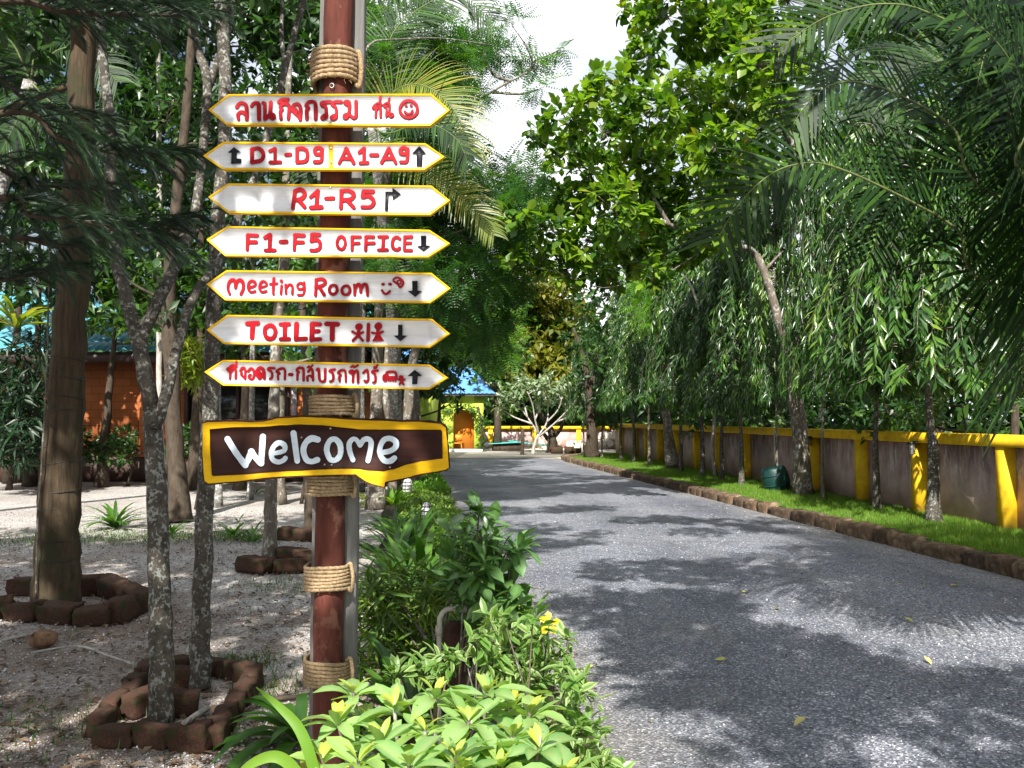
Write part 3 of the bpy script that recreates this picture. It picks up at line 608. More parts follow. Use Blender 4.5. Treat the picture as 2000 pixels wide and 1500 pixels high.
c = _mix(t, _ramp(t, _noise(t, v, 90, 2), [(0.74, (0, 0, 0)), (0.78, (0.7, 0.7, 0.7))]), c, (0.3, 0.27, 0.25))
t.links.new(c, b.inputs['Base Color']); b.inputs['Roughness'].default_value = 0.5; _bump(t, b, _noise(t, vv, 40, 4), 0.15, 0.003); M_BOARD = m
M_BYEL = mat_paint('sign_yellow', (0.83, 0.48, 0.012), 0.45, 0.2)
M_RED = mat_paint('sign_red', (0.33, 0.004, 0.011), 0.5, 0.25); M_RED2 = mat_paint('sign_dark_red', (0.20, 0.006, 0.014), 0.4)
M_SBLK = mat_paint('sign_black', (0.012, 0.013, 0.017), 0.4); M_WBRN = mat_paint('sign_dark_brown', (0.040, 0.016, 0.013), 0.5, 0.4, 8)
M_WTXT = mat_paint('sign_pale_white', (0.54, 0.62, 0.70), 0.45, 0.08); M_STEEL = mat_plain('galvanised_nail', (0.4, 0.38, 0.36), 0.4, metal=0.8)
YS = 3.02; YP = 3.115
post = thing('signpost', 'tall red brown signpost carrying seven arrow boards and a Welcome board', 'signpost', PT(638, 1660, YP))
pp = [PT(px, py, YP) for px, py in ((637, 1700), (640, 1500), (642, 1200), (646, 900), (650, 600), (655, 300), (662, 0), (668, -330))]
mb = MB(); P = catmull(pp, 8); mb.tube(P + R.normal(0, 0.0009, P.shape), 0.0535 * (1 + R.normal(0, 0.012, len(P))), 22); mb.build('pole', M_POLE, post, True)
for dx, wd, nm, yy in ((0.050, 0.075, 'backing_board', 0.052), (-0.046, 0.062, 'backing_board', 0.060)):
    a, c2 = pp[0] + V(dx, yy, 0), pp[-1] + V(dx - 0.002, yy, 0); dr = norm(c2 - a); Mx = np.stack((V(1, 0, -dr[0]), V(0, 1, 0), dr), 1)
    n = 24; mb = MB(); ps = a + (c2 - a) * np.linspace(0, 1, n)[:, None]; w2 = wd / 2 * (1 + R.normal(0, 0.03, n)); cs = []
    for s_, d_ in ((-1, -1), (1, -1), (1, 1), (-1, 1)): cs.append(ps + np.stack((s_ * w2, np.full(n, d_ * 0.028), 0 * w2), 1))
    vv = np.stack(cs, 1).reshape(-1, 3); q = [(i * 4 + j, i * 4 + (j + 1) % 4, (i + 1) * 4 + (j + 1) % 4, (i + 1) * 4 + j) for i in range(n - 1) for j in range(4)] + [(n * 4 - 4, n * 4 - 3, n * 4 - 2, n * 4 - 1)]
    mb.add(vv, q); mb.build(nm, M_GREY, post)
def rope(cx, y0, y1, n, tilt, tails=0, bulge=0.0, tail_side=1):
    mb = MB(); rr = (y1 - y0) / n * 3.06 / F / 2 * 1.06
    for k in range(n):
        f = (k + 0.5) / n; c = PT(cx, y0 + (y1 - y0) * f, YP + 0.015); a = np.linspace(0, 2 * math.pi, 90, endpoint=False)
        bl = 1 + bulge * math.sin(math.pi * f) + R.normal(0, 0.006)
        x = c[0] + 0.083 * bl * np.cos(a) * (1 + 0.0 * a); y = c[1] + 0.088 * bl * np.sin(a)
        x = c[0] + (0.074 + rr) * bl * np.sign(np.cos(a)) * np.abs(np.cos(a)) ** 0.72; y = c[1] + (0.074 + rr) * bl * np.sign(np.sin(a)) * np.abs(np.sin(a)) ** 0.9
        z = c[2] + tilt * np.cos(a) + 0.0016 * np.sin(3 * a + k) - 0.006 * np.sin(a) * (1 if bulge else 0)
        mb.tube(np.stack((x, y, z), 1), rr, 9, closed=True, lobe=0.16, lobes=3, tw=0.55)
    # rope end running down the side over the turns
    ca = PT(cx, y0 - 3, YP); cb = PT(cx, y1 + 4, YP); sx = (0.074 + rr * 2) * tail_side
    P = catmull([ca + V(sx * 0.80, -0.02, -0.012), ca + V(sx * 0.98, -0.03, -0.004), (ca + cb) / 2 + V(sx * 1.08, -0.035, 0), cb + V(sx * 1.0, -0.03, 0.004), cb + V(sx * .84, -0.02, 0.012)], 10)
    mb.tube(P, rr * 1.05, 9, lobe=0.16, lobes=3, tw=0.9)
    for k in range(tails):
        a = R.random() * 6.28; f = R.random(); c = PT(cx, y0 + (y1 - y0) * f, YP); s = c + V(0.085 * math.cos(a), 0.085 * math.sin(a), 0) * (1 + bulge)
        e = s + V(math.cos(a), math.sin(a) * .6, R.normal(0, .6)) * (0.006 + 0.02 * R.random()); mb.tube([s, (s + e) / 2 + R.normal(0, 0.002, 3), e], 0.0006, 3, cap=False)
    mb.build('rope_binding', M_ROPE, post, True)
rope(657, 110, 172, 7, 0.004, 170, 0.05); rope(651, 772, 812, 6, 0.0, 30); rope(648, 926, 966, 6, 0.0, 25); rope(642, 1100, 1148, 7, 0.003, 50); rope(641, 1283, 1332, 7, -0.006, 50)
mb = MB(); c = PT(648, 167, YP - 0.06); a = np.linspace(0, 6.28, 12, endpoint=False); mb.tube(np.stack((c[0] + 0.008 * np.cos(a), c[1] + 0 * a, c[2] + 0.008 * np.sin(a)), 1), 0.0016, 5, closed=True); mb.build('hook', M_STEEL, post)
class Sign:
    """flat board facing the road user; coordinates are measured on its face"""
    def __init__(s, ox, oy, sc, y): s.ox, s.oy, s.sc, s.y = ox, oy, sc, y
    def f(s, lift=0.0):
        return lambda x, y: PT(s.ox + x / s.sc, s.oy + y / s.sc, s.y - 0.0) + V(0, -lift, 0)
    def poly(s, mb, pts, lift, th=0.0012): mb.prism(pts, s.f(lift), (0, th, 0))
    def stroke(s, mb, pts, w, lift, smooth=True, closed=False):
        P = np.asarray(pts, float)
        P = P + R.normal(0, 0.9, P.shape)
        if smooth and len(P) > 2: P = catmull(P, 5, closed)
        if closed: P = np.vstack((P, P[:1]))
        m = len(P)
        T = np.gradient(P, axis=0) if m > 2 else np.repeat((P[1:] - P[:1]), 2, 0); T = T / np.maximum(np.linalg.norm(T, axis=1, keepdims=True), 1e-6)
        N = np.stack((-T[:, 1], T[:, 0]), 1); ww = w / 2 * (1 + np.convolve(R.normal(0, 0.13, m + 4), np.ones(5) / 5, 'valid'))
        Lf = P + N * ww[:, None]; Rt = P - N * ww[:, None]
        if not closed:   # rounded ends
            cap0 = [P[0] + (math.cos(a) * N[0] - math.sin(a) * T[0]) * ww[0] for a in np.linspace(0.5, math.pi - 0.5, 5)]
            cap1 = [P[-1] + (-math.cos(a) * N[-1] + math.sin(a) * T[-1]) * ww[-1] for a in np.linspace(0.5, math.pi - 0.5, 5)]
        g = lambda q, l: PT(s.ox + q[0] / s.sc, s.oy + q[1] / s.sc, s.y) + V(0, -l, 0)
        ls = lift + 0.0006 * np.arange(m) / m
        v = [g(Lf[i], ls[i]) for i in range(m)] + [g(Rt[i], ls[i]) for i in range(m)]
        q = [(i, i + m, i + m + 1, i + 1) for i in range(m - 1)]; t_ = []
        if not closed:
            b0 = len(v); v += [g(x, ls[0]) for x in cap0]; ring = [0] + list(range(b0, b0 + 5)) + [m]
            t_ += [(ring[0], ring[i], ring[i + 1]) for i in range(1, len(ring) - 1)]
            b0 = len(v); v += [g(x, ls[-1]) for x in cap1]; ring = [2 * m - 1] + list(range(b0, b0 + 5)) + [m - 1]
            t_ += [(ring[0], ring[i], ring[i + 1]) for i in range(1, len(ring) - 1)]
        mb.add(v, q, t_); s.k += 1
    def letters(s, strokes, w, mat, name, parent, outline=None, ow=7, base=0.0035):
        s.k = 0
        if outline is not None:
            st = R.bit_generator.state; mo = MB()
            for i, x in enumerate(strokes): s.stroke(mo, x[0], (x[1] if x[1] else w) + ow, base + 0.00002 * i, x[2], x[3])
            R.bit_generator.state = st; tag(mo.build('outline', outline, parent), kind='stuff')
        mb = MB()
        for i, x in enumerate(strokes): s.stroke(mb, x[0], x[1] if x[1] else w, base + 0.0012 + 0.00004 * i, x[2], x[3])
        return tag(mb.build(name, mat, parent), kind='stuff')
def S(*p, w=None, sm=True, cl=False): return (p, w, sm, cl)
def LN(*p, w=None): return (p, w, False, False)
def OV(cx, cy, rx, ry, w=None): return ([(cx + rx * math.cos(a), cy + ry * math.sin(a)) for a in np.linspace(0, 2 * math.pi, 12, endpoint=False)], w, True, True)
def arrow_board(label, ox, oy, pts, border=15, divider=None):
    sg = Sign(ox, oy, 3.846, YS); c = np.mean(pts, 0); bd = thing('arrow_board', label, None, (0, 0, 0)); bd.parent = post; bd.location = -post.location
    mb = MB(); sg.poly(mb, pts, 0.0, 0.020); mb.build('board', M_BOARD, bd)
    # painted border as a frame of six mitred strips
    P = np.asarray(pts, float); n = len(P); inn = []
    for i in range(n):
        a, b_, d_ = P[i - 1], P[i], P[(i + 1) % n]; e1 = norm(b_ - a); e2 = norm(d_ - b_); n1 = V(-e1[1], e1[0]); n2 = V(-e2[1], e2[0]); k = norm(n1 + n2); inn.append(b_ + k * border / max(0.35, np.dot(k, n1)))
    mb = MB(); f = sg.f(0.0018); f0 = sg.f(-0.0); v = []; q = []
    for i in range(n):
        for s_ in np.linspace(0, 1, 9)[:-1]:
            a = P[i] * (1 - s_) + P[(i + 1) % n] * s_; b_ = inn[i] * (1 - s_) + inn[(i + 1) % n] * s_; b_ = b_ + R.normal(0, 1.3, 2) * (s_ > 0)
            v += [f(*(a + (c - a) * 0.0008)), f(*b_), f0(*b_)]
    k = len(v) // 3; q = [(3 * i, 3 * ((i + 1) % k), 3 * ((i + 1) % k) + 1, 3 * i + 1) for i in range(k)] + [(3 * i + 1, 3 * ((i + 1) % k) + 1, 3 * ((i + 1) % k) + 2, 3 * i + 2) for i in range(k)]
    mb.add(v, q)
    if divider: mb.prism([(divider[0], 468), (divider[1], 468), (divider[1] + 1, 655), (divider[0] + 2, 655)], sg.f(0.0017), (0, 0.0012, 0))
    # yellow edge of the board
    mb.build('border', M_BYEL, bd)
    ym = MB(); g = lambda x, y: sg.f(0.0016)(x, y); vv = [sg.f(0.0017)(*p) for p in P] + [sg.f(-0.0195)(*p) for p in P]
    cw = np.mean(vv, 0); vv = [cw + (x - cw) * V(1.002, 1, 1.012) for x in vv]; ym.add(vv, [(i, (i + 1) % n, (i + 1) % n + n, i + n) for i in range(n)]); ym.build('edge', M_BYEL, bd)
    return sg, bd
def arrow(sg, bd, pts, label=None): mb = MB(); sg.poly(mb, pts, 0.0052, 0.003); return mb.build('arrow', M_SBLK, bd)
def nails(sg, bd, pts, r=0.004):
    for x, y in pts:
        c = sg.f(0.0022)(x, y); mb = MB(); mb.tube([c, c + V(0, -0.002, 0)], r, 8); mb.build('nail', M_STEEL, bd)
sg, bd = arrow_board('topmost white arrow board with red Thai writing and a smiling face', 380, 160, [(105, 210), (255, 93), (1780, 90), (1918, 212), (1770, 330), (240, 322)])
T1 = [S((322, 192), (340, 167), (368, 163), (390, 182), (394, 230), (394, 282)), S((333, 284), (330, 252), (345, 230), (366, 232), (388, 246)),
      S((432, 184), (447, 166), (470, 162), (484, 182), (487, 284)),
      S((520, 162), (531, 178), (530, 284)), S((530, 282), (552, 262), (576, 240)), S((576, 158), (573, 240), (580, 276), (598, 274), (598, 252), (580, 246)),
      S((650, 280), (648, 228), (660, 210), (645, 194), (665, 173), (698, 172), (712, 192), (708, 280)), S((636, 155), (655, 138), (682, 134), (704, 138), w=20), S((638, 158), (700, 156), w=12),
      S((738, 200), (750, 178), (772, 170), (790, 182), (798, 212), (796, 284)), S((795, 282), (776, 258), (752, 234), (740, 215), (766, 212), (768, 236), w=20),
      S((845, 282), (843, 220), (856, 198), (840, 182), (860, 157), (892, 153), (910, 172), (911, 282)),
      S((1018, 152), (974, 156), (956, 164), (966, 182), (986, 192), (991, 226), (990, 264), (972, 280), (960, 270), (978, 256)),
      S((1102, 152), (1058, 155), (1034, 170), (1046, 184), (1062, 198), (1066, 232), (1062, 268), (1044, 282), (1030, 270), (1050, 256)),
      S((1144, 174), (1130, 162), (1148, 150), (1163, 164), (1166, 202), (1160, 240), (1142, 272), (1124, 268), (1134, 250), (1164, 250), (1190, 272), (1210, 268), (1214, 240), (1214, 152)),
      S((1362, 196), (1344, 204), (1346, 190), (1360, 188), (1366, 206), (1362, 268), w=15), S((1362, 218), (1382, 194), (1398, 200), (1398, 266), w=15), S((1352, 180), (1376, 164), (1402, 166), (1402, 178), w=12), S((1352, 182), (1400, 180), w=10), LN((1396, 112), (1393, 150), w=12),
      S((1428, 190), (1441, 197), (1442, 262), w=15), S((1442, 260), (1470, 240), w=15), S((1466, 190), (1466, 254), (1480, 266), (1494, 255), (1484, 242), (1468, 244), w=13), S((1420, 178), (1445, 163), (1468, 172), w=11), S((1422, 181), (1468, 180), w=9), LN((1464, 125), (1460, 158), w=10),
      OV(1610, 210, 66, 64, 18), LN((1588, 180), (1592, 183), w=15), LN((1626, 180), (1630, 183), w=15), S((1580, 226), (1594, 241), (1612, 244), (1630, 236), (1639, 219), w=13)]
sg.letters(T1, 23, M_RED, 'lettering', bd, M_RED2); nails(sg, bd, [(1022, 300)])
sg, bd = arrow_board('second arrow board from the top reading D1-D9 and A1-A9', 380, 160, [(65, 555), (220, 450), (1735, 462), (1878, 562), (1725, 662), (215, 660)], divider=(1008, 1042))
def one(x, y0, y1, k=28): return [LN((x - 30, y0 + 22), (x, y0)), LN((x, y0), (x, y1)), LN((x - 32, y1), (x + 40, y1))]
T2 = [LN((435, 508), (434, 605)), S((435, 507), (482, 504), (512, 526), (517, 560), (500, 594), (436, 605))] + [LN((570, 522), (606, 503)), LN((607, 503), (608, 605)), LN((572, 605), (648, 605))] + [LN((690, 548), (722, 548)),
      LN((773, 505), (771, 604)), S((775, 504), (816, 503), (846, 524), (850, 566), (832, 596), (773, 604)), S((958, 512), (938, 497), (912, 504), (905, 528), (920, 548), (954, 542)), S((958, 508), (958, 568), (948, 600), (902, 602)),
      LN((1090, 614), (1140, 506)), LN((1140, 506), (1196, 612)), LN((1112, 578), (1172, 578)), LN((1240, 534), (1274, 504)), LN((1275, 504), (1275, 609)), LN((1246, 611), (1304, 609)), LN((1328, 552), (1374, 552)),
      LN((1406, 610), (1462, 505)), LN((1462, 505), (1514, 611)), LN((1428, 577), (1494, 577)), S((1598, 510), (1575, 497), (1550, 510), (1549, 534), (1568, 546), (1598, 539)), S((1601, 508), (1600, 575), (1588, 602), (1550, 605))]
sg.letters(T2, 25, M_RED, 'lettering', bd, M_RED2, 5)
arrow(sg, bd, [(255, 532), (300, 493), (348, 530), (320, 535), (318, 578), (355, 580), (352, 612), (278, 617), (282, 535)]); arrow(sg, bd, [(1635, 540), (1690, 485), (1738, 540), (1712, 542), (1712, 635), (1668, 635), (1668, 542)]); nails(sg, bd, [(1026, 500), (1028, 606)])
sg, bd = arrow_board('third arrow board from the top reading R1-R5', 380, 160, [(103, 865), (255, 763), (1780, 780), (1918, 890), (1770, 1000), (250, 985)])
T3 = [LN((757, 820), (740, 950)), S((757, 820), (800, 812), (828, 838), (822, 868), (790, 886), (752, 888)), LN((785, 892), (828, 942)), LN((875, 868), (926, 822)), LN((926, 822), (918, 942)), LN((876, 945), (956, 943)), LN((988, 878), (1044, 878)),
      LN((1106, 822), (1100, 950)), S((1106, 822), (1160, 820), (1196, 845), (1186, 875), (1150, 888), (1104, 888)), LN((1150, 893), (1198, 948)), LN((1342, 826), (1272, 824)), LN((1272, 824), (1264, 868)), S((1264, 868), (1310, 862), (1342, 886), (1344, 916), (1318, 940), (1262, 942))]
sg.letters(T3, 29, M_RED, 'lettering', bd, M_RED2, 5); arrow(sg, bd, [(1430, 970), (1435, 828), (1488, 828), (1488, 798), (1550, 845), (1490, 888), (1488, 852), (1458, 852), (1455, 970)])
nails(sg, bd, [(1022, 795)])
sg, bd = arrow_board('fourth arrow board from the top reading F1-F5 OFFICE', 380, 420, [(90, 185), (245, 85), (1765, 112), (1918, 213), (1755, 318), (230, 308)])
w2 = 21
T4 = [LN((404, 152), (399, 260)), LN((404, 152), (474, 156)), LN((402, 206), (464, 206)), LN((532, 172), (570, 150)), LN((570, 150), (566, 264)), LN((534, 267), (606, 267)), LN((648, 203), (692, 203)), LN((757, 153), (751, 262)), LN((757, 153), (822, 157)), LN((755, 208), (818, 206)),
      LN((940, 151), (886, 151)), LN((886, 151), (880, 195)), S((880, 195), (924, 190), (946, 215), (940, 248), (910, 266), (876, 265)),
      OV(1103, 212, 31, 47, w2)] + [LN(a, b_, w=w2) for a, b_ in (((1186, 166), (1183, 264)), ((1186, 166), (1246, 166)), ((1184, 213), (1238, 212)), ((1289, 166), (1286, 264)), ((1289, 166), (1346, 166)), ((1287, 213), (1350, 213)), ((1386, 166), (1450, 166)), ((1419, 166), (1416, 262)), ((1384, 264), (1448, 263)))] + \
     [S((1544, 182), (1520, 169), (1494, 182), (1486, 220), (1496, 253), (1520, 264), (1542, 251), w=w2)] + [LN(a, b_, w=w2) for a, b_ in (((1580, 166), (1576, 266)), ((1580, 166), (1632, 166)), ((1580, 212), (1626, 211)), ((1578, 267), (1632, 267)))]
sg.letters(T4, 26, M_RED, 'lettering', bd, M_RED2, 5); arrow(sg, bd, [(1700, 158), (1740, 158), (1740, 230), (1770, 232), (1720, 272), (1672, 235), (1702, 232)])
sg, bd = arrow_board('fifth arrow board from the top reading Meeting Room', 380, 420, [(90, 520), (240, 415), (1780, 435), (1922, 550), (1770, 660), (230, 640)])
T5 = [S((266, 594), (255, 555), (260, 512), (286, 488), (305, 503), (311, 548)), S((311, 545), (322, 502), (345, 489), (367, 512), (367, 555), (350, 596)),
      S((408, 548), (455, 533), (455, 507), (431, 496), (410, 515), (406, 552), (424, 578), (458, 573), w=18), S((492, 548), (540, 532), (536, 508), (514, 500), (496, 518), (490, 555), (510, 580), (542, 575), w=18),
      S((597, 480), (592, 560), (594, 596), w=18), S((572, 521), (624, 516), w=15), S((655, 532), (651, 594), w=18), LN((654, 497), (657, 500), w=19), S((686, 526), (690, 590), w=18), S((690, 548), (714, 522), (736, 538), (736, 594), w=18),
      S((820, 524), (798, 510), (776, 526), (779, 550), (800, 559), (824, 546), w=18), S((825, 508), (828, 568), (814, 598), (780, 600), w=18), LN((916, 486), (910, 603), w=25), S((916, 486), (960, 480), (984, 502), (972, 526), (914, 542), w=23), LN((938, 543), (974, 600), w=24),
      OV(1043, 562, 30, 34, 19), OV(1138, 567, 31, 33, 19), S((1198, 526), (1206, 545), (1204, 602), w=20), S((1206, 555), (1226, 524), (1245, 532), (1250, 578), w=20), S((1250, 555), (1270, 522), (1294, 530), (1300, 602), w=20),
      LN((1414, 521), (1421, 521), w=17), LN((1466, 520), (1474, 520), w=17), S((1410, 568), (1424, 588), (1446, 592), (1468, 572), w=15), S((1492, 490), (1528, 472), (1570, 506), (1546, 544), (1528, 524), w=12, cl=True), S((1522, 500), (1546, 492), (1552, 512), (1534, 518), w=8, cl=True)]
sg.letters(T5, 22, M_RED, 'lettering', bd, M_RED2, 4); arrow(sg, bd, [(1635, 498), (1675, 496), (1675, 570), (1707, 572), (1657, 615), (1603, 572), (1637, 570)])
sg, bd = arrow_board('sixth arrow board from the top reading TOILET with a man and a woman figure', 380, 420, [(90, 862), (245, 750), (1785, 780), (1918, 890), (1765, 995), (220, 968)])
T6 = [LN((400, 818), (478, 814)), LN((440, 818), (433, 922)), OV(570, 880, 40, 50, 30), LN((648, 822), (712, 822), w=28), LN((682, 822), (680, 928), w=30), LN((648, 932), (712, 932), w=28), LN((767, 822), (763, 930)), LN((764, 932), (838, 926), w=30),
      LN((886, 820), (881, 934)), LN((886, 820), (944, 821), w=28), LN((886, 874), (934, 873), w=26), LN((882, 935), (946, 932), w=28), LN((992, 820), (1078, 822), w=30), LN((1038, 824), (1035, 934)),
      LN((1234, 840), (1240, 841), w=46), LN((1236, 862), (1230, 902), w=22), S((1186, 876), (1226, 896), (1266, 881), w=15), LN((1229, 902), (1190, 943), w=16), LN((1229, 902), (1266, 943), w=16), LN((1308, 822), (1305, 942), w=22),
      LN((1377, 838), (1383, 839), w=50), S((1335, 884), (1378, 890), (1416, 876), w=16), LN((1378, 866), (1377, 905), w=24)]
lt = sg.letters(T6, 33, M_RED, 'lettering', bd, M_RED2, 4); mb = MB(); sg.poly(mb, [(1370, 888), (1386, 888), (1425, 945), (1335, 948)], 0.0058, 0.003); mb.build('figure_skirt', M_RED, bd)
arrow(sg, bd, [(1530, 826), (1562, 826), (1562, 905), (1595, 907), (1547, 948), (1497, 907), (1530, 905)])
sg, bd = arrow_board('lowest arrow board with red Thai writing, a small bus and a figure', 380, 690, [(75, 140), (215, 50), (1765, 85), (1905, 183), (1760, 272), (215, 242)])
T7 = [S((256, 132), (248, 120), (264, 114), (273, 130), (268, 192)), S((270, 150), (294, 117), (311, 127), (312, 188)), S((268, 102), (290, 90), (318, 98), w=13), S((270, 105), (316, 104), w=9), LN((318, 62), (317, 92), w=12),
      S((346, 132), (364, 111), (382, 126), (383, 192)), S((382, 190), (364, 172), (350, 160), (358, 148), w=14), S((404, 136), (425, 114), (447, 134), (448, 178), (430, 194), (411, 184), (412, 166), (426, 162)),
      S((488, 186), (470, 158), (472, 130), (496, 110), (520, 128), (525, 190), w=22), S((490, 188), (505, 165), (490, 148), w=24), S((600, 112), (566, 112), (556, 122), (574, 136), (585, 152), (583, 184), (568, 192)),
      S((632, 145), (620, 136), (640, 120), (668, 115), (682, 134), (680, 196)), S((632, 196), (630, 168), (640, 152), (626, 140), w=15), LN((714, 160), (736, 160), w=22),
      S((775, 202), (776, 155), (784, 142), (770, 130), (786, 112), (810, 112), (820, 130), (822, 204)), S((856, 138), (874, 118), (888, 132), (891, 204)), S((851, 206), (851, 178), (866, 166), (888, 182), w=15), S((850, 106), (862, 97), (870, 108), (888, 93), w=11),
      S((936, 132), (922, 124), (936, 120), (939, 195), (958, 212), (980, 203), (982, 122)), S((1055, 123), (1026, 125), (1016, 136), (1036, 148), (1043, 184), (1038, 206), (1020, 210)),
      S((1094, 156), (1080, 147), (1100, 129), (1126, 128), (1138, 150), (1138, 214)), S((1091, 210), (1090, 182), (1100, 164), (1086, 152), w=15), S((1176, 150), (1166, 140), (1184, 131), (1193, 147), (1190, 214)), S((1190, 160), (1214, 132), (1228, 145), (1229, 220)), S((1176, 106), (1190, 95), (1200, 108), (1228, 91), w=12),
      S((1270, 146), (1294, 129), (1305, 150), (1306, 200), (1290, 216), (1279, 206)), S((1376, 131), (1347, 131), (1336, 142), (1354, 156), (1362, 190), (1356, 216), (1340, 220)), S((1348, 112), (1354, 102), (1364, 112), (1373, 90), w=11),
      S((1424, 196), (1428, 170), (1450, 166), w=22), S((1444, 166), (1446, 142), (1506, 144), (1516, 182), w=15), LN((1428, 184), (1514, 186), w=26)] + [LN((x, 196), (x, 210), w=9) for x in (1430, 1444, 1460, 1476, 1492, 1508)] + \
     [LN((1550, 180), (1556, 181), w=26), S((1534, 196), (1556, 204), (1578, 196), w=11), LN((1556, 192), (1554, 212), w=12), LN((1554, 212), (1540, 232), w=11), LN((1554, 212), (1572, 232), w=11)]
sg.letters(T7, 16, M_RED, 'lettering', bd, M_RED2, 4); arrow(sg, bd, [(1600, 172), (1655, 125), (1710, 170), (1675, 172), (1672, 232), (1635, 232), (1637, 172)])
# Welcome board cut like a log
sg = Sign(380, 690, 3.846, YS - 0.005); bd = thing('welcome_board', 'dark brown board with yellow edge reading Welcome', None, (0, 0, 0)); bd.parent = post; bd.location = -post.location
OUT = [(65, 520), (90, 505), (240, 500), (430, 506), (520, 500), (620, 476), (800, 466), (1000, 472), (1180, 486), (1400, 487), (1560, 500), (1700, 500), (1850, 516), (1890, 550), (1908, 700), (1917, 865), (1890, 885), (1790, 905), (1700, 918), (1580, 948), (1437, 975), (1430, 1010), (1330, 990), (1260, 957), (1205, 920), (1050, 925), (800, 930), (600, 940), (420, 960), (250, 980), (105, 990), (62, 962), (52, 750)]
def ragged(P, amp, k=5):
    o_ = []
    for i in range(len(P)):
        a, c_ = np.array(P[i], float), np.array(P[(i + 1) % len(P)], float)
        for s_ in np.linspace(0, 1, k, endpoint=False): o_.append(tuple(a + (c_ - a) * s_ + R.normal(0, amp, 2)))
    return o_
mb = MB(); sg.poly(mb, ragged(OUT, 2.2), 0.0, 0.034); mb.build('board', mat_bark('rough_dark_bark_edge', (0.03, 0.012, 0.01), (0.075, 0.03, 0.022), bump=0.6), bd)
YB = [(62, 530), (95, 518), (240, 513), (430, 519), (520, 515), (620, 490), (800, 480), (1000, 486), (1180, 500), (1400, 506), (1560, 516), (1700, 516), (1850, 530), (1885, 560), (1900, 700), (1910, 860), (1880, 876), (1700, 905), (1580, 935), (1432, 966), (1424, 1006), (1335, 982), (1268, 948), (1212, 908), (1050, 913), (800, 918), (600, 928), (420, 948), (250, 968), (105, 978), (76, 958), (60, 750)]
mb = MB(); sg.poly(mb, ragged(YB, 1.0, 3), 0.0016, 0.0012); mb.build('border', M_BYEL, bd)
IN = [(115, 570), (300, 555), (520, 552), (640, 541), (800, 534), (960, 541), (1100, 556), (1230, 571), (1400, 575), (1600, 573), (1850, 573), (1860, 590), (1863, 790), (1700, 811), (1590, 836), (1500, 870), (1420, 886), (1300, 880), (1230, 866), (1000, 870), (700, 885), (480, 900), (300, 915), (140, 922), (132, 910), (120, 750)]
mb = MB(); sg.poly(mb, ragged(IN, 0.8, 3), 0.0031, 0.0012); mb.build('panel', M_WBRN, bd)
TW = [S((252, 645), (318, 750), (386, 838)), S((386, 838), (408, 790), (430, 738)), S((430, 738), (462, 780), (504, 824)), S((504, 824), (510, 740), (518, 625)),
      S((588, 752), (650, 742), (682, 722), (676, 690), (640, 672), (602, 694), (582, 745), (590, 795), (632, 814), (668, 804), (686, 786), w=42), LN((748, 602), (776, 808), w=50),
      S((928, 648), (882, 640), (838, 672), (822, 730), (842, 796), (882, 814), (926, 800), w=48), OV(1048, 725, 53, 80, 46),
      S((1192, 800), (1170, 740), (1164, 680), (1190, 646), (1220, 650), (1246, 688), w=42), S((1246, 688), (1272, 652), (1306, 644), (1328, 672), (1320, 740), (1302, 806), w=44),
      S((1400, 748), (1470, 732), (1512, 705), (1512, 662), (1470, 640), (1424, 650), (1396, 700), (1398, 760), (1430, 806), (1472, 808), (1504, 786), w=44)]
sg.letters([(a, (b_ or 50) - 5, c, d) for a, b_, c, d in TW], 50, M_WTXT, 'lettering', bd, M_SBLK, 9, base=0.0045)
nails(sg, bd, [(1022, 565), (805, 632), (978, 835), (1032, 838), (1468, 856)], 0.0035)
# ================================================================== VEGETATION
GREY_MOT = mat_bark('mottled_grey_bark', (0.035, 0.030, 0.025), (0.115, 0.10, 0.082), (0.25, 0.26, 0.235), 24, 0.59, stretch=(1, 1, 0.9))
BARK_DK = mat_bark('dark_bark', (0.03, 0.022, 0.016), (0.09, 0.07, 0.05))
BARK_BR = mat_bark('brown_fissured_bark', (0.030, 0.022, 0.014), (0.105, 0.075, 0.045), None, bump=1.0, stretch=(1.6, 1.6, 0.14), moss=(0.045, 0.042, 0.022))
BARK_GR = mat_bark('grey_brown_bark', (0.07, 0.058, 0.046), (0.20, 0.17, 0.135), (0.33, 0.33, 0.30), 9, 0.60)
BARK_PALE = mat_bark('pale_smooth_bark', (0.22, 0.20, 0.17), (0.50, 0.48, 0.44))
BARK_RING = mat_bark('ringed_palm_bark', (0.10, 0.09, 0.08), (0.26, 0.24, 0.22), (0.42, 0.43, 0.42), 12, 0.57, stretch=(0.4, 0.4, 3.5))
LF_ALM = mat_leaf('almond_leaves', [(0, (0.020, 0.06, 0.010)), (0.35, (0.06, 0.15, 0.014)), (0.7, (0.22, 0.36, 0.03)), (0.93, (0.20, 0.27, 0.03)), (0.965, (0.45, 0.33, 0.03)), (1, (0.42, 0.13, 0.02))], 0.38, 0.45)
LF_DARK = mat_leaf('dark_broad_leaves', [(0, (0.012, 0.04, 0.010)), (0.6, (0.03, 0.085, 0.015)), (1, (0.07, 0.15, 0.02))], 0.4, 0.3)
LF_MID = mat_leaf('mid_green_leaves', [(0, (0.025, 0.07, 0.014)), (0.6, (0.06, 0.15, 0.02)), (1, (0.14, 0.25, 0.03))], 0.42, 0.4)
LF_PIN = mat_leaf('feathery_leaves', [(0, (0.02, 0.07, 0.018)), (0.6, (0.05, 0.15, 0.028)), (1, (0.16, 0.30, 0.035))], 0.5, 0.45)
LF_PINB = mat_leaf('bright_feathery_leaves', [(0, (0.09, 0.22, 0.03)), (0.6, (0.17, 0.36, 0.04)), (1, (0.30, 0.45, 0.05))], 0.5, 0.5)
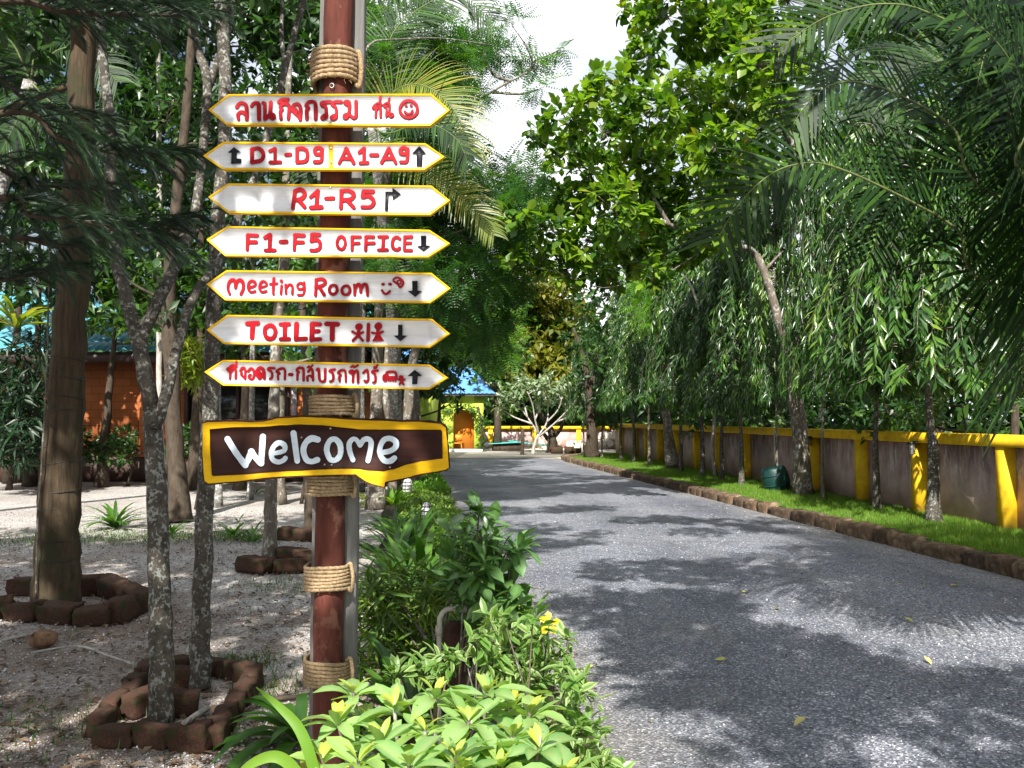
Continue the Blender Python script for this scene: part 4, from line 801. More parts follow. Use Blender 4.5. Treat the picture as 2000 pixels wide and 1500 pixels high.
LF_YEL = mat_leaf('yellowing_leaves', [(0, (0.07, 0.10, 0.016)), (0.5, (0.17, 0.19, 0.025)), (1, (0.36, 0.32, 0.04))], 0.5, 0.45)
LF_MAST = mat_leaf('mast_tree_leaves', [(0, (0.018, 0.06, 0.012)), (0.5, (0.042, 0.12, 0.019)), (0.8, (0.13, 0.27, 0.033)), (1, (0.28, 0.38, 0.06))], 0.33, 0.35, spec=0.7)
LF_FRAN = mat_leaf('grey_green_leaves', [(0, (0.10, 0.17, 0.08)), (1, (0.34, 0.42, 0.24))], 0.35, 0.3, spec=0.8)
LF_PALM = mat_leaf('shaded_palm_leaflets', [(0, (0.006, 0.022, 0.005)), (0.6, (0.014, 0.046, 0.007)), (1, (0.045, 0.11, 0.014))], 0.55, 0.22, spec=0.3)  # dark stops put the palm's shade into the leaf colour
LF_PALMY = mat_leaf('sunlit_palm_leaflets', [(0, (0.10, 0.17, 0.02)), (0.6, (0.20, 0.26, 0.03)), (1, (0.38, 0.33, 0.06))], 0.4, 0.45)  # yellow-green copy with the sun's brightness put into the colour
LF_NEED = mat_leaf('conifer_needles', [(0, (0.005, 0.019, 0.007)), (0.6, (0.010, 0.038, 0.011)), (1, (0.028, 0.07, 0.016))], 0.45, 0.12)
LF_STRAP = mat_leaf('strap_leaves', [(0, (0.03, 0.09, 0.014)), (0.6, (0.06, 0.16, 0.02)), (1, (0.12, 0.24, 0.03))], 0.35, 0.4)
LF_STRAPB = mat_leaf('bright_strap_leaf', [(0, (0.12, 0.27, 0.03)), (1, (0.20, 0.36, 0.04))], 0.5, 0.5, spec=.3)
LF_BUSH = mat_leaf('bush_leaves', [(0, (0.09, 0.22, 0.07)), (0.35, (0.19, 0.38, 0.11)), (0.65, (0.33, 0.52, 0.15)), (0.85, (0.40, 0.56, 0.10)), (0.93, (0.52, 0.55, 0.03)), (1, (0.65, 0.52, 0.02))], 0.27, 0.4, spec=0.8, vein=(0.30, 0.42, 0.16))
LF_VARI = mat_leaf('variegated_leaves', [(0, (0.12, 0.23, 0.05)), (0.4, (0.22, 0.34, 0.09)), (0.75, (0.50, 0.58, 0.26)), (1, (0.72, 0.74, 0.46))], 0.4, 0.4, vein=(0.08, 0.2, 0.03))
LF_GLOSS = mat_leaf('glossy_shrub_leaves', [(0, (0.03, 0.10, 0.03)), (0.6, (0.08, 0.20, 0.05)), (0.9, (0.16, 0.32, 0.07)), (1, (0.28, 0.34, 0.04))], 0.25, 0.3, spec=0.8, vein=(0.14, 0.26, 0.08))
LF_HEDGE = mat_leaf('hedge_leaves', [(0, (0.045, 0.11, 0.014)), (0.5, (0.10, 0.19, 0.02)), (0.85, (0.20, 0.27, 0.03)), (1, (0.28, 0.27, 0.04))], 0.45, 0.35)
LF_FLOW = mat_leaf('yellow_petals', [(0, (0.85, 0.62, 0.01)), (1, (0.90, 0.72, 0.02))], 0.45, 0.45, tcol=(1.2, 1.1, 0.4))
def tree(name, label, base, path_pts, r0, r1, clumps, tpl, leaf, bark, per=22, m=6, size=0.16, group=None, limit=0, extra=(), up=0.6, spread=0.9, droop=0.15, n=10, flare=0.35, tw=0.25, limb=0.03, shell=0.45, cat='tree', jit=0.04, sq=(1, 1, 0.8)):
    t_ = thing(name, label, cat, base, group); mb = MB(); path = trunk_mb(mb, path_pts, r0, r1, n, flare=flare); mb.build('trunk', bark, t_, True)
    paths = [path]
    for pts, a, b_ in extra:
        mb = MB(); paths.append(trunk_mb(mb, pts, a, b_, 8)); mb.build('branch', bark, t_, True)
    if clumps:
        allp = np.concatenate(paths); allp = allp[allp[:, 2] > base[2] + 1.0] if (allp[:, 2] > base[2] + 1.0).sum() > 3 else allp
        mb = MB(); limbs(mb, allp, clumps, limb); P, D, C = clump_tips(clumps, per, shell, sq); twigs(mb, P, clumps, C, tw)
        o = mb.build('twigs', bark, t_); o['kind'] = 'stuff'
        lv = Leaves(); rosettes(lv, P, D, m, size, up, spread, droop, jit)
        if limit: lv.emit(t_, tpl, leaf, 'leaf', 'foliage', limit, 10, 0.9)
        else: o = put('foliage', lv.joined('foliage', tpl), leaf, t_); o['kind'] = 'stuff'
    return t_
def pxpath(pts, d, z0=None):
    P = [PT(x, y, d) for x, y in pts]
    if z0 is not None: P[0][2] = z0
    return P
# --- sea almond over the road
D = 16.3
A = [(1300, 30, 60), (1380, 70, 70), (1450, 40, 70), (1520, 100, 70), (1260, 110, 45), (1200, 160, 45), (1150, 200, 45), (1105, 230, 45), (1180, 260, 65), (1270, 220, 70), (1350, 180, 70), (1430, 190, 70), (1510, 220, 60), (1095, 300, 40), (1160, 340, 60), (1240, 330, 70), (1320, 290, 70), (1400, 290, 70), (1470, 330, 60),
     (1120, 400, 50), (1048, 262, 30), (1200, 410, 70), (1290, 400, 70), (1370, 390, 60), (1150, 470, 55), (1240, 490, 55), (1330, 480, 55), (1080, 450, 50), (1020, 470, 40), (1400, 470, 45), (1420, -40, 90), (1540, 0, 80), (1060, 505, 42), (1110, 535, 40), (1190, 530, 42), (1270, 540, 36), (1000, 430, 36), (1000, 510, 30), (1330, -60, 80), (1240, 20, 35), (1480, 130, 70), (1080, 380, 35)]
al = [CL(x, y, 12.6 + 3.6 * R.random(), r) for x, y, r in A]
p0 = pxpath([(1570, 968), (1563, 860), (1555, 780), (1547, 700)], D); 
tree('almond_tree', 'tall forked tree with big round leaves hanging over the road, behind the green drum', p0[0], p0, 0.16, 0.13, al, T_ROUND, LF_ALM, BARK_GR, per=46, m=7, size=0.185, limit=300,
     extra=[(pxpath([(1547, 712), (1520, 620), (1492, 530), (1470, 492)], D) + [PT(1440, 482, 15.6), PT(1375, 470, 14.6), PT(1290, 430, 14)], 0.10, 0.035), (pxpath([(1550, 715), (1560, 640), (1563, 560), (1570, 430), (1540, 230)], D), 0.085, 0.03), (pxpath([(1492, 530), (1520, 500), (1530, 490)], D), 0.03, 0.012)], limb=0.035, tw=0.5, jit=0.03, up=0.9)
A = [(1150, 30, 32), (1180, 70, 34), (1150, 100, 30), (1200, 110, 30), (1215, 40, 28), (1170, 130, 24), (1110, 100, 18)]
p0 = pxpath([(1660, 955), (1640, 700), (1500, 300), (1300, 120)], 19); p0[0] = G(1660, 955, GZ)
# --- trees standing along the wall: mast trees with hanging leaves
def mast_proto(h, rad_, z0, seed, rt, nb=190):
    mb = MB(); P = catmull([V(0, 0, -0.05), V(0.02, 0.01, z0 * .5), V(-0.02, 0, z0), V(0.01, 0, h)], 6); t = np.linspace(0, 1, len(P)); mb.tube(P, rt * (1 - 0.75 * t) * (1 + .35 * np.exp(-P[:, 2] / .12)), 9, wob=0.04); tm = mb.mesh('trunk', True); tm.materials.append(BARK_GR if seed % 2 else GREY_MOT)
    bm_ = MB(); lv = Leaves()
    for i in range(nb):
        z = z0 + (h - z0) * (i + R.random()) / nb; f = (z - z0) / (h - z0); ln = rad_ * (1.0 - 0.55 * f ** 1.5) * (0.75 + 0.5 * R.random()); a = R.random() * 6.283
        o = V(math.cos(a), math.sin(a), 0); dr = 0.5 + 0.9 * R.random()
        dr = min(dr, max(.05, (z - z0 + .05) / ln)); c = catmull([V(0, 0, z + 0.1), V(0, 0, z + 0.14) + o * ln * 0.5, V(0, 0, z - ln * dr * 0.35) + o * ln * 0.9, V(0, 0, z - ln * dr) + o * ln], 5)
        bm_.tube(c, np.linspace(0.010, 0.003, len(c)), 3, cap=False)
        k = int(38 + 14 * R.random()); s = R.random(k) ** 0.7 * (len(c) - 1); i0 = s.astype(int).clip(0, len(c) - 2); fr = (s - i0)[:, None]; p = c[i0] * (1 - fr) + c[i0 + 1] * fr; tg = norm(c[i0 + 1] - c[i0])
        d = norm(tg * 0.3 + rdir(k) * 0.72 + o * 0.3 + V(0, 0, -0.6)); n = norm(o * 0.5 + V(0, 0, 0.7) + rdir(k) * 0.6)
        ok_ = p[:, 2] > z0 - .02; p, d, n, k = p[ok_], d[ok_], n[ok_], int(ok_.sum()); lv.add(p + rdir(k) * 0.02, d, n, 0.225 * (0.75 + 0.5 * R.random(k)), (R.random() ** 1.5 * 0.65 + R.random(k) * 0.35).clip(0, .99))
    bmesh_ = bm_.mesh('branches'); bmesh_.materials.append(BARK_GR); fm = lv.joined('foliage', T_LANCE); fm.materials.append(LF_MAST); return tm, bmesh_, fm
protos = [mast_proto(6.2, 1.15, 1.95, 0, 0.075), mast_proto(6.8, 1.05, 1.9, 1, 0.062), mast_proto(5.6, 1.2, 1.85, 2, 0.085)]
first = {}
def mast(px, py, k, sx=1.0, sz=1.0, label=''):
    p = G(px, py, GZ)
    if k not in first:
        r_ = thing('mast_tree', label, 'tree', p, 'slender mast trees along the wall'); tm, bm_, fm = protos[k]
        for nm, me in (('trunk', tm), ('branches', bm_), ('foliage', fm)):
            o = bpy.data.objects.new(nm, me); COL.objects.link(o); o.parent = r_
            if nm != 'trunk': o['kind'] = 'stuff'
        first[k] = r_
    else:
        src = first[k]; r_ = src.copy(); COL.objects.link(r_); r_['label'] = label; r_.location = p
        for ch_ in src.children: c_ = ch_.copy(); COL.objects.link(c_); c_.parent = r_
    r_.rotation_euler = (0, 0, R.random() * 6.28); r_.scale = (sx, sx, sz); return r_
for i, (px, py, k, sx, sz, lb) in enumerate([
    (1822, 1018, 2, 1.15, 1.05, 'thickest of the mast trees, grey trunk in front of the sunlit pink wall patch'),
    (1714, 993, 0, .85, 1.0, 'slim mottled white trunk with drooping leaves, midway between two yellow posts at the right'),
    (1608, 975, 1, .62, 1.05, 'slender tree with leaning mottled trunk just right of the thick forked tree'),
    (1518, 957, 1, .62, 1.0, 'thin tree whose trunk rises directly in front of the green drum'),
    (1448, 947, 0, .8, 0.9, 'slim dark trunk immediately left of the bright lime-yellow post'),
    (1410, 937, 2, .7, 0.9, 'slim mottled trunk between the pale white stem and the lime-yellow post'),
    (1372, 928, 2, .85, 1.0, 'thicker mottled trunk just left of the thin pale white stem'),
    (1330, 921, 0, .85, 1.05, 'narrow trunk right of the leaning dark-footed tree, in the far row'),
    (1268, 909, 1, .9, 1.0, 'thin trunk in the far row, just left of the lit strip of wall'),
    (1238, 902, 2, .85, 1.0, 'second trunk from the far end of the straight wall, tree with low hanging leaves'),
    (1213, 897, 0, .8, 0.95, 'furthest slim trunk of the row, beside the corner post of the wall'),
    (1176, 893, 1, .6, 0.6, 'very thin dark stem just right of the big dark trunk at the strip end'),
    (1140, 888, 0, .6, 0.75, 'very thin dark stem just left of the big dark trunk at the strip end')]):
    mast(px, py, k, sx, sz, lb)
t_ = mast(2060, 1010, 0, 1.1, 1.05, 'mast tree cut by the right edge, leaves hanging over the last yellow post')
# leaning tree, white stem, big dark tree at the tip of the strip
p0 = [G(1315, 915, GZ), PT(1308, 870, 25), PT(1300, 810, 25), PT(1287, 740, 25), PT(1268, 690, 25)]
tree('feathery_tree', 'leaning tree with a bright green feathery top above the far row', p0[0], p0, 0.17, 0.08, [CL(x, y, 24, r) for x, y, r in ((1240, 545, 24), (1262, 565, 26), (1285, 575, 28), (1318, 562, 22), (1290, 605, 26), (1255, 598, 22), (1275, 630, 24), (1310, 590, 20))], T_PINN, LF_PINB, BARK_GR, per=26, m=5, size=0.42,
     extra=[([PT(1287, 740, 25), PT(1290, 690, 25), PT(1285, 620, 24.5)], 0.07, 0.03)], tw=0.3, up=0.9, droop=0.3)
p0 = [G(1397, 931, GZ), PT(1392, 870, 21), PT(1394, 800, 21), PT(1370, 740, 21), PT(1372, 640, 21), PT(1350, 560, 21), PT(1325, 530, 21)]
tree('pale_stem_tree', 'thin crooked pale white stem between the mottled trunks of the far row', p0[0], p0, 0.05, 0.02, [CL(1372, 600, 21, 25), CL(1395, 700, 21.3, 22)], T_LANCE, LF_MAST, BARK_PALE, per=16, m=6, size=0.2, n=7)
p0 = [G(1156, 894, GZ), PT(1155, 840, 31), PT(1150, 760, 31), PT(1140, 700, 31), PT(1120, 640, 31)]
tree('dark_tree', 'large dark tree with a thick blackish trunk standing at the tip of the grass strip', p0[0], p0, 0.24, 0.04, [CL(x, y, 29 + 4 * R.random(), r) for x, y, r in ((1125, 660, 36), (1120, 720, 28), (1160, 560, 60), (1200, 640, 55), (1150, 690, 55), (1200, 500, 65), (1240, 580, 55), (1190, 730, 45), (1230, 700, 45), (1260, 480, 60), (1180, 780, 30))],
     T_OVAL, LF_DARK, BARK_DK, per=7, m=9, size=0.24, tw=0.2, extra=[([PT(1153, 760, 31), PT(1170, 700, 31), PT(1190, 620, 31)], 0.12, 0.03)])
# --- trees beyond the wall
def mass(name, label, base, reg, d0, d1, nclump, rpx, tpl, leaf, bark=BARK_DK, per=6, m=8, size=0.24, r0=0.13, **k):
    """a crown filling a stretch of the background; clumps scattered in it"""
    x0, x1, y0, y1 = reg; cl = []
    for i in range(nclump): cl.append(CL(x0 + (x1 - x0) * R.random(), y0 + (y1 - y0) * R.random(), d0 + (d1 - d0) * R.random(), rpx * (0.7 + 0.6 * R.random())))
    bx, by, bd = base; b0 = V(*PT(bx, 850, bd)); b0[2] = 0; top = PT((x0 + x1) / 2, (y0 + y1) / 2, (d0 + d1) / 2)
    path = [b0, V(b0[0] + .1, b0[1], top[2] * .4), V(b0[0] * .85 + top[0] * .15, b0[1], top[2] * .8)]
    path.append(V(b0[0] * .7 + top[0] * .3, b0[1] * .7 + top[1] * .3, top[2] * 1.1)); return tree(name, label, b0, path, r0, r0 * 0.12, cl, tpl, leaf, bark, per=per, m=m, size=size, **k)
BGG = 'background trees beyond the wall'
mass('broadleaf_tree', 'dark leafy tree beyond the wall, behind the far row of slim trunks', (1290, 0, 42), (1170, 1400, 380, 800), 37, 45, 26, 80, T_OVAL, LF_DARK, per=2.2, m=9, size=0.5)
mass('broadleaf_tree', 'dark leafy tree beyond the wall, behind the thick forked trunk', (1520, 0, 30), (1400, 1640, 250, 810), 25, 33, 26, 90, T_OVAL, LF_DARK, per=4, m=9, size=0.36)
mass('broadleaf_tree', 'bushy tree beyond the wall with leaves showing over the coping at the right', (1830, 0, 22), (1650, 2020, 200, 810), 18, 24, 34, 95, T_OVAL, LF_DARK, per=6, m=9, size=0.28)
mass('low_shrubs', 'low leafy shrubs peeping over the coping between the right-hand trunks', (1900, 0, 16), (1640, 2020, 770, 850), 14, 18, 12, 40, T_OVAL, LF_MID, per=25, m=7, size=0.12, r0=0.06, cat='shrub')
mass('low_shrubs', 'low shrubs peeping over the coping behind the green drum', (1500, 0, 24), (1280, 1620, 800, 850), 22, 30, 12, 26, T_OVAL, LF_MID, per=20, m=7, size=0.16, r0=0.06, cat='shrub')
mass('yellowing_tree', 'brownish yellow-green tree over the end of the road', (1035, 0, 48), (990, 1150, 500, 740), 46, 50, 20, 62, T_OVAL, LF_YEL, per=4, m=8, size=0.5, up=0.9)
mass('leafy_tree', 'rounded mid-green tree behind the white-stemmed frangipani', (1075, 0, 50), (985, 1150, 640, 800), 48, 51, 14, 55, T_OVAL, LF_MID, per=4, m=9, size=0.4)
mass('leafy_tree', 'green tree behind the lime house roof', (930, 0, 50), (880, 1010, 560, 760), 46, 52, 12, 70, T_OVAL, LF_MID, per=2.5, m=9, size=0.5)
mass('dark_tree', 'dark tree filling the gap under the crowns at the far right of the road end', (1140, 0, 50), (960, 1240, 700, 820), 48, 54, 16, 60, T_OVAL, LF_DARK, per=2.5, m=9, size=0.5)
mass('broadleaf_tree', 'tree with sunlit small leaves high behind the palm fronds', (1650, 0, 34), (1540, 1800, -60, 330), 28, 34, 18, 110, T_OVAL, LF_MID, per=2.5, m=9, size=0.4)
mass('broadleaf_tree', 'dark tree high behind the palm at the right edge', (1980, 0, 26), (1800, 2080, -80, 420), 22, 27, 20, 110, T_OVAL, LF_DARK, per=4, m=9, size=0.34)
# dark forked tree and frangipani at the road end
p0 = [G(1078, 886), PT(1078, 850, 38), PT(1070, 830, 38), PT(1050, 800, 38)]
tree('forked_tree', 'dark low forked tree just right of the white-stemmed frangipani', p0[0], p0, 0.22, 0.08, [CL(x, y, 38.5, r) for x, y, r in ((1050, 790, 20), (1090, 785, 22), (1110, 800, 18), (1070, 770, 22))], T_OVAL, LF_DARK, BARK_DK, per=12, m=8, size=0.25,
     extra=[([PT(1078, 855, 38), PT(1095, 838, 38), PT(1105, 805, 38)], 0.12, 0.05), ([PT(1078, 868, 38), PT(1064, 850, 38), PT(1058, 842, 38), PT(1050, 825, 38)], 0.1, 0.05)])
b0 = G(1040, 889); p0 = [b0, PT(1046, 862, 36.6), PT(1052, 848, 36.6)]
FB = [[(1052, 848), (1030, 815), (1010, 790), (985, 770)], [(1052, 848), (1045, 820), (1040, 790), (1030, 765)], [(1052, 850), (1068, 825), (1070, 795), (1062, 765)], [(1054, 852), (1085, 825), (1105, 805), (1118, 790)], [(1040, 828), (1005, 815), (985, 802)], [(1068, 825), (1090, 800), (1098, 775)], [(1030, 815), (1022, 785), (1012, 765)], [(1085, 825), (1110, 815), (1120, 812)], [(1045, 820), (1055, 790), (1052, 760)]]
tree('frangipani_tree', 'small frangipani with bare white branches and grey green leaves at the road end', b0, p0, 0.075, 0.06, [CL(x, y, 36.6 + R.normal(0, .4), r) for x, y, r in ((985, 768, 14), (975, 800, 10), (1010, 760, 15), (1032, 758, 15), (1055, 752, 15), (1082, 760, 14), (1100, 775, 13), (1120, 788, 13), (1122, 810, 8), (1000, 785, 11), (1045, 775, 10), (1075, 782, 10), (1020, 740, 12), (1065, 735, 10), (1100, 750, 11))], T_OVAL, LF_FRAN, BARK_PALE, per=50, m=5, size=0.26, limb=0.02,
     extra=[([PT(x, y, 36.6 + 0.25 * j * (-1) ** i_) for j, (x, y) in enumerate(b_)], 0.042, 0.018) for i_, b_ in enumerate(FB)])
tree('bare_stump_post', 'short dark upright log standing left of the frangipani', G(1020, 890), [G(1020, 890), PT(1021, 862, 36), PT(1021, 838, 36)], 0.08, 0.075, [], T_OVAL, LF_DARK, BARK_DK, cat='post')
tree('dark_tree', 'tree with straight dark trunk right of the orange porch', G(971, 882), [G(971, 882), PT(972, 840, 40), PT(970, 780, 40), PT(960, 700, 40)], 0.2, 0.12, [CL(x, y, 39.5, r) for x, y, r in ((960, 700, 50), (990, 730, 35), (940, 740, 30), (1000, 680, 40))], T_OVAL, LF_MID, BARK_DK, per=6, m=9, size=0.3)
# --- feathery trees left of centre, beyond the sign
FE = [(870, 130, 62), (945, 100, 34), (1040, 120, 24), (1000, 50, 24), (800, 60, 80), (760, 150, 80), (850, 210, 60), (925, 190, 34), (1095, 95, 16), (1050, 175, 20), (1000, 345, 40), (1030, 420, 36), (980, 425, 40), (1010, 480, 40), (985, 130, 18), (1010, 105, 14), (900, 330, 50), (955, 385, 55), (880, 430, 70), (965, 470, 65), (900, 540, 75), (960, 600, 60), (900, 630, 55), (960, 670, 36), (850, 610, 50), (1035, 345, 36), (1000, 400, 45), (820, 300, 70), (780, 400, 80), (800, 520, 80), (930, 60, 45), (1000, 540, 40)]
p0 = [G(735, 992), PT(735, 880, 15.2), PT(736, 760, 15.2), PT(745, 560, 15.0), PT(760, 330, 14.5), PT(820, 120, 14)]
tree('feathery_tree', 'tall feathery-leaved tree with a straight dark grey trunk right behind the sign post', p0[0], p0, 0.15, 0.05, [CL(x, y, 13 + 3.5 * R.random(), r) for x, y, r in FE], T_PINN, LF_PIN, BARK_GR, per=46, m=6, size=0.38,
     extra=[([PT(702, 120, 9.5), PT(725, 85, 9.7), PT(760, 78, 10.5), PT(860, 75, 11.5), PT(960, 88, 12.5)], 0.016, 0.008), ([PT(760, 330, 14.5), PT(850, 250, 14.5), PT(960, 180, 14.5), PT(1050, 130, 14.5)], 0.04, 0.012), ([PT(745, 560, 15), PT(830, 480, 15), PT(930, 440, 15)], 0.04, 0.015)], droop=0.35, up=0.9)
mass('bright_leaf_tree', 'bright yellow-green sunlit tree in front of the lime house', (852, 0, 30), (860, 985, 590, 715), 25, 31, 16, 34, T_PINN, LF_PINB, per=16, m=5, size=0.45, r0=0.08)
mass('slender_tree', 'small loose tree whose dark branches cross the blue roof', (800, 0, 24), (800, 900, 680, 790), 23, 26, 9, 26, T_OVAL, LF_DARK, per=28, m=6, size=0.15, r0=0.06)
for i, (x0_, x1_, yb, lb) in enumerate([(768, 752, 985, 'slim leaning stem right of the dark trunk behind the sign post'), (790, 800, 975, 'thicker grey stem in the cluster in front of the blue curtains'), (815, 812, 965, 'rightmost grey stem of the cluster in front of the blue curtains'), (703, 706, 985, 'pale rough stem seen between the rope and the dark trunk')]):
    d = 17 + i * 0.5; b0 = PT(x0_, yb, d); b0[2] = 0; pp_ = [b0, PT((x0_ + x1_) / 2 + 4, 850, d), PT(x1_, 760, d), PT(x1_ + (8, 25, -6, 4)[i], 600, d), PT(x1_ + (-20, 50, -20, 10)[i], 420, d)]
    tree('slim_tree', lb, b0, pp_, 0.085 if i != 1 else 0.16, 0.05, [CL(x1_ + R.normal(0, 40), 430 + R.normal(0, 60), d, 60) for _ in range(4)], T_OVAL, LF_DARK, BARK_GR if i != 3 else GREY_MOT, per=12, m=7, size=0.18, n=8)
# ================================================================== LEFT GROVE
def blk(root, c, size, yaw, k, mat, tilt=0.0, name='brick'):
    o = bpy.data.objects.new(name, k); COL.objects.link(o); o.parent = root; pl = np.zeros(3); q = root
    while q is not None: pl = pl + np.array(q.location); q = q.parent
    o.location = [float(a) for a in (np.asarray(c) - pl)]; o.rotation_euler = (tilt, R.normal(0, 0.06), yaw); o.scale = size; return o
M_BRICK = mat_bark('mossy_old_brick', (0.022, 0.013, 0.010), (0.095, 0.045, 0.030), None, bump=0.4, stretch=(1, 1, 1), moss=(0.030, 0.036, 0.012))
BR = []
for i in range(6): me = rough_block((1, 1, 1), 0.035, 80 + i, 4).mesh('brick'); me.materials.append(M_BRICK); BR.append(me)
def ring(name, label, pts, bl=0.26, bw=0.15, bh=0.13, tilt=0.05, closed=False):
    """a line of blocks set on the ground along pts (world x, y)"""
    c0 = np.mean(pts, 0); rt = thing(name, label, 'brick edging', (c0[0], c0[1], 0)); P = list(pts) + ([pts[0]] if closed else []); n = 0
    for a, b_ in zip(P[:-1], P[1:]):
        a, b_ = np.array(a, float), np.array(b_, float); Ln = np.linalg.norm(b_ - a); k = max(1, int(round(Ln / bl)))
        for i in range(k):
            p = a + (b_ - a) * (i + 0.5) / k; h_ = bh * (0.85 + 0.3 * R.random()); ya = math.atan2(b_[1] - a[1], b_[0] - a[0]) + R.normal(0, 0.07)
            blk(rt, V(p[0] + R.normal(0, .01), p[1] + R.normal(0, .01), h_ / 2 - 0.02), (Ln / k * 0.95, bw, h_), ya, BR[n % 6], M_BRICK, R.normal(0, tilt)); n += 1
    return rt
def gp(px, py, z=0.0): p = G(px, py, z); return (p[0], p[1])
rr_ = ring('brick_edging', 'dark old bricks laid in a ring round the front mottled tree', [gp(185, 1452), gp(415, 1462), gp(495, 1335), gp(440, 1318), gp(300, 1322), gp(185, 1440)][:5] + [gp(190, 1438)], 0.19, 0.10, 0.125)
for (px, py, yw) in ((345, 1395, .3), (280, 1392, 1.2), (350, 1345, .1)):
    p = gp(px, py); blk(rr_, V(p[0], p[1], 0.06), (0.22, 0.12, 0.13), yw, BR[2], M_BRICK)
ring('brick_edging', 'mossy broken bricks ringed round the big brown trunk at the left', [gp(-40, 1200), gp(150, 1215), gp(215, 1218), gp(290, 1185), gp(200, 1160), gp(20, 1160)], 0.36, 0.17, 0.17, 0.16)
ring('brick_edging', 'few black bricks around the slim trunk right of the left grove', [gp(472, 1112), gp(530, 1118), gp(592, 1112), gp(590, 1098), gp(530, 1092)], 0.30, 0.2, 0.15, 0.1)
ring('brick_edging', 'row of dark bricks seen left of the sign post behind the slim trunk', [gp(545, 1052), gp(615, 1056)], 0.30, 0.2, 0.16, 0.05)
def crownset(c, n, sx, sy, sz, r): return [(np.asarray(c) + R.normal(size=3).clip(-1.5, 1.5) * V(sx, sy, sz), r * (0.7 + 0.6 * R.random())) for _ in range(n)]
# front mottled tree (forked)
b0 = G(313, 1412); d1 = b0[1]; dd = lambda *a: [PT(x, y, d1 + k * 0.12) for k, (x, y) in enumerate(a)]
p0 = [b0] + dd((316, 1300), (312, 1150), (308, 1000), (300, 880), (297, 800))[0:]
cl = [CL(x, y, d, r) for x, y, d, r in ((200, -120, 5.5, 200), (420, -160, 6.0, 200), (600, -200, 6.5, 200), (330, -260, 5.2, 220))]
tree('forked_tree', 'front mottled grey tree forking low, ringed by old bricks at its foot', b0, p0, 0.062, 0.052, cl, T_OVAL, LF_DARK, GREY_MOT, per=26, m=7, size=0.13,
     extra=[([p0[-1] + V(0, .01, -.03)] + [PT(x, y, d) for x, y, d in ((286, 740, 4.95), (268, 660, 5.0), (246, 580, 5.1), (228, 500, 5.2), (217, 400, 5.3), (214, 250, 5.4), (200, 100, 5.5), (190, -40, 5.6))], 0.048, 0.03),
            ([PT(272, 672, 5.0), PT(295, 615, 5.05), PT(322, 560, 5.15), PT(352, 500, 5.3), PT(380, 420, 5.4), PT(396, 300, 5.5), PT(404, 160, 5.6), PT(385, 90, 5.7), PT(375, 30, 5.8)], 0.040, 0.026),
            ([PT(404, 175, 5.6), PT(425, 120, 5.7), PT(447, 50, 5.8), PT(458, -40, 5.9)], 0.03, 0.022),
            ([PT(304, 835, 4.88), PT(322, 780, 4.95), PT(346, 680, 5.05), PT(378, 580, 5.2), PT(432, 505, 5.4), PT(500, 340, 5.7), PT(530, 240, 5.8), PT(560, 120, 6.0), PT(595, 0, 6.1), PT(620, -60, 6.2)], 0.034, 0.022), ([PT(556, 135, 5.98), PT(550, 60, 6.05), PT(552, -20, 6.1)], 0.018, 0.013)], limb=0.02, flare=0.15)
b0 = G(390, 1348); p0 = [b0, PT(390, 1250, 5.15), PT(397, 1080, 5.2), PT(405, 900, 5.3), PT(412, 750, 5.35), PT(416, 600, 5.4), PT(425, 450, 5.45), PT(437, 300, 5.5), PT(440, 150, 5.6), PT(430, -20, 5.7)]
tree('slim_tree', 'tall mottled grey tree standing just behind and right of the front forked one', b0, p0, 0.058, 0.040, [CL(430, -100, 5.9, 170), CL(560, -130, 6.3, 150)], T_OVAL, LF_DARK, GREY_MOT, per=26, m=7, size=0.13, limb=0.015, flare=0.15)
# big brown trunk
b0 = G(108, 1182); D1 = b0[1]; p0 = [b0, PT(112, 1080, D1), PT(118, 950, D1), PT(128, 800, D1), PT(136, 650, D1), PT(146, 500, D1), PT(155, 320, D1), PT(162, 120, D1), PT(166, -60, D1)]
tr = tree('big_tree', 'thick brown trunk with wires wound round it at the left, bricks at its foot', b0, p0, 0.178, 0.10, [CL(x, y, d, r) for x, y, d, r in ((60, -60, 7.5, 190), (250, -90, 7.5, 200), (400, -160, 8, 200), (-100, -80, 7, 200), (180, -250, 7, 240), (-150, 150, 8, 140))], T_OVAL, LF_DARK, BARK_BR, per=18, m=8, size=0.17, n=16, flare=0.12)
mb = MB()
for (y, t_) in ((700, .02), (735, -.03), (770, .03), (800, 0.0), (838, .04), (870, -.02), (905, .03), (950, -.04), (1000, .05), (1050, -.02), (1085, .03)):
    c = PT(116 + (1000 - y) * 0.05, y, D1); a = np.linspace(0, 2 * math.pi, 26, endpoint=False); r_ = 0.176 - (1180 - y) / 1240 * 0.078
    mb.tube(np.stack((c[0] + (r_ + .006) * np.cos(a), c[1] + (r_ + .006) * np.sin(a), c[2] + t_ * np.cos(a * 1.0 + y) + 0.004 * np.sin(5 * a)), 1), 0.0035, 4, closed=True)
mb.build('wire', M_BLK, tr)
mb = MB(); mb.tube(catmull([PT(96, 480, D1 - .18), PT(92, 700, D1 - .2), PT(82, 900, D1 - .2), PT(74, 1000, D1 - .2), PT(70, 1170, D1 - .2)], 8), 0.007, 5, wob=0.2); mb.build('climbing_stem', BARK_GR, tr)
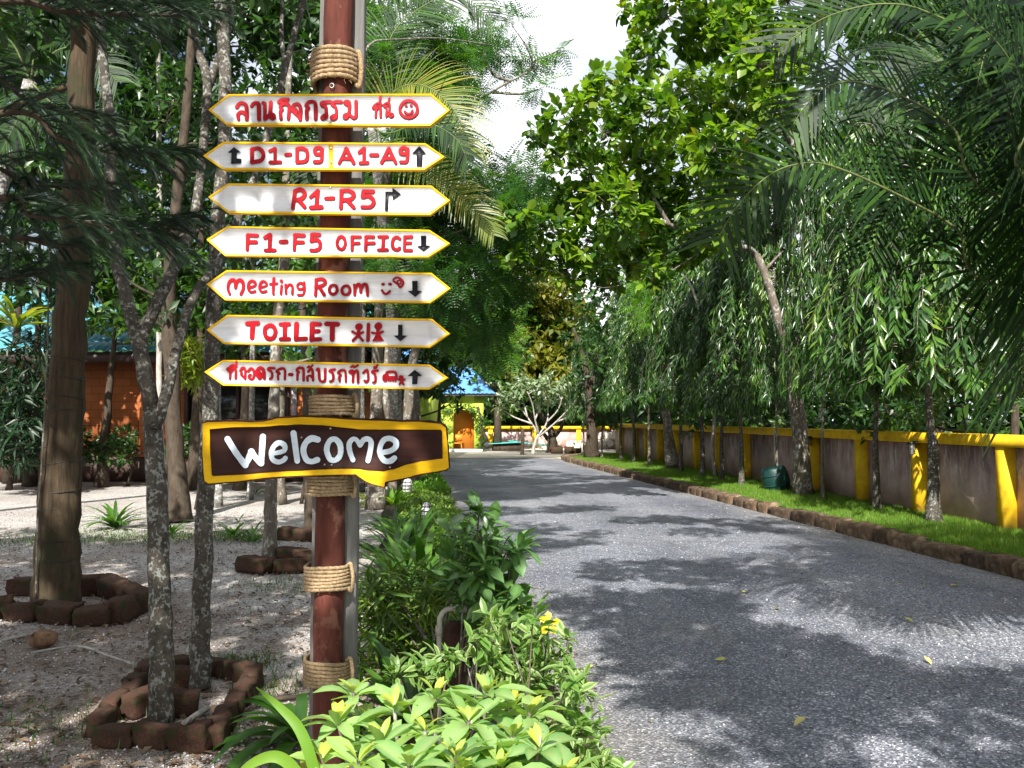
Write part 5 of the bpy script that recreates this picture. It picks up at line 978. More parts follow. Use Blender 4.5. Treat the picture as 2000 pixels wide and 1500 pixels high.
# other trunks of the grove
def grove(name, label, foot, path, d, r0, r1, clumps, leaf, bark, **k):
    b0 = G(*foot); P = [b0] + [PT(x, y, b0[1] + (i + 1) * d) for i, (x, y) in enumerate(path)]; return tree(name, label, b0, P, r0, r1, clumps, k.pop('tpl', T_OVAL), leaf, bark, **k)
grove('dark_tree', 'brown trunk in front of the orange house, with green strap leaves at its foot', (350, 1018), [(346, 930), (338, 820), (335, 700), (330, 560), (345, 400), (362, 240), (375, 60), (380, -60)], 0.05, 0.155, 0.05, [CL(x, y, 13 + R.random() * 2.5, r) for x, y, r in ((300, 430, 80), (400, 330, 90), (250, 300, 90), (350, 200, 100), (480, 430, 70), (200, 420, 70), (480, 220, 90), (240, 540, 55), (300, 620, 40))], LF_DARK, BARK_DK, per=14, m=9, size=0.2)
grove('slim_tree', 'slim grey trunk rising from a few black bricks, left of the sign post', (527, 1095), [(528, 1000), (530, 900), (536, 780), (540, 640), (560, 480)], 0.03, 0.075, 0.05, [CL(x, y, 9.5 + R.random() * 2, r) for x, y, r in ((560, 430, 80), (500, 350, 80), (600, 300, 80), (540, 560, 50), (600, 480, 60), (480, 480, 50), (580, 600, 40), (610, 700, 30))], LF_DARK, BARK_GR, per=26, m=7, size=0.16)
grove('slim_tree', 'dark slim trunk seen at the left edge of the sign post below the Welcome board', (606, 1038), [(603, 960), (600, 860), (598, 740), (590, 560)], 0.05, 0.07, 0.05, [CL(600, 480, 12.5, 60), CL(560, 520, 12.5, 55), CL(590, 620, 12.5, 40)], LF_MID, BARK_DK, per=22, m=7, size=0.18)
grove('pale_tree', 'thin straight whitish stem between the front forked tree and its neighbour, far back', (318, 960), [(312, 800), (311, 600), (312, 400), (310, 200), (309, 20)], -0.1, 0.07, 0.05, [CL(310, -60, 17, 80)], LF_DARK, BARK_PALE, per=10, m=7, size=0.2)
grove('ringed_palm', 'thin ringed palm stem right behind the tall mottled tree', (427, 990), [(427, 900), (425, 780), (424, 680), (423, 620)], -0.02, 0.065, 0.055, [], LF_DARK, BARK_RING)
grove('ringed_palm', 'thin ringed palm stem in front of the orange wall, just above the Welcome board', (488, 975), [(490, 880), (492, 780), (493, 700), (494, 640)], -0.02, 0.06, 0.05, [], LF_DARK, BARK_RING)
grove('grey_trunk_tree', 'wide grey trunk in front of the orange wall, partly behind the Welcome board', (540, 985), [(541, 900), (545, 780), (548, 680), (552, 560), (556, 420), (560, 280), (566, 100)], 0, 0.15, 0.05, [CL(560, 560, 15.5, 60), CL(600, 640, 15.5, 45), CL(520, 620, 15.5, 50)], LF_MID, BARK_GR, per=16, m=7, size=0.2)
MASSL = [('broadleaf_tree', 'dark leafy tree above the orange house roof at the far left', (60, 0, 20), (-60, 260, 330, 600), 18, 20.5, 20, 85, LF_DARK, 7, 0.27), ('broadleaf_tree', 'dense dark tree filling the top left behind the big trunk', (20, 0, 21), (-100, 320, -60, 420), 17.5, 21, 32, 105, LF_DARK, 7, 0.26),
    ('broadleaf_tree', 'dark leafy tree behind the two mottled trees', (380, 0, 19), (250, 620, -60, 330), 17.5, 21, 30, 105, LF_DARK, 8, 0.24), ('broadleaf_tree', 'mid green tree behind the arrow boards, over the turquoise roof', (470, 0, 19), (260, 660, 300, 620), 18, 20.5, 26, 85, LF_MID, 9, 0.22),
    ('broadleaf_tree', 'tall dark tree high behind the sign post', (700, 0, 20), (580, 860, -60, 420), 17, 22, 22, 100, LF_DARK, 7, 0.26), ('broadleaf_tree', 'dark tree behind the sign post above the curtained house', (740, 0, 26), (620, 880, 420, 720), 20, 26, 18, 85, LF_DARK, 7, 0.3),
    ('broadleaf_tree', 'mid green tree between the house roof and the first arrow boards', (200, 0, 20), (150, 460, 540, 650), 18, 20.5, 14, 50, LF_MID, 14, 0.22)]
for nm, lb, ba, rg, d0, d1_, nc, rp, lf, per, sz in MASSL: mass(nm, lb, ba, rg, d0, d1_, nc, rp, T_OVAL, lf, per=per, m=8, size=sz)
mass('dark_shrub', 'tall blackish shrub against the orange wall at the left edge', (20, 0, 19), (-60, 95, 690, 880), 17.5, 19.5, 18, 45, T_LANCE, LF_NEED, per=30, m=8, size=0.3, r0=0.06, cat='shrub')
mass('low_hedge', 'low dark planting along the foot of the orange house', (250, 0, 20.3), (150, 480, 850, 895), 19.6, 20.6, 20, 22, T_OVAL, LF_DARK, per=60, m=7, size=0.14, r0=0.03, cat='hedge', up=0.4)
mass('bright_shrub', 'sunlit yellow-green leaf tuft left of the sixth arrow board', (385, 0, 15), (366, 396, 665, 745), 14.6, 15.2, 8, 14, T_LANCE, LF_PALMY, per=160, m=9, size=0.22, r0=0.03, cat='shrub')
mass('hanging_palm_tuft', 'green drooping leaf tuft over the orange wall, right of the wide grey trunk', (590, 0, 16), (555, 620, 690, 760), 15, 15.8, 9, 16, T_LANCE, LF_MID, per=120, m=9, size=0.24, r0=0.03, cat='shrub')
# plant pockets with strap leaves
def strap_clump(lv, c, n, ln, w_spread=1.0, up=1.2):
    a = R.random(n) * 6.283; o = np.stack((np.cos(a), np.sin(a), 0 * a), 1); d = norm(o * w_spread * R.random((n, 1)) + V(0, 0, up)); lv.add(np.asarray(c) + o * 0.04 * R.random((n, 1)), d, norm(o * -1 + V(0, 0, 0.4)) * 1.0, ln * (0.6 + 0.5 * R.random(n)))
def tpl_strap(w=0.09, seg=5, bend=0.55):
    v = []; 
    for i in range(seg + 1):
        y = i / seg; ww = w / 2 * (math.sin(math.pi * (0.12 + 0.88 * min(1, y * 0.98 + 0.02))) ** 0.6 if y < 1 else 0.02); a = y * bend * 2.0
        yy = math.sin(a) / (bend * 2.0); zz = -(1 - math.cos(a)) / (bend * 2.0); v += [(-ww, yy, zz + ww * .35), (0, yy, zz), (ww, yy, zz + ww * .35)]
    q = []
    for i in range(seg): a = i * 3; q += [(a, a + 1, a + 4, a + 3), (a + 1, a + 2, a + 5, a + 4)]
    return np.array(v, float), np.array(q), None, np.tile([0, 1, 0], seg + 1).astype(float)
T_STRAP = tpl_strap(); T_STRAPW = tpl_strap(0.13, 6, 0.75)
def strap_plant(name, label, c, n, ln, leaf=LF_STRAP, limit=60, tpl=T_STRAP, spread=1.1, up=0.9, group=None, cat='plant'):
    t_ = thing(name, label, cat, c, group); lv = Leaves(); a = R.random(n) * 6.283; o = np.stack((np.cos(a), np.sin(a), 0 * a), 1); k = R.random((n, 1))
    d = norm(o * spread * (0.25 + 0.9 * k) + V(0, 0, up)); lv.add(np.asarray(c) + o * 0.05 * k, d, norm(-o * 0.2 + V(0, 0, 1) + o * 0.6 * (1 - k) * 0 - o * 0.6), ln * (0.65 + 0.45 * R.random(n))); lv.emit(t_, tpl, leaf, 'leaf', 'foliage', limit, 10); return t_
for i, (px, py, n, ln, lb) in enumerate([(225, 1030, 46, 0.62, 'large tuft of arching green strap leaves beside the big brown trunk'), (335, 1045, 16, 0.42, 'small strap-leaved plant behind the front forked tree'), (455, 1050, 22, 0.42, 'strap-leaved plant left of the slim trunk with black bricks'), (492, 1058, 20, 0.40, 'strap-leaved plant touching the slim grey trunk'),
    (425, 985, 14, 0.34, 'small upright tuft on the sunlit gravel behind the tall mottled tree'), (466, 1020, 9, 0.24, 'tiny dark tuft on the gravel in front of the wide grey trunk'), (500, 966, 12, 0.34, 'thin pale tuft in the sunlit gravel below the Welcome board')]): strap_plant('strap_leaf_plant', lb, G(px, py), n, ln, group='strap-leaved plants on the gravel')
xy = np.concatenate([np.stack((G(px, py)[0] + R.normal(0, w, n), G(px, py)[1] + R.normal(0, l, n)), 1) for px, py, w, l, n in ((200, 1048, .9, .4, 1100), (330, 1050, .8, .35, 1000), (440, 1048, .6, .3, 600), (560, 1046, .5, .3, 350), (60, 1060, .8, .25, 500), (440, 1300, .18, .12, 500), (290, 1430, .35, .2, 150), (70, 1420, .3, .2, 200), (560, 1140, .3, .3, 250), (520, 1345, .12, .15, 160))])
og = grass('grass', xy, -0.005, 0.055, 0.008, LF_STRAP, 0.9); tag(og, 'thin patches of grass and weeds on the gravel among the left trees', 'grass')
# --- conifer branches hanging in from the left
def needles(parent, ctrl, r0, nside, ln, seed):
    P = catmull(ctrl, 10); mb = MB(); mb.tube(P, np.linspace(r0, r0 * .25, len(P)), 6, wob=.05); mb.build('branch', BARK_DK, parent, True)
    T = norm(np.gradient(P, axis=0)); lv = Leaves(); sm = MB(); m = len(P)
    for i in range(nside):
        s = (0.03 + 0.97 * (i + R.random()) / nside) * (m - 1.001); j = int(s); p = P[j] + (P[j + 1] - P[j]) * (s - j); t_ = T[j]; sd = 1 if i % 2 else -1; side = norm(np.cross(t_, V(0, 0, 1))) * sd
        f = s / (m - 1); l = ln * (0.75 + 0.4 * R.random()) * (0.65 + 0.35 * math.sin(math.pi * min(1, f * 1.1))); d0 = norm(side * (0.9 - 0.5 * f) + t_ * (0.55 + 0.5 * f) + V(0, 0, 0.12 + R.normal(0, .08)) + R.normal(0, .08, 3))
        e = p + d0 * l + V(0, 0, -0.22 * l); c = catmull([p, p + d0 * l * .45 + V(0, 0, .05 * l), p + d0 * l * .8 + V(0, 0, -.06 * l), e], 4); sm.tube(c, np.linspace(.0032, .0014, len(c)), 3, cap=False)
        k = int(l * 620); q = R.random(k) * (len(c) - 1.001); a = q.astype(int); pos = c[a] + (c[a + 1] - c[a]) * (q - a)[:, None]; tg = norm(c[a + 1] - c[a]); rd = rdir(k); rd = norm(rd - tg * np.sum(rd * tg, 1, keepdims=True))
        lv.add(pos, norm(tg * 1.5 + rd * .7), rd, 0.07 * (0.7 + 0.5 * R.random(k)), R.random() * .6 + .35 * R.random(k))
    o = sm.build('branchlets', LF_NEED, parent); o['kind'] = 'stuff'; o = put('needles', lv.joined('needles', T_NEEDLE), LF_NEED, parent); o['kind'] = 'stuff'
cb = V(-3.5, 3.9, 0); con = thing('conifer', 'conifer whose long dark needle branches hang in from the left edge', 'tree', cb)
mb = MB(); trunk_mb(mb, [cb, cb + V(0, 0, 3), cb + V(0.05, 0, 7)], 0.12, 0.06, 10); mb.build('trunk', BARK_DK, con, True)
def T_(x, y, d): return PT(x, y, d)
for i, (ctrl, ns, ln) in enumerate([([cb + V(0, 0, 2.6), T_(0, 222, 4.2), T_(120, 272, 4.3), T_(230, 300, 4.3), T_(330, 305, 4.4)], 60, .42), ([cb + V(0, 0, 2.1), T_(-20, 470, 4.3), T_(120, 480, 4.5), T_(250, 462, 4.6), T_(350, 440, 4.7)], 60, .42), ([cb + V(0, 0, 2.2), T_(-20, 392, 3.9), T_(60, 420, 3.9), T_(200, 440, 4.0), T_(320, 480, 4.0)], 52, .36),
        ([cb + V(0, 0, 3.3), T_(-20, 5, 4.1), T_(120, 22, 4.2), T_(250, 30, 4.3), T_(380, 30, 4.4)], 60, .40), ([cb + V(0, 0, 3.5), T_(0, -60, 4.6), T_(200, -20, 4.8), T_(330, 10, 5.0)], 52, .42), ([cb + V(0, 0, 1.9), T_(-60, 560, 4.4), T_(20, 545, 4.5), T_(110, 530, 4.6)], 30, .34), ([cb + V(0, 0, 2.7), T_(-60, 150, 4.8), T_(60, 200, 5.0), T_(180, 235, 5.2)], 40, .4), ([cb + V(0, 0, 2.3), T_(-60, 330, 4.9), T_(60, 360, 5.1), T_(220, 372, 5.3)], 44, .4)]):
    needles(con, ctrl, 0.022, ns, ln, i)
# ================================================================== PALMS
def frond(parent, ctrl, llen, nrm, leaf, pairs=75, droop=0.5, fwd=0.6, w=0.030, r0=0.02, name='frond'):
    P = catmull(ctrl, 12); L_ = np.concatenate(([0], np.cumsum(np.linalg.norm(np.diff(P, axis=0), axis=1)))); T = norm(np.gradient(P, axis=0)); nrm = norm(np.asarray(nrm, float))
    mb = MB(); mb.tube(P, np.linspace(r0, r0 * .15, len(P)), 6); rm = mb.build('rachis', M_RACH, None, True)
    v, q, var = [], [], []
    for i in range(pairs):
        f = 0.10 + 0.90 * (i + 0.5) / pairs; s = f * L_[-1]; p = np.array([np.interp(s, L_, P[:, k]) for k in range(3)]); t_ = norm(np.array([np.interp(s, L_, T[:, k]) for k in range(3)]))
        n_ = norm(nrm - t_ * np.dot(nrm, t_)); sd = np.cross(t_, n_); l = llen * (0.35 + 0.65 * math.sin(math.pi * min(1, 0.18 + f * 0.75))) * (0.9 + 0.2 * R.random())
        for sg_ in (-1, 1):
            d = norm(sd * sg_ + t_ * (fwd + 0.5 * f ** 2) + n_ * (0.12 + R.normal(0, .08)) + R.normal(0, .05, 3)); pos = p.copy(); k0 = len(v); wv = norm(np.cross(d, n_)); vr = R.random(); dk = droop * (0.7 + .6 * R.random())
            for j in range(5):
                ww = w / 2 * (0.7, 1.0, 0.85, 0.5, 0.06)[j]; v += [pos - wv * ww, pos + wv * ww]; var += [vr, vr]
                if j < 4: q.append((k0 + 2 * j, k0 + 2 * j + 1, k0 + 2 * j + 3, k0 + 2 * j + 2))
                pos = pos + d * l / 4; d = norm(d + V(0, 0, -dk * .35 * (j + .6)))
    me = mesh_np(name, v, [q], var=var); o = put(name, me, leaf, parent); rm.parent = o; rm.location = (0, 0, 0); return o
M_RACH = mat_plain('palm_midrib', (0.13, 0.16, 0.045), 0.6, (0.07, 0.09, 0.03), 5)
pb = V(6.0, 5.9, GZ); palm = thing('coconut_palm', 'coconut palm outside the right edge with long fronds sweeping over the road', 'palm', pb)
mb = MB(); trunk_mb(mb, [pb, pb + V(0.05, 0, 1.2), pb + V(0, 0, 2.4)], 0.15, 0.12, 14, flare=.3); mb.build('trunk', BARK_RING, palm, True)
pc = pb + V(0, 0, 2.45)
def FR(pts, llen, nrm, droop=.5, fwd=.6, leaf=LF_PALM, pairs=105, w=.030): return frond(palm, [pc] + [PT(x, y, d_ * .68) for x, y, d_ in pts], llen * .82, nrm, leaf, pairs, droop * .45, fwd, w * .8, .012)
FR([(1990, 565, 7.9), (1870, 450, 7.6), (1790, 400, 7.4), (1700, 355, 7.2), (1640, 330, 7.1), (1590, 318, 7.0), (1530, 328, 6.9), (1480, 360, 6.8), (1435, 410, 6.8), (1400, 470, 6.8)], 0.78, (0.1, -1, 0.35), .35, .55)
FR([(1990, 400, 7.6), (1860, 250, 7.4), (1760, 188, 7.3), (1700, 166, 7.2), (1652, 160, 7.1), (1612, 172, 7.0), (1572, 208, 7.0), (1545, 250, 7.0)], 0.72, (0.1, -1, 0.5), .45, .6)
FR([(2010, 250, 8.0), (1900, 80, 8.0), (1800, 20, 7.9), (1720, 8, 7.8), (1640, 24, 7.8), (1580, 52, 7.7), (1512, 104, 7.7)], 0.8, (0.1, -1, 0.5), .5, .6)
FR([(2080, 350, 6.6), (2060, 150, 6.0), (1990, -40, 5.6), (1900, -160, 5.3)], 1.0, (0.7, -0.9, 0.2), .25, .35, pairs=95)
FR([(2040, 300, 9.4), (1960, 100, 9.8), (1880, -20, 10.2), (1790, -60, 10.6)], 0.8, (0.1, -.6, .8), .6, .6)
FR([(1990, 300, 9.0), (1850, 130, 9.6), (1740, 90, 10.2), (1650, 120, 10.6), (1580, 200, 10.8)], 0.7, (0.1, -.7, .7), .6, .6)
FR([(2100, 200, 7.6), (2120, -60, 7.0), (2080, -250, 6.6)], 0.9, (0.6, -.8, .2), .4, .5)
FR([(2030, 330, 8.6), (1940, 180, 8.8), (1850, 120, 9.0), (1760, 150, 9.2), (1700, 230, 9.2)], .85, (0.1, -.9, .4), .5, .5)
FR([(2060, 450, 8.4), (1980, 330, 8.2), (1890, 300, 8.0), (1800, 330, 8.0), (1730, 420, 7.9), (1700, 500, 7.9)], .8, (0.1, -.9, .4), .5, .5)
FR([(2060, 380, 6.4), (2020, 220, 5.9), (1960, 100, 5.6), (1880, 20, 5.4)], .9, (0.6, -.8, .2), .3, .35)
FR([(2080, 420, 7.0), (2060, 260, 6.4), (2010, 120, 6.0), (1930, 40, 5.8)], 1.0, (0.7, -0.9, 0.2), .25, .3, pairs=120)
FR([(2110, 560, 6.6), (2100, 420, 6.1), (2060, 300, 5.7), (2010, 240, 5.4)], .95, (0.7, -0.9, 0.1), .3, .3, pairs=120)
FR([(2040, 180, 9.0), (1990, 20, 9.2), (1900, -60, 9.4), (1800, -90, 9.6)], .9, (0.1, -.9, .4), .6, .5)
FR([(2500, -150, 7.6), (2250, -120, 7.4), (2110, 60, 7.2), (2050, 300, 7.1), (2010, 560, 7.1), (1995, 760, 7.1)], 1.35, (0.35, -1, .1), .12, .75, pairs=170)
FR([(2450, -60, 8.6), (2200, -60, 8.6), (2080, 150, 8.4), (2020, 380, 8.3), (1985, 620, 8.3)], 1.3, (0.3, -1, .1), .15, .75, pairs=150)
FR([(2400, -250, 8.6), (2150, -280, 8.2), (2000, -120, 8.0), (1930, 80, 7.9), (1890, 260, 7.9)], 1.1, (0.3, -1, .1), .2, .7, pairs=150)
FR([(2200, 300, 7.6), (2350, 150, 7.0), (2500, 250, 6.6)], 0.8, (0, -.5, .8), .5, .6)
for k in range(3):
    a = -.4 + k * 0.4; o_ = V(math.cos(a), math.sin(a), 0); frond(palm, [pc, pc + o_ * 1.0 + V(0, 0, 1.2), pc + o_ * 2.4 + V(0, 0, 1.5), pc + o_ * 3.2 + V(0, 0, .6)], .55, o_ * -.3 + V(0, 0, 1), LF_PALM, 60, .5, .6)
# palm at the left behind the boards
p2 = G(770, 968); palm2 = thing('coconut_palm', 'sunlit yellow-green palm whose fronds show right of the topmost arrow board', 'palm', p2); p2c = PT(730, 250, 12.5)
mb = MB(); trunk_mb(mb, [p2, p2 * .5 + p2c * .5 + V(.15, 0, 0), p2c], 0.13, 0.09, 10); mb.build('trunk', BARK_RING, palm2, True)
for pts, ll, nn in (([(770, 180, 12.3), (820, 165, 12.0), (870, 195, 11.8), (905, 250, 11.7), (918, 300, 11.7)], .75, (0, -1, .4)), ([(760, 80, 12.6), (830, 10, 12.6), (900, -10, 12.6), (960, 40, 12.6)], .8, (0, -1, .3)), ([(760, 260, 12), (830, 240, 11.6), (890, 270, 11.4), (915, 320, 11.4)], .6, (0, -.8, .6)),
        ([(780, 300, 12.6), (860, 350, 12.4), (930, 410, 12.2), (965, 460, 12.2)], .55, (0, -.9, .3)), ([(700, 260, 12.6), (640, 300, 12.6), (600, 380, 12.6)], .6, (0, -.9, .5))):
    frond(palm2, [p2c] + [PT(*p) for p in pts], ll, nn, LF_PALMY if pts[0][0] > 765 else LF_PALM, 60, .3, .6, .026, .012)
# palm with sunlit fronds at upper left
p3 = V(-9.5, 13.5, 0); palm3 = thing('coconut_palm', 'palm with pale sunlit fronds showing through the trees at the top left', 'palm', p3); p3c = PT(60, 160, 13)
mb = MB(); trunk_mb(mb, [p3, p3c * .5 + p3 * .5, p3c], 0.14, 0.1, 10); mb.build('trunk', BARK_RING, palm3, True)
for pts in ([(110, 100, 12.7), (170, 100, 12.5), (230, 160, 12.4)], [(20, 80, 12.8), (-40, 60, 12.6)], [(80, 50, 12.8), (150, -20, 12.6), (200, 0, 12.6)], [(100, 200, 12.6), (160, 230, 12.5), (220, 290, 12.4)], [(40, 220, 12.6), (0, 300, 12.6)]):
    frond(palm3, [p3c] + [PT(*p) for p in pts], .7, (0, -.9, .5), LF_PALM, 45, .4, .6, .03, .018)
# small palm at the left edge with yellow stalks
p4 = G(20, 935); strap_plant('young_palm', 'young palm with yellow stalks showing above the dark shrub at the left edge', PT(30, 640, 17), 26, 1.1, LF_PALMY, 40, T_STRAP, 1.3, .8, cat='palm')
# ================================================================== TREES BEHIND AND BESIDE THE CAMERA (they cast the shade)
HX, HY_ = L.x / -L.z, L.y / -L.z
def SH(x, d, r, z, k=1): return [(V(x - HX * z + R.normal(0, .12), d - HY_ * z + R.normal(0, .12), z + R.normal(0, .2)), r * (.8 + .4 * R.random())) for _ in range(k)]
cl = []
for x, d, r in ((0.9, 7.3, .45), (.7, 8.9, .3), (1.2, 8.8, .3), (1.7, 9.0, .34), (2.3, 8.8, .34), (2.9, 8.9, .3), (3.4, 9.1, .2), (-.2, 10.6, .3), (.4, 10.8, .3), (1.0, 10.7, .25), (1.8, 13.0, .35), (2.5, 13.2, .35), (3.2, 13.0, .35), (3.9, 13.3, .3), (-.6, 14.6, .4), (0, 14.8, .4), (.8, 15, .4), (1.4, 15.0, .3), (1.4, 7.0, .45), (1.1, 6.4, .4), (1.7, 7.3, .3), (1.15, 5.6, .45), (1.6, 5.35, .42), (1.9, 5.1, .45), (2.5, 4.85, .42), (3.0, 4.6, .4), (1.35, 4.9, .35), (1.5, 4.6, .3), (3.9, 7.5, .3), (1.3, 9.1, .35), (2.1, 9.0, .35), (2.9, 9.3, .2), (1.0, 11.8, .3), (0.2, 12.2, .35), (2.2, 4.0, .3), (1.5, 4.0, .3), (0.2, 10.5, .3), (2.6, 11.6, .3), (3.6, 12.2, .3), (-.9, 13.6, .35), (.6, 14.4, .3), (2.4, 13.6, .25)):
    cl += SH(x, d, r * (1.5 if d < 8 else 1.15), 5.0 + 1.0 * R.random() if d < 9.5 else 6.6 + .35 * (d - 9.5))
b0 = V(5.9, -1.5, GZ); tree('roadside_tree', 'spreading tree behind the camera whose boughs shade the near road', b0, [b0, b0 + V(0, 0, 2), b0 + V(-.5, .3, 4), b0 + V(-1.6, .6, 5.4)], .22, .1, cl, T_OVAL, LF_MID, BARK_GR, per=62, m=8, size=0.15, limb=.013, tw=.3, extra=[([b0 + V(-.4, .3, 3.6), b0 + V(-2, 2, 5.2), b0 + V(-4, 4, 5.9)], .07, .03), ([b0 + V(-.4, .3, 3.6), b0 + V(-3, -1, 5), b0 + V(-5, -1, 5.6)], .07, .03)])
cl = []
for i in range(84):
    x = -1.5 - 7.5 * R.random(); d = 3.0 + 8.4 * R.random(); cl += SH(x, d, .75, 5.4 + 2.2 * R.random())
for x, d, r in ((-0.8, 4.5, .42), (-0.35, 4.55, .36), (-.05, 4.62, .25), (-1.1, 4.5, .3), (-.9, 5.4, .3), (-1.1, 6.4, .35), (-1.3, 7.6, .4), (-.3, 6.2, .3), (-.6, 8.3, .4), (-1.2, 9.5, .4), (-2, 10.4, .4)): cl += SH(x, d, r, 5.3)
for nm, b0, sel in (('shade_tree', V(-4.6, -2.2, 0), cl[0::2]), ('shade_tree', V(-7.2, 1.2, 0), cl[1::2])):
    tree(nm, 'leafy tree behind the camera on the left, its low trunk hidden from view' if b0[0] > -5 else 'leafy tree just outside the left edge shading the bricks and gravel', b0, [b0, b0 + V(.1, 0, 2.2), b0 + V(.6, .3, 4.4), b0 + V(1, .6, 6)], .2, .1, sel, T_OVAL, LF_DARK, BARK_BR, per=26, m=8, size=0.2, limb=.035, tw=.2)
# ================================================================== PLANTED BED BETWEEN GRAVEL AND ROAD
mb = MB(); P = [(road_l(d) - 0.02 + .05 * math.sin(d * 2.2), d) for d in np.linspace(1.5, 25, 40)] + [(road_l(d) - 1.05 + .06 * math.sin(d * 1.7) - .01 * d, d) for d in np.linspace(25, 1.5, 40)]
mb.prism(P, lambda x, y: V(x, y, 0.035), (0, 0, -.06)); tag(mb.build('planting_bed', mat_plain('bed_soil', (0.065, 0.045, 0.03), .95, (.03, .02, .014), 5, .8, 30)), kind='structure')
def mound(name, label, n, fx, fd, h, size, tpl, leaf, cat='hedge'):
    """low clipped planting: leaves over a bumpy mound"""
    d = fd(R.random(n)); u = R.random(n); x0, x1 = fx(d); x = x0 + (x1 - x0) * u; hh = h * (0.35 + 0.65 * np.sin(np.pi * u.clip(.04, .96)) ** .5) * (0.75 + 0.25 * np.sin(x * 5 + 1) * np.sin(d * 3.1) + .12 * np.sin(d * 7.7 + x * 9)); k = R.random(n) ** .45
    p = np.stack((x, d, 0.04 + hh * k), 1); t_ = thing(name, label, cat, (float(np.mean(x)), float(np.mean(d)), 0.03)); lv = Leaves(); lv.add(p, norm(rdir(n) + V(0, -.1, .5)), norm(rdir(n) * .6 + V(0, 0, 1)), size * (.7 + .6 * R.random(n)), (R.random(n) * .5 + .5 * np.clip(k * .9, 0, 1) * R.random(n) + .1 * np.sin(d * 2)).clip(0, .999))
    o = put('foliage', lv.joined('foliage', tpl), leaf, t_); o['kind'] = 'stuff'; return t_
mound('hedge', 'low clipped fine-leaved hedge along the left road edge behind the glossy shrub', 30000, lambda d: (road_l(d) - .82, road_l(d) - .02), lambda u: 5.4 + 6.6 * u ** 1.4, .36, .050, T_DIAM, LF_HEDGE)
mound('ground_cover', 'bright green low ground cover further along the left road edge', 12000, lambda d: (road_l(d) - .95, road_l(d) + 0), lambda u: 12 + 9 * u, .20, .075, T_DIAM, LF_GLOSS if False else LF_HEDGE, 'ground cover')
mound('ground_cover', 'sunlit yellow-green ground cover under the right tip of the Welcome board', 7000, lambda d: (road_l(d) - .95, road_l(d) + .05), lambda u: 16.5 + 5 * u, .30, .09, T_DIAMW, LF_PINB, 'ground cover')
for i, (x, d, n, ln, sp_) in enumerate([(-.50, 4.3, 30, .62, .9), (-.42, 4.95, 34, .68, .9), (-.62, 5.6, 34, .72, .9), (-.55, 6.4, 34, .75, .8), (-.85, 7.1, 34, .75, .8), (-.80, 7.9, 34, .8, .8), (-1.15, 8.6, 34, .8, .8), (-1.1, 9.6, 34, .8, .8), (-1.45, 10.6, 30, .7, .9)]):
    strap_plant('strap_leaf_plant', ['clump of long dark strap leaves right of the lowest rope binding', 'arching strap-leaf clump just right of the post between the two lowest ropes', 'tall strap-leaf clump left of the hedge, third from the front', 'upright broad strap leaves left of the hedge middle', 'strap-leaf clump beside the bulkhead lamp, on its left', 'strap-leaf clump further back left of the near garden lamp', 'strap leaves seen just right of the post under the second lowest rope level', 'strap-leaf clump below the left tail of the Welcome board', 'furthest strap-leaf clump beside the dark trunk foot'][i],
                (x, d, .03), n, ln, LF_STRAP, 34, tpl_strap(.085, 5, .5), sp_, 1.15, 'strap-leaved plants along the bed')
strap_plant('fountain_grass', 'golden fountain-like grass tuft right of the post below the Welcome board', G(722, 985), 90, .65, LF_PALMY, 60, tpl_strap(.035, 5, .8), 1.2, .9)
strap_plant('fountain_grass', 'bright green upright tuft behind the tip of the Welcome board', G(768, 990), 50, .55, LF_PINB, 40, tpl_strap(.08, 4, .5), .8, 1.1)
strap_plant('strap_leaf_plant', 'dark plant with drooping leaves left of the post at the second lowest rope', (-1.05, 4.3, 0), 14, .55, LF_STRAP, 14, tpl_strap(.14, 5, .8), 1.3, .9)
# spray-leaved shrub
def shrub(name, label, base, clumps, tpl, leaf, size, per, m, stems=6, limit=300, minpx=9, asp=1., up=.6, spread=.9, droop=.1, jit=.015, bark=BARK_GR, sr=.006):
    t_ = thing(name, label, 'shrub', base); P, D, C = clump_tips(clumps, per, .35); mb = MB(); root = np.asarray(base, float)
    for c, r_ in clumps: a = root + V(R.normal(0, .04), R.normal(0, .04), 0); mb.tube(catmull([a, a * .45 + np.asarray(c) * .55 + V(R.normal(0, .03), R.normal(0, .03), .03), c], 5), np.linspace(sr * 1.3, sr * .6, 11), 5, cap=False)
    mb.build('stems', bark, t_, True); mb = MB(); twigs(mb, P, clumps, C, .8, .0022); o = mb.build('twigs', bark, t_); o['kind'] = 'stuff'
    lv = Leaves(); rosettes(lv, P, norm(D + V(0, 0, .8)), m, size, up, spread, droop, jit); lv.emit(t_, tpl, leaf, 'leaf', 'foliage', limit, minpx, asp); return t_
def CLp(L_, d0, d1): return [CL(x, y, d0 + (d1 - d0) * R.random(), r) for x, y, r in L_]
shrub('spray_leaved_shrub', 'shrub of fine radiating narrow leaves between the strap leaves and the bent pipe', (-.33, 4.7, .03), CLp([(740, 1180, 45), (790, 1150, 45), (840, 1170, 45), (760, 1240, 45), (820, 1240, 45), (720, 1290, 40), (790, 1300, 45), (740, 1130, 40), (870, 1130, 40), (830, 1290, 35)], 4.5, 5.1), tpl_strap(.10, 3, .4), LF_HEDGE, .13, 260, 9, limit=200, spread=1.0, up=.3)
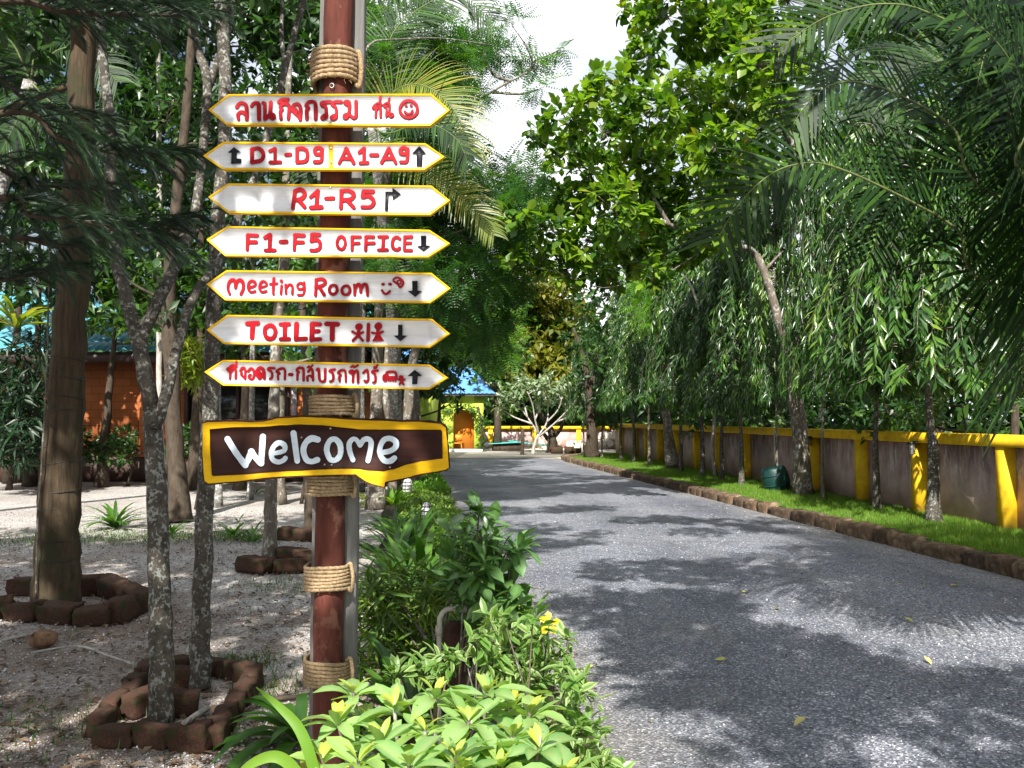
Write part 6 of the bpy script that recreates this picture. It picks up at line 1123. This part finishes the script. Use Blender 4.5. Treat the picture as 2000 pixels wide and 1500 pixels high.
shrub('glossy_shrub', 'upright shrub with large glossy leaves between the hedge and the road', (-.28, 4.0, .03), CLp([(935, 1005, 18), (905, 1040, 26), (940, 1045, 26), (960, 1075, 30), (900, 1090, 30), (935, 1110, 34), (990, 1080, 26), (1005, 1065, 16), (975, 1120, 32), (905, 1150, 30), (945, 1170, 36), (985, 1170, 30), (1000, 1130, 24), (920, 1200, 26), (965, 1210, 28), (1010, 1190, 20)], 3.75, 4.15), tpl_leaf(.40, .6, 4, .3, .25), LF_GLOSS, .105, 330, 6, limit=300, spread=.85, up=.8)
shrub('variegated_shrub', 'shrub with small pale-edged leaves beside the road in front, a yellow flower above it', (0.12, 2.95, .0), CLp([(1040, 1215, 24), (1058, 1245, 28), (960, 1225, 24), (930, 1250, 24), (1000, 1262, 30), (985, 1215, 18), (1085, 1285, 36), (1115, 1320, 34), (1050, 1330, 40), (1120, 1375, 40), (1090, 1420, 50), (1140, 1435, 40), (1150, 1490, 45), (1165, 1530, 50), (1080, 1500, 50), (1000, 1300, 30), (955, 1290, 26), (1110, 1250, 18), (1020, 1380, 40)], 2.65, 3.15), tpl_leaf(.36, .45, 3, .35, .3), LF_VARI, .052, 900, 6, limit=300, spread=.9, up=.7, sr=.004)
shrub('variegated_shrub', 'low small-leaved pale shrub behind the big-leaved bush, left of the bent pipe foot', (-.25, 3.3, .0), CLp([(815, 1300, 26), (850, 1310, 24), (780, 1320, 20), (880, 1295, 20), (910, 1285, 20)], 3.1, 3.35), tpl_leaf(.34, .45, 3, .35, .3), LF_VARI, .055, 900, 6, limit=120, spread=.9, sr=.004)
T_BUSH = [tpl_leaf(w_, wd_, 5, f_, d_) for w_, wd_, f_, d_ in ((.38, .62, .30, .35), (.44, .66, .5, .55), (.34, .6, .2, .1), (.40, .7, .6, .7), (.46, .64, .25, .45), (.32, .6, .4, .2))]
bush = thing('big_leaved_bush', 'bright green bush of large leaves with yellow new tips at the foot of the post', 'bush', (-.2, 2.4, 0)); lv = Leaves(); mb = MB()
tips = [(690, 1345, 2.62), (770, 1375, 2.55), (850, 1350, 2.55), (950, 1345, 2.6), (1035, 1385, 2.65), (660, 1400, 2.5), (745, 1440, 2.35), (830, 1420, 2.4), (915, 1400, 2.45), (1000, 1430, 2.45), (700, 1480, 2.25), (800, 1490, 2.2), (890, 1470, 2.25), (975, 1490, 2.3), (1060, 1460, 2.45), (630, 1475, 2.45), (1090, 1500, 2.4), (720, 1395, 2.7), (890, 1370, 2.75), (1000, 1365, 2.8)]
tips += [(620 + 520 * R.random(), 1440 + 160 * R.random(), 2.15 + .45 * R.random()) for _ in range(26)]
for x, y, d in tips:
    c = PT(x, y + 8, d); nl = 7 + int(3 * R.random()); a = np.linspace(0, 6.283, nl, endpoint=False) + R.random() * 6; o_ = np.stack((np.cos(a), np.sin(a), 0 * a), 1)
    lv.add(c + V(0, 0, -.012) + o_ * .006, norm(o_ + V(0, 0, .55) + rdir(nl) * .42), norm(V(0, 0, 1) - o_ * .5 + rdir(nl) * .45), .118 * (.6 + .6 * R.random(nl)), (R.random() * .45 + R.random(nl) * .42))
    a = R.random(4) * 6.283; o_ = np.stack((np.cos(a), np.sin(a), 0 * a), 1); lv.add(np.repeat(c[None], 4, 0), norm(o_ * .6 + V(0, 0, 1)), norm(V(0, 0, 1) - o_), .06 * (.8 + .4 * R.random(4)), .9 + .09 * R.random(4))
    a = R.random(5) * 6.283; o_ = np.stack((np.cos(a), np.sin(a), 0 * a), 1); lv.add(c + V(0, 0, -.07) + o_ * .01, norm(o_ + V(0, 0, .0) + rdir(5) * .2), norm(V(0, 0, 1) - o_ * .1 + rdir(5) * .2), .13 * (.8 + .3 * R.random(5)), R.random(5) * .5)
    b_ = V(-.2 + (c[0] + .2) * .5, 2.4 + (c[1] - 2.4) * .5, 0); mb.tube(catmull([b_, (b_ + c) / 2 + V(0, 0, .05), c], 4), .006, 5, cap=False)
mb.build('stems', BARK_GR, bush, True); lv.emit(bush, T_BUSH, LF_BUSH, 'leaf', 'foliage', 300, 12)
# long bright strap leaves bottom left of the bush
sp_ = thing('strap_leaf_plant', 'two bright yellow-green strap leaves arching at the bottom left of the post', 'plant', (-.62, 2.3, 0))
def ribbon(name, parent, pts, w, mat, d0):
    P = catmull([PT(x, y, d) for x, y, d in pts], 8); m = len(P); T = norm(np.gradient(P, axis=0)); Wv = norm(np.cross(T, V(0, -1, .25))); t = np.linspace(0, 1, m); ww = w / 2 * np.sin(math.pi * (0.25 + .75 * t).clip(0, .99)) ** .7
    nrm = np.cross(T, Wv); v = np.stack((P - Wv * ww[:, None] , P + nrm * ww[:, None] * .35, P + Wv * ww[:, None]), 1).reshape(-1, 3); q = []
    for i in range(m - 1): a = 3 * i; q += [(a, a + 1, a + 4, a + 3), (a + 1, a + 2, a + 5, a + 4)]
    return put(name, mesh_np(name, v, [q], var=np.full(len(v), d0), smooth=True), mat, parent)
ribbon('leaf', sp_, [(640, 1640, 2.4), (612, 1500, 2.4), (585, 1425, 2.42), (545, 1380, 2.45), (500, 1342, 2.5)], .032, LF_STRAPB, .6); ribbon('leaf', sp_, [(600, 1600, 2.3), (585, 1520, 2.3), (540, 1478, 2.3), (480, 1500, 2.3), (440, 1560, 2.3)], .032, LF_STRAPB, .9); ribbon('leaf', sp_, [(620, 1620, 2.5), (598, 1540, 2.5), (592, 1480, 2.5), (600, 1430, 2.55)], .02, LF_PALMY, .9)
# allamanda flower
fc = PT(1072, 1217, 2.95); fl = thing('yellow_flower', 'single bright yellow trumpet flower standing above the pale shrub at the road edge', 'flower', fc)
mb = MB(); mb.tube(catmull([PT(1060, 1330, 2.95), PT(1066, 1270, 2.95), fc + V(0, .015, -.01)], 5), .003, 5); mb.build('stem', LF_STRAP, fl); mb = MB(); mb.tube([fc + V(0, .03, -.012), fc + V(0, .01, -.004), fc], [.003, .006, .010], 8, cap=False); mb.build('tube', LF_FLOW, fl, True)
for k in range(5):
    a = k * 1.2566 + .3; a += R.normal(0, .12); o_ = V(math.cos(a), R.normal(0, .25), math.sin(a)); l_ = Leaves(); l_.add(fc[None] + o_[None] * .006, norm(o_ + V(0, -.35, 0))[None], norm(V(0, -1, .1) + o_ * .35)[None], .030 + .006 * R.random(), .5); put('petal', l_.joined('petal', tpl_leaf(.75, .66, 4, .25, .35)), LF_FLOW, fl)
# bent pipe, brown post, garden lamps, drum
M_PVC = mat_plain('weathered_pvc', (0.50, 0.47, 0.42), .5, (.30, .26, .21), 14, .1)
DP = 3.85; pr_ = thing('water_pipe', 'pale bent water pipe rising beside the short brown post', 'pipe', G(858, 1500)); mb = MB()
mb.tube(catmull([PT(857, 1500, DP), PT(857, 1330, DP), PT(858, 1225, DP), PT(861, 1203, DP), PT(872, 1191, DP), PT(892, 1188, DP)], 6), .0115, 10); mb.build('pipe', M_PVC, pr_, True)
mb = MB(); mb.tube([PT(857, 1240, DP), PT(857, 1222, DP)], .0155, 10); mb.build('joint', M_PVC, pr_, True); mb = MB(); mb.tube([PT(890, 1188, DP), PT(912, 1189, DP)], .0165, 10); mb.build('joint', M_PVC, pr_, True)
mb = rough_block((.105, .105, .66), .04, 5, 3); me = mb.mesh('block'); bp = thing('brown_post', 'short square dark brown post beside the bent pipe', 'post', (PT(888, 1300, 3.98)[0], 3.98, 0)); o = put('block', me, M_BRICK, bp, False); o.location = (0, 0, .33)
def garden_lamp(px, py0, py1, label):
    g = G(px, py1 + 22); d = g[1]; b_ = V(g[0], d, 0); t_ = thing('garden_lamp', label, 'lamp', b_, 'caged garden lamps in the bed'); zt = PT(px, py0, d)[2]; zb = PT(px, py1, d)[2]; r_ = 11.5 / F * d
    mb = MB(); mb.tube([b_ + V(0, 0, 0), b_ + V(0, 0, zb)], r_ * .8, 12); mb.build('base', M_BLK, t_, True)
    zs = np.array([0, .12, .55, .8, .93, 1]); rs = np.array([.8, .85, .85, .7, .45, .08]) * r_; mb = MB(); mb.tube([b_ + V(0, 0, zb + (zt - zb) * z) for z in zs], rs, 14); mb.build('glass', M_GLS, t_, True); mb = MB()
    for z, k in ((.05, 1), (.28, 1), (.52, 1), (.76, .88)): a = np.linspace(0, 2 * math.pi, 14, endpoint=False); mb.tube(np.stack((b_[0] + r_ * k * np.cos(a), d + r_ * k * np.sin(a), 0 * a + zb + (zt - zb) * z), 1), .006, 4, closed=True)
    for k in range(6): a = k * math.pi / 3 + .2; o_ = V(math.cos(a), math.sin(a), 0); mb.tube([b_ + o_ * r_ + V(0, 0, zb), b_ + o_ * r_ + V(0, 0, zb + (zt - zb) * .6), b_ + o_ * r_ * .75 + V(0, 0, zb + (zt - zb) * .85), b_ + V(0, 0, zt + .01)], .005, 4)
    mb.build('cage', M_BLK, t_)
garden_lamp(833, 980, 1016, 'nearer caged glass garden lamp standing in the low hedge'); garden_lamp(796, 934, 962, 'further caged garden lamp just under the tip of the Welcome board')
M_DRUM = mat_plain('shaded_teal_plastic', (0.006, 0.048, 0.042), .45, (.004, .03, .028), 5, .1)  # teal darkened so the colour carries the shade on the drum
dg = G(1518, 958, GZ); dr_ = thing('green_drum', 'dark teal plastic drum tilted on the grass behind a thin trunk', 'drum', dg); ax = norm(V(-.22, 0, 1)); cen = dg + V(0.0, .1, .22); mb = MB(); zs = np.array([-.25, -.235, -.12, 0, .12, .2, .235, .25]); rs = np.array([.20, .235, .265, .275, .262, .24, .225, .19])
mb.tube([cen + ax * z for z in zs], rs, 18); mb.build('shell', M_DRUM, dr_, True)
for z in (-.1, .1): a = np.linspace(0, 6.283, 24, endpoint=False); u_ = norm(np.cross(ax, V(0, 1, 0))); w_ = np.cross(ax, u_); mb = MB(); mb.tube(np.array([cen + ax * z + (u_ * math.cos(b_) + w_ * math.sin(b_)) * .268 for b_ in a]), .012, 5, closed=True); mb.build('hoop', M_DRUM, dr_, True)
mb = MB(); mb.tube([G(1513, 955, GZ), PT(1514, 840, 17.6)], .025, 6); tag(mb.build('pale_stake', M_PVC), 'thin pale upright stake leaning at the wall behind the green drum', 'stake')
# things lying on the sand at the road end
M_TEAL = mat_plain('teal_sheet', (0.06, 0.42, 0.38), .5, (.1, .5, .47), 2)
def slab(name, label, cat, c, size, rz, tilt, mat, group=None):
    Mx = np.array((Matrix.Rotation(rz, 3, 'Z') @ Matrix.Rotation(tilt, 3, 'Y'))); o = MB().box(V(0, 0, 0), size, Mx, jit=.004).build(name, mat); o.location = [float(x) for x in c]; return tag(o, label, cat, group)
g = G(985, 884); slab('teal_sheet', 'bright teal corrugated sheet lying low right of the dark straight trunk', 'sheet', (g[0], g[1] + 1, .42), (1.6, 1.0, .03), .1, -.05, M_TEAL); slab('crate', 'dark block under the teal sheet at the road end', 'block', (g[0] + .1, g[1] + 1, .2), (1.3, .7, .38), .1, 0, BARK_DK)
g = G(1045, 884); slab('teal_sheet', 'pale teal sheet sloping down towards the frangipani trunk', 'sheet', (g[0] - .2, g[1] + 1.3, .38), (2.0, .8, .03), -.15, .13, M_TEAL)
for k, (px, w_, h_) in enumerate(((1088, .5, .3), (1112, .38, .32), (1127, .32, .26))): g = G(px, 888); slab('stone_stool', ['widest dark block seat on the sand right of the forked tree', 'middle dark block seat on the sand by the strip tip', 'smallest dark block seat nearest the strip tip'][k], 'stool', (g[0], g[1], h_ / 2 + .03), (w_, .3, h_), .1 * k, 0, M_BRICK, 'block seats on the sand')
def heap(name, label, c, n, sx, sy, h, s0, mat):
    t_ = thing(name, label, 'rubble', c)
    for i in range(n):
        x, y = R.normal(0, sx / 2), R.normal(0, sy / 2); z = h * math.exp(-(x / sx) ** 2 * 2) * R.random(); me = BR[i % 6].copy(); me.materials.clear(); me.materials.append(mat); o = bpy.data.objects.new('stone', me); COL.objects.link(o); o.parent = t_; o.location = (x, y, z + s0 * .4); s_ = s0 * (.5 + R.random()); o.scale = (s_ * 1.3, s_, s_ * .7); o.rotation_euler = tuple(R.random(3) * 3)
heap('rubble_heap', 'heap of pale rubble against the far wall right of the dark trunk', (PT(1188, 860, 42)[0], 42.6, .04), 50, 1.0, .5, .7, .26, M_SAND); heap('rubble_heap', 'pale stones scattered in front of the far wall behind the block seats', (PT(1090, 860, 42)[0], 43.0, .04), 46, 4.5, .6, .25, .22, M_SAND)
# vine round the porch arch
vc = [(PT(x, y, Y3 - .25), r / F * Y3) for x, y, r in ((872, 800, 9), (885, 796, 10), (900, 794, 9), (915, 795, 9), (928, 802, 11), (938, 815, 12), (942, 835, 12), (940, 855, 10), (938, 872, 9), (862, 812, 7), (878, 835, 5), (880, 860, 5), (950, 825, 10))]
vt = thing('climbing_vine', 'leafy vine framing the orange porch arch on the lime house', 'vine', (A1 + .3, Y3 - .3, 0)); P, D_, C = clump_tips(vc, 60, .3); lv = Leaves(); rosettes(lv, P, D_, 6, .13, .5, 1.0, .2, .05); o = put('foliage', lv.joined('foliage', T_OVAL), LF_MID, vt); o['kind'] = 'stuff'
mb = MB(); mb.tube([V(A1 + .35, Y3 - .3, 0), V(A1 + .38, Y3 - .32, 1.2), V(A1 + .2, Y3 - .3, 2.1)], .05, 6); mb.build('stem', BARK_DK, vt, True)
# far wood closing the view beyond the walls and houses
lv = Leaves(); n = 30000; x = -60 + 130 * R.random(n); y = 56 + 8 * R.random(n) - .25 * np.abs(x); z = (8.5 + 1.6 * np.sin(x * .5) + 1.0 * np.sin(x * 1.3 + 2)) * R.random(n) ** 1.15; lv.add(np.stack((x, y, z), 1), norm(rdir(n) + V(0, 0, -.2)), norm(rdir(n) * .6 + V(0, -.5, .6)), 1.1 * (.6 + .6 * R.random(n)))
o = put('far_wood', lv.joined('far_wood', T_DIAMW), LF_DARK); tag(o, 'dense far wood closing the view beyond the walls and houses', 'wood', kind='stuff')
# fallen leaves
M_FALL = mat_leaf('fallen_leaf', [(0, (.50, .48, .12)), (.5, (.60, .55, .20)), (1, (.35, .22, .08))], .6, .2)
FLV = []
for k in range(4): tv, tq, _, md = tpl_leaf(.55, .6, 3, .5, -.2 + .1 * k); me = mesh_np('fallen_leaf', tv, [tq], var=np.full(len(tv), k / 4 + .05), mid=md); me.materials.append(M_FALL); FLV.append(me)
for k, (px, py, lb) in enumerate([(1460, 1158, 'pale fallen leaf on the mid road, lower left one of the close pair'), (1495, 1146, 'pale fallen leaf on the mid road, upper right one of the close pair'), (1515, 1190, 'single small fallen leaf on the sunlit road left of the pale leaf trio'), (1675, 1205, 'fallen leaf on the road right of centre, lying beside a fainter one'), (1785, 1217, 'largest whitish fallen leaf, right part of the sunlit road'),
        (1762, 1137, 'pale fallen leaf on the brownish damp patch, left one'), (1798, 1140, 'pale fallen leaf on the brownish damp patch, right one'), (1855, 1145, 'fallen leaf on the road nearest to the kerb at the right'), (1395, 1290, 'small leaf fallen on the road at the edge of the big tree shadow'), (1160, 1300, 'brownish leaf lying in the shade on the road beside the yellow flower shrub'),
        (1550, 1420, 'pale fallen leaf in the dark shadow at the bottom of the road'), (1135, 912, 'tiny pale leaf far up the road before the strip tip'), (1390, 1010, 'yellow leaf on the road beyond the middle, left of the kerb'), (1820, 1300, 'lone small fallen leaf on the road at the lower right')]):
    g = G(px, py, .03); o = bpy.data.objects.new('fallen_leaf', FLV[k % 4]); COL.objects.link(o); o.location = (g[0], g[1], .035); s_ = .05 + .05 * R.random(); o.scale = (s_,) * 3; o.rotation_euler = (R.normal(0, .25), R.normal(0, .25), R.random() * 6.28); tag(o, lb, 'leaf', 'leaves fallen on the road')
n = 2600; d = 3.6 + 9 * R.random(n) ** 1.3; x = -.62 * d + R.random(n) * (.62 * d + road_l(d) - 1.1); lv = Leaves(); lv.add(np.stack((x, d, .004 + .012 * R.random(n)), 1), norm(rdir(n) * V(1, 1, .12)), norm(rdir(n) * .35 + V(0, 0, 1)), .035 + .05 * R.random(n)); M_LIT = mat_leaf('dry_litter', [(0, (.05, .028, .018)), (.5, (.13, .07, .04)), (.9, (.26, .18, .11)), (1, (.45, .38, .28))], .8, .1)
o = put('leaf_litter', lv.joined('leaf_litter', T_OVAL), M_LIT); tag(o, 'scattered dry brown leaves on the gravel of the left grove', 'litter', kind='stuff')
for k, (P, lb, r_) in enumerate([([(60, 1275), (150, 1262), (210, 1280), (262, 1298)], 'dry brown frond stalk lying on the gravel below the big trunk', .008), ([(500, 1370), (560, 1363), (600, 1360)], 'dark stick lying on the gravel just left of the post foot', .014), ([(345, 1425), (370, 1405), (405, 1385)], 'pale split stick leaning over the brick ring beside the front trunk', .016), ([(5, 1252), (30, 1245), (55, 1240)], 'pale curved stick on the gravel at the left edge', .013)]):
    mb = MB(); mb.tube(catmull([G(x, y, .02 + (.12 if k == 2 and i == 1 else 0)) for i, (x, y) in enumerate(P)], 4), r_, 6, wob=.1); tag(mb.build('fallen_stick', BARK_PALE if k != 1 else BARK_DK, None, True), lb, 'stick')
g = G(85, 1262); mb = rough_block((.17, .15, .11), .25, 9, 4); o = put('coconut_husk', mb.mesh('coconut_husk', True), mat_bark('husk_fibre', (.10, .05, .03), (.28, .17, .10)), None); o.location = (g[0], g[1], .05); tag(o, 'brown fibrous coconut husk on the gravel at the lower left', 'husk')
# stones in the gravel heap of the path

n = 1400; d = 5 + 24 * R.random(n) ** 1.3; sd_ = R.random(n) < .6; x = np.where(sd_, road_r(d) - .03 - .35 * R.random(n) ** 2, road_l(d) + .03 + .4 * R.random(n) ** 2); lv = Leaves(); lv.add(np.stack((x, d, .02 + .012 * R.random(n)), 1), norm(rdir(n) * V(1, 1, .1)), norm(rdir(n) * .3 + V(0, 0, 1)), .02 + .045 * R.random(n) ** 2)
o = put('leaf_litter', lv.joined('leaf_litter', T_OVAL), M_LIT); tag(o, 'dry brown leaf crumbs gathered along both edges of the road', 'litter', kind='stuff')
n = 260; d = 4.5 + 14 * R.random(n) ** 1.3; u = R.random(n); x = road_l(d) + .3 + u * 4.7; lv = Leaves(); lv.add(np.stack((x, d, .014 + .03 * np.sin(np.pi * (x - road_l(d)) / 5.3) + .006 * R.random(n)), 1), norm(rdir(n) * V(1, 1, .1)), norm(rdir(n) * .3 + V(0, 0, 1)), .015 + .03 * R.random(n) ** 2)
o = put('leaf_litter', lv.joined('leaf_litter', T_OVAL), M_LIT); tag(o, 'tiny bits of dry leaf strewn over the open road', 'litter', kind='stuff')
